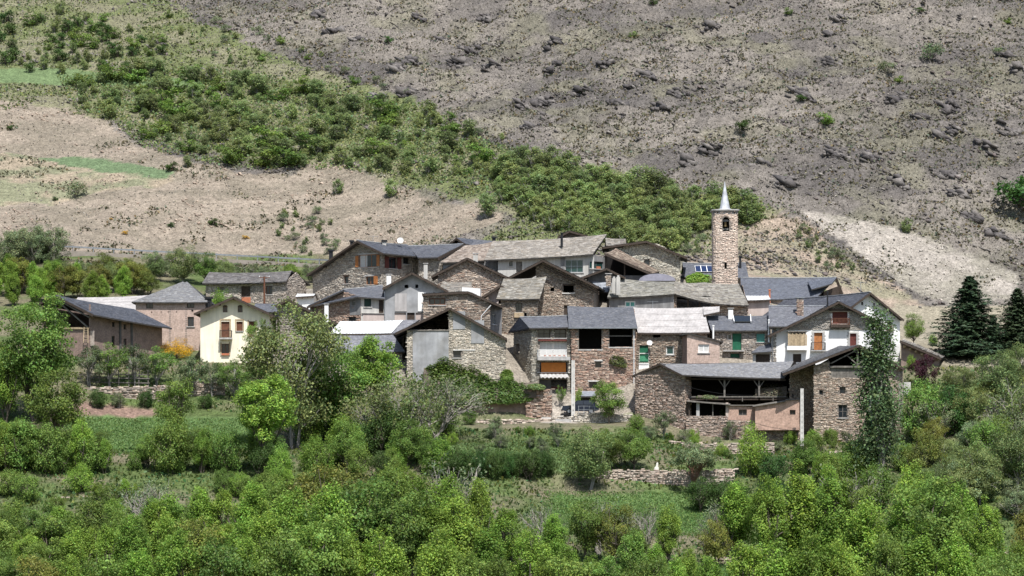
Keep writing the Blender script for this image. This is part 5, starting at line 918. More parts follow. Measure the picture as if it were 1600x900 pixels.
# wooden fence by the fruit trees
t = thing('rail_fence', 'rough wooden rail fence beneath the fruit trees left', 'fence', P(185, 600, 337.5)); 
for k, x in enumerate(np.linspace(140, 232, 7)): g = MB(); g.bar(P(x, 606, 337.5), P(x + (k % 3 - 1), 578, 337.5), .12); g.build('post', 'wood_grey', t)
for y in (584, 590, 597): g = MB(); g.bar(P(138, y, 337.4), P(234, y + 1.5, 337.4), .07, .12); g.build('rail', 'wood_grey', t)
t = thing('metal_railing', 'thin metal railing on the parapet before the car', 'railing', P(925, 646, 340.8)); 
for x in np.linspace(904, 946, 6): g = MB(); g.bar(P(x, 647, 340.6), P(x, 634, 340.6), .05); g.build('post', 'metal_grey', t)
for y in (634.5, 640): g = MB(); g.bar(P(903, y, 340.6), P(947, y, 340.6), .04); g.build('rail', 'metal_grey', t)
# parked car, nose to the left
cz = P(900, 647, 344)[2]; cx0 = X_(878, 344); Yc = 343.2
car = thing('parked_car', 'dark blue car parked behind the concrete pole', 'car', (cx0 + 2, Yc + .85, cz))
def extr(prof, y0, y1, inset=0):
    n = len(prof); V = [(cx0 + x, y0 + (inset if z > 1 else 0), cz + z) for x, z in prof] + [(cx0 + x, y1 - (inset if z > 1 else 0), cz + z) for x, z in prof]
    return V, [tuple(range(n)), tuple(range(2 * n - 1, n - 1, -1))] + [(i, n + i, n + (i + 1) % n, (i + 1) % n) for i in range(n)]
g = MB(); g.add(*extr([(.02, .45), (0, .75), (.12, .95), (1.15, 1.05), (4.2, 1.08), (4.35, .9), (4.35, .45), (3.9, .35), (.4, .35)], Yc, Yc + 1.75)); g.build('body', 'car_paint', car)
g = MB(); g.add(*extr([(1.15, 1.03), (1.75, 1.6), (3.6, 1.64), (4.15, 1.07)], Yc + .06, Yc + 1.69, .12)); cab = g.build('cabin', 'car_paint', car)
for q in ([(1.42, 1.1), (1.83, 1.53), (2.45, 1.55), (2.45, 1.1)], [(2.55, 1.1), (2.55, 1.55), (3.5, 1.56), (3.85, 1.1)]): g = MB(); g.add([(cx0 + x, Yc + .05 + (.12 if z > 1.3 else .0), cz + z) for x, z in q], [(0, 1, 2, 3)]); g.build('side_window', 'glass', cab)
g = MB(); g.add([(cx0 + x, y, cz + z) for x, z, y in ((1.2, 1.09, Yc + .2), (1.2, 1.09, Yc + 1.55), (1.71, 1.58, Yc + 1.45), (1.71, 1.58, Yc + .3))], [(0, 1, 2, 3)]); g.build('windscreen', 'glass', cab)
for x in (.85, 3.45):
    for y in (Yc - .01, Yc + 1.55):
        g = MB(); g.tube([(cx0 + x, y, cz + .33), (cx0 + x, y + .21, cz + .33)], .33, 14); w_ = g.build('wheel', 'rubber', car); g = MB(); g.tube([(cx0 + x, y - .01, cz + .33), (cx0 + x, y + .03, cz + .33)], .2, 10); g.build('rim', 'metal_grey', w_)
for y in (Yc + .12, Yc + 1.3): g = MB(); g.box(np.array([cx0 + .05, y + .17, cz + .78]), np.array([.06, 0, 0]), np.array([0, .16, 0]), UP * .09); g.build('headlight', 'paint_white', car)
g = MB(); g.box(np.array([cx0 + 1.35, Yc - .1, cz + 1.08]), np.array([.05, 0, 0]), np.array([0, .1, 0]), UP * .08); g.build('mirror', 'car_paint', car); g = MB(); g.box(np.array([cx0 + .0, Yc + .87, cz + .48]), np.array([.08, 0, 0]), np.array([0, .85, 0]), UP * .1); g.build('bumper', 'rubber', car)
# slate roofed box behind the car
W0 = Wall((X_(909, 346.5), 346.5), (X_(930, 346.5), 346.5)); H = House('slate_kiosk', 'small box hut with flat slate roof behind the car', W0.pt(1, W0.uz(920, 645)[1]), 'hut'); H.wall(W0.A[:2], W0.B[:2], W0.uz(920, 650)[1], [(0, W0.uz(910, 618)[1]), (W0.L, W0.uz(930, 618)[1])], (), (None, 'wood_dark')); H.wall(W0.B[:2], (X_(930, 348), 348), W0.uz(920, 650)[1], [(0, W0.uz(910, 618)[1]), (2, W0.uz(910, 618)[1])], (), (None, 'wood_dark'))
H.spal = [(.2, .21, .23), (.17, .18, .2)]; H.roof(P(908, 619, 346), P(931, 619, 346), P(930, 611, 348.5), P(910, 611, 348.5), 'slate')
# pale standing stone on the orchard wall
g = MB(); b = P(1025.5, 735.5, 313.2); V = []
for z, rx, ox in ((0, .26, 0), (.3, .24, .02), (.45, .14, .06), (.75, .12, .1), (.9, .05, .12)): V += [b + np.array([ox + rx * math.cos(a), .12 * math.sin(a), z]) for a in np.arange(6) * math.tau / 6]
g.add(V, [(i * 6 + j, i * 6 + (j + 1) % 6, i * 6 + 6 + (j + 1) % 6, i * 6 + 6 + j) for i in range(4) for j in range(6)] + [tuple(range(24, 30))]); tag(g.build('standing_stone', 'marble', None), 'small white upright stone on top of the orchard wall', 'stone')
# broken concrete trough and slab on the lane
for (x0, x1, y0, y1, Y, nm, lb) in ((868, 893, 655, 668, 338, 'stone_trough', 'grey stone trough half sunk below the concrete pole'), (846, 861, 652, 656, 337.5, 'stone_slab', 'pale stone slab over a dark culvert left of the lane')):
    W0 = Wall((X_(x0, Y), Y), (X_(x1, Y), Y)); g = MB(); u0, u1, z0, z1 = W0.rect((x0, y0, x1, y1)); t = thing(nm, lb, nm.split('_')[1], W0.pt(u1 / 2, z0))
    if 'trough' in nm:
        for q in ((u0, u0 + .15, -1, 0), (u1 - .15, u1, -1, 0), (u0 + .15, u1 - .15, -.15, 0), (u0 + .15, u1 - .15, -1, -.85)): W0.slab(g, q[0], q[1], z0, z1, q[2], q[3])
        g.build('rim', 'concrete', t); g = MB(); W0.slab(g, u0 + .15, u1 - .15, z0, z0 + .3, -.85, -.15); g.build('basin', 'plaster_dark', t)
    else: W0.slab(g, u0, u1, z0, z1, -.8, 0); g.build('slab', 'concrete_pale', t); g = MB(); [W0.slab(g, a, a + .2, z0 - .9, z0, -.7, -.1) for a in (u0, u1 - .2)]; g.build('support', 'mortar', t)

def antenna(px, pt, pb, Y, label):
    a, b = P(px, pb, Y), P(px, pt, Y); t = thing('tv_antenna', label, 'antenna', a); g = MB(); g.bar(a - UP * .3, b, .05); g.build('mast', 'metal_grey', t); g = MB(); g.bar(b - [.7, 0, .1], b + [.7, .15, -.1], .03); [g.bar(b + [k, -.3, -.1], b + [k, .3, -.1], .025) for k in (-.6, -.35, -.1, .15, .4)]; g.build('boom', 'metal_grey', t)
antenna(1020, 470, 482, 365.5, 'thin television aerial before the middle slab house'); antenna(583, 368, 388, 388, 'television aerial on the ridge of the big stone house'); antenna(898, 478, 494, 353, 'television aerial at the corner of the hayloft roof'); antenna(1345, 440, 462, 360, 'television aerial on the rear white house roof')

def cable(a, b, sag, label):
    a, b = P(*a), P(*b); ts = np.linspace(0, 1, 13); pts = [a * (1 - t) + b * t - UP * sag * 4 * t * (1 - t) for t in ts]; g = MB(); g.tube(pts, .022, 4); tag(g.build('power_cable', 'rubber', None), label, 'cable')
cable((413, 434, 379), (322, 492, 361), .9, 'sagging cable from the wooden pole to the brick house'); cable((413, 434, 379), (505, 440, 386), .8, 'sagging cable from the wooden pole to the big stone house'); cable((895.5, 564, 342.3), (996, 560, 348), .7, 'sagging cable between the concrete pole and the corrugated roof house'); cable((1253, 608, 333.4), (1060, 600, 337), 1.0, 'long cable from the right concrete pole along the timber shed')
# ================================================================== vegetation
def leaf_mat(name, col, hue=.02, val=.25, trans=.35, rnd=.25):
    m = bpy.data.materials.new(name); m.use_nodes = True; N = m.node_tree; b = N.nodes['Principled BSDF']; out = N.nodes['Material Output']
    a = N.nodes.new('ShaderNodeAttribute'); a.attribute_name = 'Col'; oi = N.nodes.new('ShaderNodeObjectInfo')
    x = N.nodes.new('ShaderNodeMix'); x.data_type = 'RGBA'; x.blend_type = 'MULTIPLY'; x.inputs[0].default_value = 1; x.inputs[7].default_value = (*col, 1); N.links.new(a.outputs[0], x.inputs[6])
    h = N.nodes.new('ShaderNodeHueSaturation'); N.links.new(x.outputs[2], h.inputs['Color'])
    r1 = N.nodes.new('ShaderNodeMapRange'); N.links.new(oi.outputs['Random'], r1.inputs[0]); r1.inputs[3].default_value = .5 - hue; r1.inputs[4].default_value = .5 + hue; N.links.new(r1.outputs[0], h.inputs['Hue'])
    mm = N.nodes.new('ShaderNodeMath'); mm.operation = 'MULTIPLY'; mm.inputs[1].default_value = 7.31; N.links.new(oi.outputs['Random'], mm.inputs[0]); fr = N.nodes.new('ShaderNodeMath'); fr.operation = 'FRACT'; N.links.new(mm.outputs[0], fr.inputs[0])
    r2 = N.nodes.new('ShaderNodeMapRange'); N.links.new(fr.outputs[0], r2.inputs[0]); r2.inputs[3].default_value = 1 - rnd; r2.inputs[4].default_value = 1 + rnd; N.links.new(r2.outputs[0], h.inputs['Value'])
    N.links.new(h.outputs[0], b.inputs['Base Color']); b.inputs['Roughness'].default_value = .55; b.inputs['Specular IOR Level'].default_value = .25
    t = N.nodes.new('ShaderNodeBsdfTranslucent'); N.links.new(h.outputs[0], t.inputs[0]); mx = N.nodes.new('ShaderNodeMixShader'); mx.inputs[0].default_value = trans
    N.links.new(b.outputs[0], mx.inputs[1]); N.links.new(t.outputs[0], mx.inputs[2]); N.links.new(mx.outputs[0], out.inputs[0]); MATS[name] = m; return m
leaf_mat('leaf_bright', (.205, .315, .052), hue=.012, trans=.4); leaf_mat('leaf_mid', (.145, .225, .045), hue=.015); leaf_mat('leaf_dark', (.06, .115, .026), rnd=.2); leaf_mat('leaf_olive', (.185, .235, .08), rnd=.15); leaf_mat('leaf_grey', (.16, .20, .095))
leaf_mat('leaf_hedge', (.10, .165, .035), rnd=0, hue=0); leaf_mat('leaf_purple', (.045, .012, .02), hue=0); leaf_mat('leaf_broom', (.55, .33, .02), hue=0, rnd=.1); leaf_mat('leaf_spruce', (.042, .066, .03), rnd=.15, trans=.1); leaf_mat('leaf_poplar', (.135, .185, .075), rnd=.05); leaf_mat('leaf_yellow', (.17, .19, .04)); leaf_mat('leaf_silver', (.22, .27, .24), hue=0)
leaf_mat('leaf_hill', (.255, .32, .115), hue=.02, trans=.45); leaf_mat('leaf_hill2', (.20, .255, .10), hue=.02, trans=.45); leaf_mat('grass_green', (.125, .205, .055), rnd=0, hue=0); leaf_mat('grass_wild', (.10, .145, .04), rnd=0, hue=0); leaf_mat('scrub', (.135, .13, .075), rnd=0, hue=0, trans=.15)
mat('bark', (.11, .09, .07), .95, 8, .3, .4, 20); mat('bark_grey', (.26, .24, .215), .95, 8, .25, .3, 20); mat('bark_red', (.17, .095, .065), .95, 8, .25, .3, 20); mat('twig', (.27, .245, .21), .95, 8, .2)
def leaves(Pt, Nr, size, cols, elong=1.5, rg=RNG):
    n = len(Pt); Nr = Nr / (np.linalg.norm(Nr, axis=1, keepdims=True) + 1e-9); a = rg.normal(0, 1, (n, 3)); a -= Nr * (a * Nr).sum(1, keepdims=True); a /= np.linalg.norm(a, axis=1, keepdims=True) + 1e-9; b = np.cross(Nr, a)
    s = (size * rg.uniform(.6, 1.35, n))[:, None] if np.ndim(size) == 0 else size[:, None]; fold = Nr * s * .18
    V = np.stack([Pt - a * s * elong * .5, Pt + b * s * .5 + fold, Pt + a * s * elong * .5, Pt - b * s * .5 + fold], 1).reshape(-1, 3); return V, np.arange(4 * n).reshape(n, 4), np.repeat(cols, 4, 0)
def sph(n, rg): v = rg.normal(0, 1, (n, 3)); return v / np.linalg.norm(v, axis=1, keepdims=True)
def raw_mesh(name, V, Fc, C, m):
    o = link_mesh(name, V, Fc, m, C=C); me = o.data; WORLD_LOC.pop(o.name, None); bpy.data.objects.remove(o); return me
def limb(rg, a, b, r0, r1, mb, k=5, bend=.12):
    L = np.linalg.norm(b - a); mid = [a + (b - a) * t + rg.normal(0, bend * L * .35, 3) * (t * (1 - t) * 4) for t in (0, .33, .66, 1)]; mb.tube(mid, np.linspace(r0, r1, 4), k, cap=False); return mid
def leafcols(n, rg, amt=.13, warm=.1):
    c = np.ones((n, 3)) * (1 + rg.normal(0, amt, (n, 1))).clip(.45, 1.7); w = rg.normal(0, warm, n); c[:, 0] *= 1 + w; c[:, 2] *= 1 - w * .5; return c
def deciduous(seed, leaf, wr=.40, cb=.22, ncl=46, nl=7000, ls=.021, bark='bark', cr=(.10, .19), trunks=1, sparse=0, lean=0, shape=1.0, flat=.8, zs=.72):
    rg = np.random.default_rng(seed); cen = np.array([lean, 0, (1 + cb) / 2]); ra = np.array([wr, wr, (1 - cb) / 2])
    d = sph(ncl, rg); lump = .72 + .5 * vnoise(d[:, 0] * 1.7 + seed, d[:, 1] * 1.7 + d[:, 2] * 2.1, seed); rr = (rg.uniform(.25, 1, ncl)**.5) * lump
    c = cen + d * ra * rr[:, None] * .86; up = ((c[:, 2] - cb) / (1 - cb)).clip(0, 1); c[:, :2] *= (1 - (shape - 1) * up)[:, None] if shape != 1 else 1
    R = rg.uniform(*cr, ncl) * (1 - .3 * up) * np.minimum(1, wr / .4 + .25); w = R**2; k = rg.choice(ncl, nl, p=w / w.sum()); dd = sph(nl, rg); rad = R[k] * (rg.uniform(.08, 1, nl)**.45); Pt = c[k] + dd * rad[:, None] * [1, 1, zs]
    Pt = Pt[Pt[:, 2] > .02]; k = k[:len(Pt)]; n = len(Pt); out = Pt - cen; out /= np.linalg.norm(out, axis=1, keepdims=True); Nr = out * .45 + UP * flat + rg.normal(0, .55, (n, 3))
    cc = rg.normal(1, .2, ncl)[k % ncl].clip(.6, 1.45); col = leafcols(n, rg) * cc[:, None]; V, Fc, C = leaves(Pt, Nr, ls, col, rg=rg)
    ks = 1 / np.percentile(V[:, 2], 99.8); V = V * [1, 1, ks]; c = c * [1, 1, ks]
    crown = raw_mesh('crown', V, Fc, C, leaf); mb = MB(); t0 = np.array([0, 0, -.06])
    for q in range(trunks):
        off = np.array([rg.normal(0, .03), rg.normal(0, .03), 0]) * (trunks > 1); top = np.array([lean * .7 + rg.normal(0, .05) * trunks, rg.normal(0, .05) * trunks, cb + (1 - cb) * .55]); mid = limb(rg, t0 + off, top, .026 if trunks == 1 else .016, .008, mb, 6, .08)
        sel = rg.choice(ncl, min(ncl, 22 // trunks + 4), replace=False)
        for j in sel: s_ = mid[rg.integers(1, 3)]; limb(rg, s_, c[j], .011, .003, mb, 4)
    tr = mb.build('trunk', bark); me = tr.data; bpy.data.objects.remove(tr); return me, crown
def twiggy(seed, leaf, wr=.5, nl=1500, ls=.018, bark='twig', n0=6, lev=4):
    rg = np.random.default_rng(seed); mb = MB(); tips = []
    def grow(p, d, L, r, lv):
        e = p + d * L; limb(rg, p, e, r, r * .6, mb, 3, .15)
        if lv == 0: tips.append(e); return
        for _ in range(rg.integers(2, 4)):
            nd = unit(d + rg.normal(0, .42, 3) + UP * .05); grow(p + (e - p) * rg.uniform(.55, 1), nd, L * rg.uniform(.6, .85), r * .6, lv - 1)
    for i in range(n0): a = rg.uniform(0, math.tau); grow(np.array([0, 0, -.05]), unit(np.array([math.cos(a) * wr * .9, math.sin(a) * wr * .9, 1])), rg.uniform(.24, .34), .012, lev)
    tips = np.array(tips); tips = tips[tips[:, 2] > .05]; k = rg.integers(0, len(tips), nl); Pt = tips[k] + rg.normal(0, .035, (nl, 3)); V, Fc, C = leaves(Pt, rg.normal(0, 1, (nl, 3)) + UP * .4, ls, leafcols(nl, rg), rg=rg)
    ks = 1 / np.percentile(tips[:, 2], 99.5); V = V * ks; mb.v = [q * ks for q in mb.v]
    crown = raw_mesh('crown', V, Fc, C, leaf); tr = mb.build('trunk', bark); me = tr.data; bpy.data.objects.remove(tr); return me, crown
def spruce(seed, wr=.27):
    rg = np.random.default_rng(seed); mb = MB(); mb.tube([[0, 0, -.05], [0, 0, .5], [0, 0, .99]], [.022, .013, .002], 6); Pts = []; Ns = []
    for z in np.linspace(.03, .985, 44):
        R = wr * (1 - z)**.75 + .012; nb = int(7 + 9 * (1 - z)); ph = rg.uniform(0, 6)
        for j in range(nb):
            a = ph + j * math.tau / nb + rg.normal(0, .15); L = R * rg.uniform(.5, 1.15) * (1 + .18 * math.sin(a * 2 + seed + z * 9)); t = rg.uniform(.15, 1, int(26 + 40 * (1 - z))); dr = np.array([math.cos(a), math.sin(a), 0]); sd = np.array([-dr[1], dr[0], 0]); w = rg.normal(0, .22, len(t)) * L * (1.15 - t)
            p = dr * (L * t)[:, None] + sd * w[:, None] + UP * (z - .22 * L * t**1.3 + .10 * L * t**3 - np.abs(w) * .4 + rg.normal(0, .006, len(t)))[:, None]; Pts.append(p); Ns.append(UP * .8 + dr * .5 + rg.normal(0, .35, (len(t), 3)))
            if j % 3 == 0: mb.tube([[0, 0, z], dr * L * .9 + UP * (z - .15 * L)], [.004, .001], 3, cap=False)
    Pt = np.concatenate(Pts); Nr = np.concatenate(Ns); n = len(Pt); V, Fc, C = leaves(Pt, Nr, .011, leafcols(n, rg, .3), 2.6, rg=rg); crown = raw_mesh('crown', V, Fc, C, 'leaf_spruce'); tr = mb.build('trunk', 'bark'); me = tr.data; bpy.data.objects.remove(tr); return me, crown
PR = {}
for i in range(6): PR['ash%d' % i] = deciduous(10 + i, 'leaf_bright' if i < 5 else 'leaf_mid', .30 + .04 * (i % 3), .06 + .05 * (i % 2), 100 + 8 * i, 14000, .0135, trunks=2 + i % 2, cr=(.05, .1), zs=1.35, shape=1.5)
PR['wide0'] = deciduous(33, 'leaf_bright', .36, .27, 74, 14000, .0145, cr=(.08, .15)); PR['wide1'] = deciduous(36, 'leaf_mid', .36, .2, 78, 15000, .014, cr=(.08, .15), trunks=2)
for i in range(3): PR['mid%d' % i] = deciduous(20 + i, 'leaf_mid', .40, .16, 55, 10000, .0175)
for i in range(2): PR['olive%d' % i] = deciduous(25 + i, 'leaf_olive', .42, .12, 70, 15000, .0155, bark='bark_grey', trunks=2)
for i in range(2): PR['fruit%d' % i] = deciduous(30 + i, 'leaf_mid' if i else 'leaf_grey', .5, .3, 40, 5200, .019, bark='bark_grey', trunks=2, cr=(.09, .16))
for i in range(3): PR['shrub%d' % i] = deciduous(40 + i, ('leaf_bright', 'leaf_mid', 'leaf_dark')[i], .55, .0, 64, 7000, .023, trunks=4, cr=(.09, .19), zs=1.1)
PR['dark0'] = deciduous(46, 'leaf_dark', .45, .05, 55, 9000, .02); PR['yellow0'] = deciduous(47, 'leaf_yellow', .5, .05, 60, 9000, .018, trunks=3); PR['silver0'] = deciduous(48, 'leaf_silver', .6, .0, 36, 4000, .026, trunks=3)
PR['greyshrub0'] = deciduous(49, 'leaf_grey', .6, .0, 44, 5200, .023, trunks=4, bark='twig'); PR['purple0'] = deciduous(50, 'leaf_purple', .65, 0, 40, 6000, .024, trunks=3); PR['broom0'] = deciduous(51, 'leaf_broom', 1.1, 0, 50, 5000, .03, trunks=4, cr=(.2, .34))
PR['leaning0'] = deciduous(52, 'leaf_grey', .48, .33, 44, 6500, .018, bark='bark_red', trunks=2, lean=.08, cr=(.09, .16))
for i in range(3): PR['twig%d' % i] = twiggy(60 + i, ('leaf_olive', 'leaf_grey', 'leaf_bright')[i], .45, (2600, 1500, 1200)[i])
PR['wand0'] = twiggy(66, 'leaf_grey', .16, 500, .014, n0=5, lev=3)
PR['poplar0'] = deciduous(70, 'leaf_poplar', .135, .03, 110, 13500, .0098, bark='bark_grey', cr=(.1, .19), shape=1.74, zs=1.1); PR['spruce0'] = spruce(80, .29); PR['spruce1'] = spruce(81, .25)
for i in range(4): PR['hill%d' % i] = deciduous(90 + i, ('leaf_hill', 'leaf_hill2', 'leaf_hill', 'leaf_olive')[i], .34 + .05 * (i % 2), .0, 34, 2000, .038, trunks=3, cr=(.1, .2), zs=1.2, bark='bark_grey')
for i in range(2): PR['bush%d' % i] = deciduous(95 + i, ('leaf_dark', 'leaf_mid')[i], .72, 0, 16, 900, .065, trunks=2, cr=(.2, .36))
PR['hillbroom0'] = deciduous(98, 'leaf_broom', .8, 0, 12, 500, .08, trunks=2, cr=(.25, .4)); PR['hillgrey0'] = deciduous(99, 'leaf_grey', .7, 0, 16, 700, .06, trunks=3, cr=(.2, .36), bark='twig')
prng = random.Random(5)
def plant(kind, pos, h, label, name='tree', cat='tree', group=None, w=1.0, rz=None):
    tr, cr = PR[kind]; r = bpy.data.objects.new(name, None); COL.objects.link(r); r.location = pos; r.empty_display_size = .3; r.rotation_euler = (0, 0, prng.uniform(0, 6.28) if rz is None else rz); r.scale = (h * w, h * w, h)
    tag(r, label, cat, group); r['vk'] = kind
    for nm, me in (('trunk', tr), ('crown', cr)): o = bpy.data.objects.new(nm, me); COL.objects.link(o); o.parent = r
    return r
def at(px, pb, Y=None):
    if Y: x = X_(px, Y); return np.array([x, Y, gz(x, Y)])
    return hit(px, pb)
def tree(kind, px, pb, pt, label, Y=None, name='tree', cat='tree', group=None, w=1.0, rz=None):
    p = at(px, pb, Y); h = (HOR - pt) * p[1] / F - p[2]; return plant(kind, p - UP * .1, max(h, .4), label, name, cat, group, w, rz)
# ---- trees one can single out
tree('wide1', 50, 660, 460, 'big leafy tree before the open hay barn at the far left', w=.9)
tree('mid1', 88, 700, 575, 'dark round tree left of the brown ploughed strip', w=1.0); tree('ash1', 8, 660, 540, 'tall green tree cut by the left picture edge', w=.9)
tree('mid2', 272, 692, 588, 'lone slim green tree rising from the left meadow', name='field_tree', w=.78)
tree('wide0', 414, 742, 585, 'tall bright tree with bare trunk right of the left meadow', name='field_tree', w=1.0)
tree('olive0', 468, 700, 470, 'very large grey green tree before the ivy house', w=.80); tree('mid0', 520, 690, 545, 'dense green tree right of the large grey green tree', w=1.0); tree('wide0', 582, 670, 525, 'bright tree covering the slate lean-to of the white roofed shed', w=1.05)
tree('twig0', 640, 700, 575, 'half bare grey tree left of the ivy hedge', w=1.05); tree('twig1', 680, 690, 588, 'leafless pale twigged tree at the foot of the split gable', w=1.15); tree('twig0', 585, 705, 605, 'grey twiggy tree among the green ones left of centre', w=1.1)
tree('fruit1', 405, 580, 497, 'ivy dark tree hugging the right corner of the yellow house', Y=349.5, w=.62)
tree('shrub0', 345, 0, 449, 'light green bush before the long stone house', Y=377, name='shrub', cat='shrub', w=.8)
for i, (x, pt, k, w_) in enumerate(((240, 392, 'olive1', 1), (285, 383, 'olive0', 1), (322, 392, 'mid1', .9), (352, 402, 'olive1', .9))): tree(k, x, 0, pt, 'olive green tree behind the brick house, %s from the left' % ('first', 'second', 'third', 'fourth')[i], Y=400 - i, w=w_, group='trees behind the brick house')
for i in range(34):
    x = -15 + 245 * (i + .5) / 34 + prng.uniform(-6, 6); Y = prng.uniform(378, 402); tree(prng.choice(['ash0', 'ash2', 'yellow0', 'ash4', 'olive1']), x, 0, prng.uniform(388, 408) + (402 - Y) * 1.2, 'tree in the belt behind the barn', Y=Y, group='tree belt behind the hay barn', w=1.1)
for i in range(14): tree(prng.choice(['greyshrub0', 'twig1', 'greyshrub0']), prng.uniform(-10, 85), 0, prng.uniform(350, 392), 'roadside bush at the left edge', Y=prng.uniform(412, 421), name='shrub', cat='shrub', group='bushes by the mountain road', w=1)
for i in range(46): x = prng.uniform(60, 490); tree(prng.choice(['greyshrub0', 'shrub1', 'greyshrub0', 'shrub0']), x, 0, prng.uniform(402, 418) + max(0, (x - 200) * .03), 'bush on the road bank', Y=prng.uniform(402, 418), name='shrub', cat='shrub', group='bushes below the mountain road', w=1.2)
tree('broom0', 277, 0, 527, 'golden yellow flowering broom bush beside the brick house', Y=355, name='broom_bush', cat='shrub', w=1.0)
for i, (x, pb, pt, k) in enumerate(((140, 605, 538, 'fruit0'), (172, 607, 534, 'fruit1'), (210, 606, 536, 'fruit0'), (246, 606, 540, 'fruit1'), (300, 622, 556, 'fruit0'), (332, 622, 566, 'fruit0'), (366, 625, 560, 'fruit1'), (398, 630, 568, 'mid2'))): tree(k, x, pb, pt, 'small fruit tree in the row above the meadow, %s from the left' % ('first second third fourth fifth sixth seventh eighth'.split()[i]), name='fruit_tree', group='fruit trees above the meadow', w=1.0)
for i, x in enumerate((152, 184, 228, 262)): tree(('shrub2', 'greyshrub0', 'shrub2', 'shrub1')[i], x, 638, 606 + 5 * (i % 2), 'dark bush against the left terrace wall, %s from the left' % ('first', 'second', 'third', 'fourth')[i], name='shrub', cat='shrub', group='bushes at the left terrace wall', w=.9)
tree('shrub2', 322, 640, 614, 'dark heap of brush at the foot of the yellow house terrace', name='brush_heap', cat='shrub', w=1.1)
tree('mid2', 951, 662, 592, 'round light green tree before the hayloft house', w=.95); tree('fruit1', 876, 640, 601, 'dark climbing vine at the balcony house door', Y=346.5, name='vine', cat='shrub', w=.5); tree('shrub0', 905, 642, 604, 'green bush between concrete pole and small hut', Y=346.8, name='shrub', cat='shrub', w=.5)
tree('fruit0', 1037, 688, 640, 'small round tree before the brown stone block', w=.9, name='fruit_tree'); tree('olive1', 922, 768, 664, 'spreading olive green tree left of the orchard wall', name='orchard_tree', w=.95); tree('mid1', 990, 738, 668, 'leafy orchard tree standing on the terrace wall', name='orchard_tree', w=1.0); tree('mid0', 952, 735, 675, 'smaller orchard tree behind the spreading olive tree', name='orchard_tree', w=1.0)
tree('leaning0', 1083, 775, 688, 'silvery orchard tree with forked reddish trunk before the wall', name='orchard_tree', w=1.0, rz=.3); tree('shrub0', 1176, 745, 658, 'bright yellow green bush under the salmon brick pen', name='shrub', cat='shrub', w=.66); tree('shrub2', 1208, 760, 702, 'dark green bush right of the bright yellow green one', name='shrub', cat='shrub', w=.9)
tree('shrub1', 1272, 730, 672, 'green bush at the foot of the right concrete pole', name='shrub', cat='shrub', w=.7); tree('shrub1', 1302, 702, 670, 'little bush at the barn wall under its small windows', name='shrub', cat='shrub', w=.5); tree('greyshrub0', 1140, 690, 655, 'grey green bush clinging to the shed retaining wall', name='shrub', cat='shrub', w=.7)
tree('poplar0', 1371, 765, 478, 'tall narrow poplar standing before the white houses', name='poplar_tree', w=1.08); tree('spruce0', 1515, 0, 430, 'big dark spruce right of the village', Y=359, name='spruce_tree', w=2.2); tree('spruce1', 1590, 0, 449, 'second dark spruce cut by the right picture edge', Y=362, name='spruce_tree', w=2.2); tree('spruce1', 1552, 0, 492, 'small spruce between the two larger ones', Y=360, name='spruce_tree', w=1.5)
tree('mid1', 1427, 0, 488, 'bright leafy tree right of the rear white house', Y=364, w=.75); tree('shrub0', 1458, 0, 520, 'light green shrub left of the big spruce', Y=366, name='shrub', cat='shrub', w=.8)
tree('purple0', 1442, 605, 553, 'dark purple leaved shrub below the brown lean-to', name='purple_shrub', cat='shrub', w=.75); tree('shrub0', 1424, 575, 552, 'pale green bush left of the purple shrub', Y=350.5, name='shrub', cat='shrub', w=.7)
for k, x, pb, pt, w_, lb in (('shrub1', 1440, 690, 590, .8, 'green bush beneath the purple shrub'), ('shrub2', 1490, 680, 600, .9, 'dense dark green bush on the right slope'), ('olive1', 1560, 640, 548, 1.1, 'broad olive grey tree below the second spruce'), ('olive0', 1500, 620, 570, 1.2, 'grey olive bush at the foot of the big spruce'), ('yellow0', 1446, 775, 668, .75, 'yellow green bush right of the poplar'), ('olive1', 1530, 790, 690, 1.0, 'olive tree mid way down the right slope'), ('olive0', 1592, 770, 655, 1.0, 'olive tree cut by the right edge halfway down'), ('twig0', 1590, 700, 590, 1.1, 'brownish twiggy bush at the right edge'), ('silver0', 1527, 850, 800, .9, 'silvery white flowering bush low on the right'), ('mid2', 1450, 820, 730, .7, 'green tree under the yellow green bush'), ('greyshrub0', 1420, 690, 640, .7, 'grey bush right of the barn corner'), ('shrub0', 1560, 720, 650, 1, 'light green bush in the middle of the right slope')): tree(k, x, pb, pt, lb, w=w_, name='tree' if 'tree' in lb else 'shrub', cat='tree' if 'tree' in lb else 'shrub')
for i in range(34):
    x = prng.uniform(1425, 1640); pb = prng.uniform(600, 860) if x > 1490 else prng.uniform(690, 860); tree(prng.choice(['olive0', 'olive1', 'greyshrub0', 'twig0', 'shrub1', 'yellow0']), x, pb, pb - prng.uniform(45, 80), 'bush on the right overgrown slope', name='shrub', cat='shrub', group='bushes on the right slope', w=1.0)
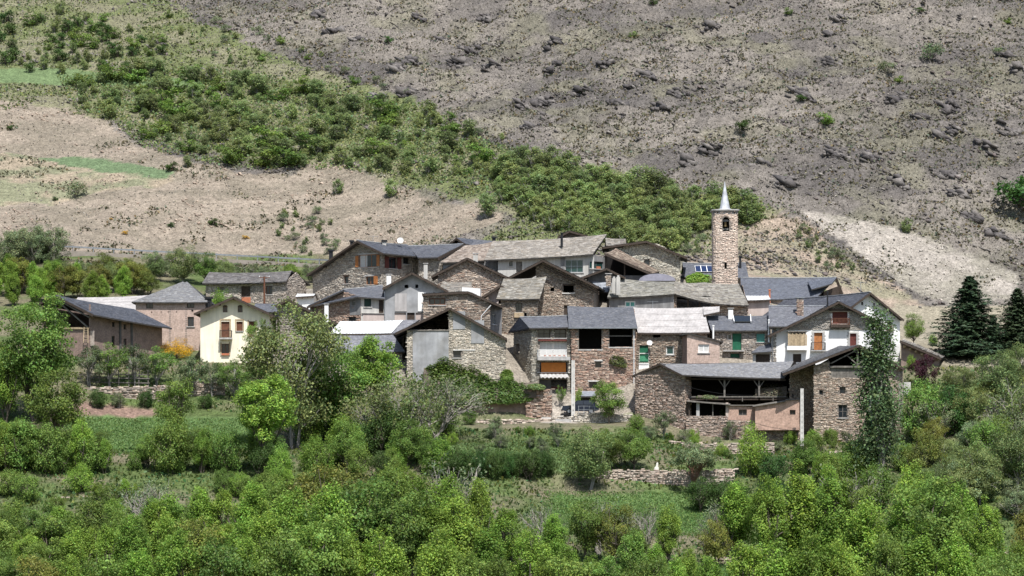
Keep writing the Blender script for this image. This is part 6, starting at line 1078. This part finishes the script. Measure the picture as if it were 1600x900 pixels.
# ---- thicket along the bottom
tp = [(0, 785), (60, 790), (120, 790), (200, 765), (300, 748), (420, 735), (480, 728), (560, 716), (640, 706), (720, 745), (780, 760), (850, 785), (930, 796), (1060, 796), (1110, 785), (1180, 745), (1260, 727), (1340, 745), (1450, 715), (1520, 775), (1620, 790)]
tpf = lambda x: float(np.interp(x, [q[0] for q in tp], [q[1] for q in tp]))
BL = ['ash0', 'ash1', 'ash2', 'ash3', 'ash4', 'ash5', 'ash2', 'ash0', 'ash5', 'ash3', 'mid0', 'ash1', 'yellow0']
for row, (dy, pb, n, j) in enumerate(((-4, 890, 33, 34), (34, 950, 32, 40), (84, 1010, 30, 34))):
    for i in range(n):
        x = -20 + 1650 * (i + .5 + prng.uniform(-.3, .3)) / n; pt = min(tpf(x) + dy + prng.uniform(-10, j), 868)
        if 1120 < x < 1300 and row == 1: continue
        k = prng.choice(BL + ['wide1']); ww = prng.uniform(.8, 1.15); tree(k, x, pb + prng.uniform(-14, 8), pt, ('young tree, back row of the thicket', 'young tree, middle of the thicket', 'young tree along the bottom edge')[row], group='young trees of the bottom thicket', w=ww)
for i in range(22):
    x = -15 + 470 * (i + .5) / 22 + prng.uniform(-8, 8); pt = prng.uniform(775, 838); tree(prng.choice(['wide0', 'wide1', 'ash1', 'ash4', 'ash5', 'mid2']), x, pt + prng.uniform(85, 120), pt, 'young tree, left end of the thicket', group='young trees of the bottom thicket', w=prng.uniform(.9, 1.2))
tree('shrub1', 1368, 800, 722, 'leafy bush hiding the foot of the poplar', name='shrub', cat='shrub', w=.9)
for i in range(12): x = prng.choice([prng.uniform(700, 1150), prng.uniform(0, 1500)]); tree('wand0', x, prng.uniform(850, 880), tpf(x) + prng.uniform(-20, 14), 'bare sapling in the thicket', name='bare_sapling', group='bare saplings in the bottom thicket', w=1.0)
# ---- hedges and shrubs of the terraces
for i in range(30): x = prng.uniform(-10, 370); pb = 742 + prng.uniform(-12, 0); tree(prng.choice(['shrub1', 'shrub0', 'shrub1', 'mid1', 'ash1', 'wide1']), x, pb, prng.uniform(648, 694) + (18 if 130 < x < 260 else 0), 'shrub in the left meadow hedge', name='hedge_shrub', cat='shrub', group='hedge below the left meadow', w=.9)
for i in range(30): x = prng.uniform(0, 640); pb = prng.uniform(765, 815); tree(prng.choice(['shrub0', 'shrub1', 'shrub1', 'shrub0', 'ash1']), x, pb, pb - prng.uniform(28, 50), 'scrubby bush on the thicket bank', name='shrub', cat='shrub', group='bushes on the bank above the thicket', w=1.1)
for i in range(26): x = 690 + 165 * i / 25; tree('shrub2', x, 746 + prng.uniform(-4, 6), 702 + prng.uniform(-3, 10), 'shrub of the terrace hedge', name='hedge_shrub', cat='shrub', group='dark hedge across the terrace', w=.75)
for i in range(26): x = prng.uniform(400, 720); pb = prng.uniform(680, 752); tree(prng.choice(['shrub1', 'shrub2', 'shrub0', 'shrub0', 'mid1']), x, pb, pb - prng.uniform(45, 85), 'bush left of the terraces', name='shrub', cat='shrub', group='bushes left of the terraces', w=.85)
for i in range(46): x = prng.uniform(705, 1330); pb = prng.uniform(664, 718); tree(prng.choice(['greyshrub0', 'shrub0', 'shrub1', 'fruit0']), x, pb, pb - prng.uniform(12, 30), 'weed bush on the terraces', name='shrub', cat='shrub', group='weed bushes on the terraces', w=1.1)
for i in range(16): x = prng.uniform(1225, 1420); pb = prng.uniform(735, 790); tree(prng.choice(['shrub1', 'shrub0', 'mid1', 'ash1']), x, pb, pb - prng.uniform(40, 70), 'bush beneath the barn', name='shrub', cat='shrub', group='bushes beneath the big barn', w=.9)
for i in range(8): tree('shrub2', 1100 + i * 30 + prng.uniform(-8, 8), 800, prng.uniform(742, 765), 'dark bush right of the orchard meadow', name='shrub', cat='shrub', group='dark bushes right of the orchard', w=.9)
def hedge(path, h, wd, n, label, m='leaf_dark', ls=.17):
    pts = np.array([P(*q) for q in path]); t = RNG.uniform(0, len(pts) - 1, n); i = np.minimum(t.astype(int), len(pts) - 2); f = (t - i)[:, None]; c = pts[i] * (1 - f) + pts[i + 1] * f; a = RNG.uniform(-.25, math.pi + .25, n); lump = .55 + .9 * fbm(c[:, 0] * .8, a * .7, 3, 5); r = RNG.uniform(.75, 1.04, n) * (np.sin(np.clip(t / (len(pts) - 1), .02, .98) * math.pi)**.22)
    off = np.stack([RNG.normal(0, .1, n), -np.cos(a) * wd * r * lump, np.sin(a) * h * r * lump], 1); Pt = c + off; Nr = off + RNG.normal(0, .4, (n, 3)) * wd; V, Fc, C = leaves(Pt, Nr, ls, leafcols(n, RNG))
    r = thing('ivy_hedge', label, 'hedge', pts[len(pts) // 2]); g = MB()
    for k in range(len(pts) - 1):
        for j in range(6): a0, a1 = math.pi * j / 6, math.pi * (j + 1) / 6; q = lambda p, a: p + np.array([0, -math.cos(a) * wd * .72, math.sin(a) * h * .72]); g.quad(q(pts[k], a0), q(pts[k + 1], a0), q(pts[k + 1], a1), q(pts[k], a1))
    g.build('stems', 'bark', r); link_mesh('foliage', V, Fc, m, r, C=C)
hedge([(684, 618, 344), (715, 624, 343.6), (745, 626, 343.4), (790, 624, 343.3), (838, 621, 343.2)], 2.5, 1.2, 20000, 'thick dark ivy hedge overhanging the brown rendered wall', 'leaf_hedge')
hedge([(662, 602, 345.2), (700, 606, 345), (755, 610, 345)], 2.9, .9, 9000, 'green bushy ivy climbing the foot of the split gable', 'leaf_mid'); hedge([(784, 592, 345.4), (800, 592, 345.4)], 1.1, .5, 1600, 'small ivy clump at the right corner of the split gable', 'leaf_mid')
hedge([(955, 566, 348.7), (978, 572, 348.7)], 1.1, .22, 700, 'sparse dry creeper on the hayloft house wall', 'leaf_olive'); hedge([(1090, 621, 338.4), (1120, 623, 338.4)], .35, .2, 350, 'potted greenery along the timber shed railing', 'leaf_grey', .12); hedge([(1180, 622, 339.5), (1229, 618, 339.5)], 1.5, .3, 700, 'heap of dry brushwood stored in the timber shed', 'scrub', .14); hedge([(1073, 440, 385), (1110, 440, 385)], 1.0, .6, 1800, 'green shrub row at the foot of the church tower', 'leaf_bright'); hedge([(822, 606, 342.2), (850, 608, 342.2)], .5, .5, 900, 'trailing greenery on the rubble wall by the balcony house', 'leaf_olive')
# ---- grass and ground cover
def scatter(n, region, hgt, m, name, label, ls, cat, seedn=1, blades=True, Nz=.0):
    px = RNG.uniform(region[0], region[1], n); Y = RNG.uniform(region[2], region[3], n); x = (px - 800) * Y / F; z = ground(x, Y); py = HOR - z * F / Y; return x, Y, z, px, py
def grass_field(poly, n, h, m, label, yr):
    xs_ = [q[0] for q in poly]; x, Y, z, px, py = scatter(n, (min(xs_), max(xs_), *yr), h, m, '', '', 0, ''); k = inside(poly, px, py); x, Y, z = x[k], Y[k], z[k]; c = len(x); Pt = np.stack([x, Y, z + h * .4], 1); Nr = RNG.normal(0, 1, (c, 3)) * [1, 1, .35]; V, Fc, C = leaves(Pt, Nr, h * .5, leafcols(c, RNG, .2, .12) * (.7 + .6 * fbm(x / 2, Y / 2, 3, 8))[:, None], 1.9)
    o = link_mesh('meadow_grass', V, Fc, m, None, 'stuff', None, C); tag(o, label, 'grass')
grass_field(poly_("100,652 250,655 420,655 440,706 240,712 100,706"), 26000, .22, 'grass_green', 'short green grass of the left meadow', (308, 336)); grass_field(poly_("850,768 1120,770 1130,838 840,838"), 26000, .22, 'grass_green', 'green grass of the orchard meadow', (290, 316)); grass_field(poly_("690,688 930,688 950,740 690,748"), 16000, .25, 'grass_wild', 'rough grass on the middle terrace', (304, 330)); grass_field(poly_("1080,878 1310,880 1310,960 1060,960"), 14000, .2, 'grass_green', 'green field corner at the bottom right', (262, 292))
n = 85000; x, Y, z, px, py = scatter(n, (-60, 1680, 246, 352), 0, '', '', '', 0, ''); bad = np.zeros(n, bool)
for s_ in ("100,628 250,640 440,650 440,706 100,700", "850,765 1120,767 1130,835 840,835", "690,686 930,686 950,740 690,745", "690,640 990,640 990,672 690,672", "1080,878 1310,880 1310,960 1060,960"): bad |= inside(poly_(s_), px, py)
bad |= (Y > 341) & (px > 480) & (px < 1412); bad |= (Y > 336) & (px > 985) & (px < 1412); k = ~bad; x, Y, z = x[k], Y[k], z[k]; c = len(x); hh = RNG.uniform(.15, .6, c) * (.4 + fbm(x / 3, Y / 3, 3, 4)); V, Fc, C = leaves(np.stack([x, Y, z + hh * .35], 1), RNG.normal(0, 1, (c, 3)) * [1, 1, .5], hh * .55, leafcols(c, RNG, .25, .2) * (.6 + .8 * fbm(x / 4, Y / 4, 3, 18))[:, None], 1.8)
tag(link_mesh('undergrowth', V, Fc, 'grass_wild', None, 'stuff', None, C), 'wild grass and weeds covering the lower slope', 'undergrowth')
# ---- mountainside: groves, bushes, scrub, rocks
def inpoly_points(poly, n, rad, seed):
    rg = random.Random(seed); xs_ = [q[0] for q in poly]; ys_ = [q[1] for q in poly]; out = []; tries = 0
    while len(out) < n and tries < 6000:
        tries += 1; p = (rg.uniform(min(xs_), max(xs_)), rg.uniform(min(ys_), max(ys_)))
        if inside(poly, np.array([p[0]]), np.array([p[1]]))[0] and all((p[0] - q[0])**2 + 2.5 * (p[1] - q[1])**2 > rad * rad for q in out): out.append(p)
    return out
HG = dict(name='hillside_tree', cat='tree')
for x, y in inpoly_points(poly_("95,125 230,108 330,112 480,132 640,165 700,190 765,230 765,285 690,280 600,268 480,255 400,262 300,242 228,228 180,192 120,165"), 190, 11, 3): tree(prng.choice(['hill0', 'hill1', 'hill2', 'hill3', 'hill1', 'bush1']), x, y + 7, y - prng.uniform(4, 27), 'tree in the left grove', group='left grove on the mountainside', w=prng.uniform(1.0, 1.7), **HG)
for x, y in inpoly_points(poly_("772,245 860,248 960,280 1100,300 1215,328 1190,345 1090,352 1045,392 900,372 800,322 772,292"), 140, 12, 4): tree(prng.choice(['hill0', 'hill1', 'hill2', 'hill0']), x, y + 10, y - prng.uniform(10, 32), 'tree in the dense village grove', group='dense grove behind the village', w=prng.uniform(1.1, 1.7), **HG)
for x, y in inpoly_points(poly_("-10,25 120,15 260,60 270,90 200,108 90,112 -10,100"), 55, 17, 5): tree(prng.choice(['bush0', 'bush1', 'bush0', 'hill3']), x, y + 6, y - prng.uniform(8, 18), 'bush on the upper left slope', name='hillside_bush', cat='shrub', group='dark bushes upper left')
for x, y in inpoly_points(poly_("240,20 400,40 560,110 760,200 880,250 700,200 480,120 300,90"), 40, 16, 6): tree(prng.choice(['hill3', 'bush1', 'hillgrey0', 'hill0']), x, y + 5, y - prng.uniform(4, 12), 'small bush on the grassy fringe', name='hillside_bush', cat='shrub', group='bushes on the grassy fringe')
for k, x, y, hh, lb in (('hill0', 612, 308, 30, 'round green bush alone on the bare slope'), ('hill0', 527, 304, 26, 'green bush left of the round one on the bare slope'), ('hill1', 760, 342, 42, 'leafy tree on the bare slope behind the long roof'), ('bush1', 1290, 198, 24, 'broad green bush amid the grey rocks'), ('bush0', 1162, 205, 20, 'dark green bush among rocks left of the broad one'), ('bush0', 1250, 160, 14, 'small dark bush under a rock outcrop'), ('bush0', 1020, 10, 14, 'dark bush at the top edge of the mountainside'), ('bush0', 607, 68, 13, 'lone dark bush on the rocky slope upper middle'), ('bush1', 1230, 24, 13, 'green bush near the top right of the tower'), ('bush1', 988, 60, 12, 'small green bush high above the church tower'), ('bush0', 1437, 22, 12, 'small dark bush at the upper right'), ('bush1', 1576, 38, 12, 'green bush in the upper right corner'), ('hillgrey0', 1453, 98, 32, 'tall grey bush on the upper right slope'), ('hillgrey0', 1387, 120, 26, 'brown grey bush beside a green one upper right'), ('bush1', 1406, 130, 14, 'green bush right of the brown grey bush'), ('bush0', 1598, 332, 62, 'big dark shrub on the slope at the right edge'), ('hill3', 1417, 364, 24, 'green bush at the top of the pale scree'), ('hillgrey0', 1562, 88, 16, 'grey bush below the upper right corner'), ('bush0', 270, 268, 16, 'dark bush beside the green strip'), ('hill1', 292, 262, 20, 'green bush right of the green strip'), ('hillbroom0', 195, 368, 9, 'orange broom clump on the bare slope left'), ('hillbroom0', 384, 374, 8, 'orange broom clump right of the middle of the bare slope'), ('hillbroom0', 174, 345, 6, 'tiny orange broom clump high on the bare slope'), ('bush0', 268, 356, 10, 'dark dot bush on the bare slope'), ('bush0', 335, 354, 14, 'dark bush centre of the bare slope'), ('hillgrey0', 118, 308, 26, 'grey thorn bush on the left slope'), ('bush0', 86, 315, 9, 'dark dot bush left of the thorn bush'), ('bush0', 17, 203, 9, 'dark dot bush at the left edge of the bare slope')): tree(k, x, y, y - hh, lb, name='hillside_bush', cat='shrub', w=1.15)
for x, y in inpoly_points(poly_("430,335 520,325 530,395 440,405") + [], 22, 12, 7) + inpoly_points(poly_("1240,345 1290,380 1340,420 1290,420 1250,380"), 20, 11, 8) + inpoly_points(poly_("1060,360 1110,350 1112,400 1070,395"), 10, 12, 9): tree(prng.choice(['hillgrey0', 'hill3', 'hillgrey0']), x, y + 4, y - prng.uniform(5, 12), 'low scrub bush on the dry slope', name='hillside_bush', cat='shrub', group='grey scrub bushes of the dry slope')
n = 80000; px = RNG.uniform(-60, 1660, n); Y = RNG.uniform(410, 560, n); x = (px - 800) * Y / F; z = ground(x, Y); py = HOR - z * F / Y; den = fbm(x / 6, Y / 5, 4, 33); insoil = inside(SOIL, px, py); strips = inside(STRIP, px, py) | inside(STRIP2, px, py); sc = inside(SCREE, px, py)
keep = (den > np.where(insoil, .60, np.where(sc, .66, .42))) & ~strips; x, Y, z, px, py, den = x[keep], Y[keep], z[keep], px[keep], py[keep], den[keep]; c = len(x); hh = RNG.uniform(.15, .55, c); up = inside(UPLEFT, px, py)
Pts = np.repeat(np.stack([x, Y, z + hh * .3], 1), 2, 0) + RNG.normal(0, .13, (2 * c, 3)); col = leafcols(2 * c, RNG, .25, .15) * np.repeat(np.where(up[:, None], [.85, 1.1, .6], [1, .97, .97]) * (.6 + .7 * fbm(x / 3, Y / 3, 3, 35))[:, None], 2, 0); V, Fc, C = leaves(Pts, RNG.normal(0, 1, (2 * c, 3)) + UP * .3, np.repeat(hh, 2) * .75, col, 1.4)
tag(link_mesh('mountain_scrub', V, Fc, 'scrub', None, 'stuff', None, C), 'dry low scrub scattered over the mountainside', 'scrub')
n = 100000; px = RNG.uniform(80, 1230, n); Y = RNG.uniform(405, 540, n); x = (px - 800) * Y / F; z = ground(x, Y); py = HOR - z * F / Y; w_ = 14 * (fbm(x / 4, Y / 4, 3, 77) - .5)
keep = inside(poly_("90,122 230,105 330,108 480,128 640,160 700,185 770,225 860,245 960,275 1100,296 1220,326 1190,352 1095,358 1045,395 900,375 800,330 690,288 600,275 480,262 400,268 300,250 222,232 180,198 110,165"), px + w_, py + w_) & (fbm(x / 5, Y / 5, 3, 79) > .3); x, Y, z = x[keep], Y[keep], z[keep]; c = len(x); hh = RNG.uniform(.25, 1.1, c); V, Fc, C = leaves(np.stack([x, Y, z + hh * .5], 1), RNG.normal(0, .7, (c, 3)) + UP * .5, RNG.uniform(.22, .42, c), leafcols(c, RNG, .16, .14) * (.65 + .7 * fbm(x / 3, Y / 3, 3, 88))[:, None], 1.4)
tag(link_mesh('grove_undergrowth', V, Fc, 'leaf_hill2', None, 'stuff', None, C), 'green brush filling the mountainside groves', 'undergrowth')
n = 115000; px = RNG.uniform(-60, 1660, n); Y = RNG.uniform(408, 560, n); x = (px - 800) * Y / F; z = ground(x, Y); py = HOR - z * F / Y; keep = ~(inside(STRIP, px, py) | inside(STRIP2, px, py)) & (RNG.random(n) < np.where(inside(SOIL, px, py), .18, np.where(inside(SCREE, px, py), .2, 1))) & ~((px < 700) & (py > 385)); x, Y, z, px, py = x[keep], Y[keep], z[keep], px[keep], py[keep]; c = len(x)
pal = np.array([(.16, .142, .118), (.205, .183, .15), (.1, .09, .08), (.16, .152, .098), (.255, .23, .19), (.135, .126, .092)]); ix = (fbm(x / 4, Y / 4, 3, 91) * 6 + RNG.normal(0, 1.3, c)).astype(int) % 6; col = pal[ix] * RNG.uniform(.7, 1.3, (c, 1)); hh = RNG.uniform(.10, .30, c)
V, Fc, C = leaves(np.stack([x, Y, z + hh * .35], 1), RNG.normal(0, 1, (c, 3)) * [1, 1, .6] - np.array([0, .5, 0]), hh, col, 1.3); leaf_mat('tussock', (1, 1, 1), hue=0, rnd=0, trans=.1)
tag(link_mesh('dry_tussocks', V, Fc, 'tussock', None, 'stuff', None, C), 'dry grass tussocks covering the rocky mountainside', 'grass')
iv = np.array([(1, .2, .1), (-.2, 1, .15), (-1, -.1, -.1), (.1, -1, .05), (.15, .1, 1), (-.1, 0, -1)]); if_ = np.array([(0, 1, 4), (1, 2, 4), (2, 3, 4), (3, 0, 4), (1, 0, 5), (2, 1, 5), (3, 2, 5), (0, 3, 5)])
ang = math.radians(28); TILT = np.array([[math.cos(ang), 0, math.sin(ang)], [0, 1, 0], [-math.sin(ang), 0, math.cos(ang)]])
def rocks(pos, size, cols, rg, tilt=True, flat=.55):
    n = len(pos); v = iv[None] * (1 + rg.normal(0, .25, (n, 6, 1))) + rg.normal(0, .16, (n, 6, 3)); v = v * (np.array([1.25, .9, flat]) * (1 + rg.normal(0, .22, (n, 1, 3)))); a = rg.uniform(0, 6.28, n); ca, sa = np.cos(a), np.sin(a); vx = v[..., 0] * ca[:, None] - v[..., 1] * sa[:, None]; vy = v[..., 0] * sa[:, None] + v[..., 1] * ca[:, None]; v = np.stack([vx, vy, v[..., 2]], -1)
    if tilt: v = v @ TILT.T
    V = (pos[:, None] + v * size[:, None, None]).reshape(-1, 3); return V, (np.arange(n)[:, None, None] * 6 + if_[None]).reshape(-1, 3), np.repeat(cols, 6, 0)
mat('rock', attr=True, rough=.95, nscale=2.5, namt=.25, bump=.8, bscale=5, fine=.2)
ROCKC = [(.14, .125, .112), (.10, .089, .082), (.20, .18, .157), (.08, .07, .067), (.135, .11, .10)]
n = 80000; px = RNG.uniform(-60, 1660, n); Y = RNG.uniform(405, 562, n); x = (px - 800) * Y / F; z = ground(x, Y); py = HOR - z * F / Y; clus = fbm(x / 5, Y / 4, 4, 43); rid = clus; soil = inside(SOIL, px, py); up = inside(UPLEFT, px, py); sc = inside(SCREE, px, py); st = inside(STRIP, px, py) | inside(STRIP2, px, py)
keep = (rid > np.where(soil, .57, np.where(up, .64, np.where(sc, .42, .43)))) & ~st & ~((px < 700) & (py > 380)); x, Y, z, rid, soil, sc = x[keep], Y[keep], z[keep], rid[keep], soil[keep], sc[keep]; sz = (.06 + .30 * RNG.random(len(x))**5) * (1 + 1.6 * (rid - .42).clip(0, 1) * 2) * np.where(soil, .55, np.where(sc, .5, .8))
cols = jit_cols(ROCKC, len(x)); cols[soil] = jit_cols([(.33, .25, .19), (.26, .2, .155), (.38, .30, .23)], soil.sum()); cols[sc] = jit_cols([(.40, .36, .31), (.33, .29, .25), (.46, .42, .37)], sc.sum()); V, Fc, C = rocks(np.stack([x, Y, z + sz * .15], 1), sz, cols, RNG)
tag(link_mesh('scree_rocks', V, Fc, 'rock', None, 'stuff', None, C), 'loose grey rocks strewn over the mountainside', 'rocks')
OC = [(655, 28), (520, 45), (560, 58), (620, 104), (645, 95), (500, 20), (590, 150), (630, 145), (735, 78), (715, 92), (770, 95), (860, 108), (870, 62), (950, 100), (965, 158), (1035, 165), (1060, 145), (985, 135), (905, 140), (850, 160), (810, 158), (828, 195), (1010, 115), (1300, 98), (1295, 52), (1310, 30), (1245, 138), (1258, 148), (1480, 165), (1495, 200), (1470, 212), (1400, 155), (1545, 225), (1580, 205), (1575, 85), (1590, 105), (1405, 288), (1300, 238), (1312, 245), (1110, 235), (1075, 248), (1360, 245), (1500, 300), (1560, 365), (1480, 275), (1440, 180), (1110, 40), (760, 30), (690, 60), (1190, 250), (1230, 290), (1520, 340)]
for i, (ox, oy) in enumerate(OC):
    rg = np.random.default_rng(700 + i); p = hit(ox, oy + 4, 405); m_ = rg.integers(14, 30); q = p + np.stack([rg.normal(0, .9, m_).clip(-1.5, 1.5), rg.normal(0, .6, m_).clip(-1.1, 1.1), np.zeros(m_)], 1); q[0] = p; q[:, 2] = ground(q[:, 0], q[:, 1]) + .12; sz_ = rg.uniform(.25, .95, m_); sz_[0] = 1.2; V, Fc, C = rocks(q, sz_, jit_cols([(.105, .094, .088), (.078, .07, .067), (.15, .135, .122)], m_), rg, flat=.6)
    tag(link_mesh('rock_outcrop', V, Fc, 'rock', None, None, None, C, org=p), 'rock outcrop jutting from the mountainside', 'rock outcrop', 'rock outcrops of the mountainside')['vk'] = 'rock'

LM = [(150, 'hay barn'), (310, 'brick house'), (430, 'yellow house'), (530, 'ivy house'), (640, 'white roofed shed'), (790, 'split gable'), (893, 'balcony house'), (993, 'hayloft house'), (1080, 'brown stone block'), (1240, 'timber shed'), (1410, 'big barn'), (1480, 'purple shrub'), (9999, 'big spruce')]
LOOK = {'ash': 'bright', 'mid': 'mid green', 'olive': 'olive', 'fruit': 'greyish', 'yellow': 'yellowish', 'twig': 'twiggy', 'wand': 'thin', 'shrub0': 'light green', 'shrub1': 'mid green', 'shrub2': 'dark', 'greyshrub': 'grey', 'hill0': 'bright', 'hill1': 'mid green', 'hill2': 'bright', 'hill3': 'olive', 'bush': 'dark', 'hillgrey': 'grey', 'rock': 'dark'}
def look(k): return LOOK.get(k) or LOOK.get(k.rstrip('0123456789')) or ''
ORD = 'first second third fourth fifth sixth seventh eighth ninth tenth eleventh twelfth'.split()
by = {}
for o in bpy.data.objects:
    if o.parent is None and o.get('group') and o.get('vk'): by.setdefault(o['label'], []).append(o)
for lb, L in by.items():
    if len(L) < 2: continue
    sub = {}
    for o in L:
        px = 800 + F * o.location.x / o.location.y; nm = [n for a, n in LM if px < a][0]; up = o.location.y > 405
        w = ' '.join(q for q in lb.split() if q not in look(o['vk']).split() and q not in ('bright', 'dark', 'grey', 'olive'))
        nl = (look(o['vk']) + ' ' + w + (', above the ' if up else ', below the ') + nm).strip(); sub.setdefault(nl, []).append((px, o))
    for nl in list(sub):
        if len(sub[nl]) > 12:
            M = sorted(sub.pop(nl), key=lambda q: q[1].location.z); n3 = -(-len(M) // 3)
            for i, q in enumerate(M): sub.setdefault(('lower ', 'middle ', 'upper ')[i // n3] + nl, []).append(q)
    for nl, M in sub.items():
        M.sort(key=lambda q: q[0])
        for i, (px, o) in enumerate(M): o['label'] = nl + (', %s from left' % ORD[i] if 1 < len(M) <= 12 and len(nl.split()) <= 13 else '')
for o in bpy.data.objects:
    if o.get('vk'): del o['vk']
print('objects', len(bpy.data.objects), 'tris', sum(sum(len(p.vertices) - 2 for p in m.polygons) if len(m.polygons) < 3000 else len(m.loops) - 2 * len(m.polygons) for m in bpy.data.meshes if m.users))
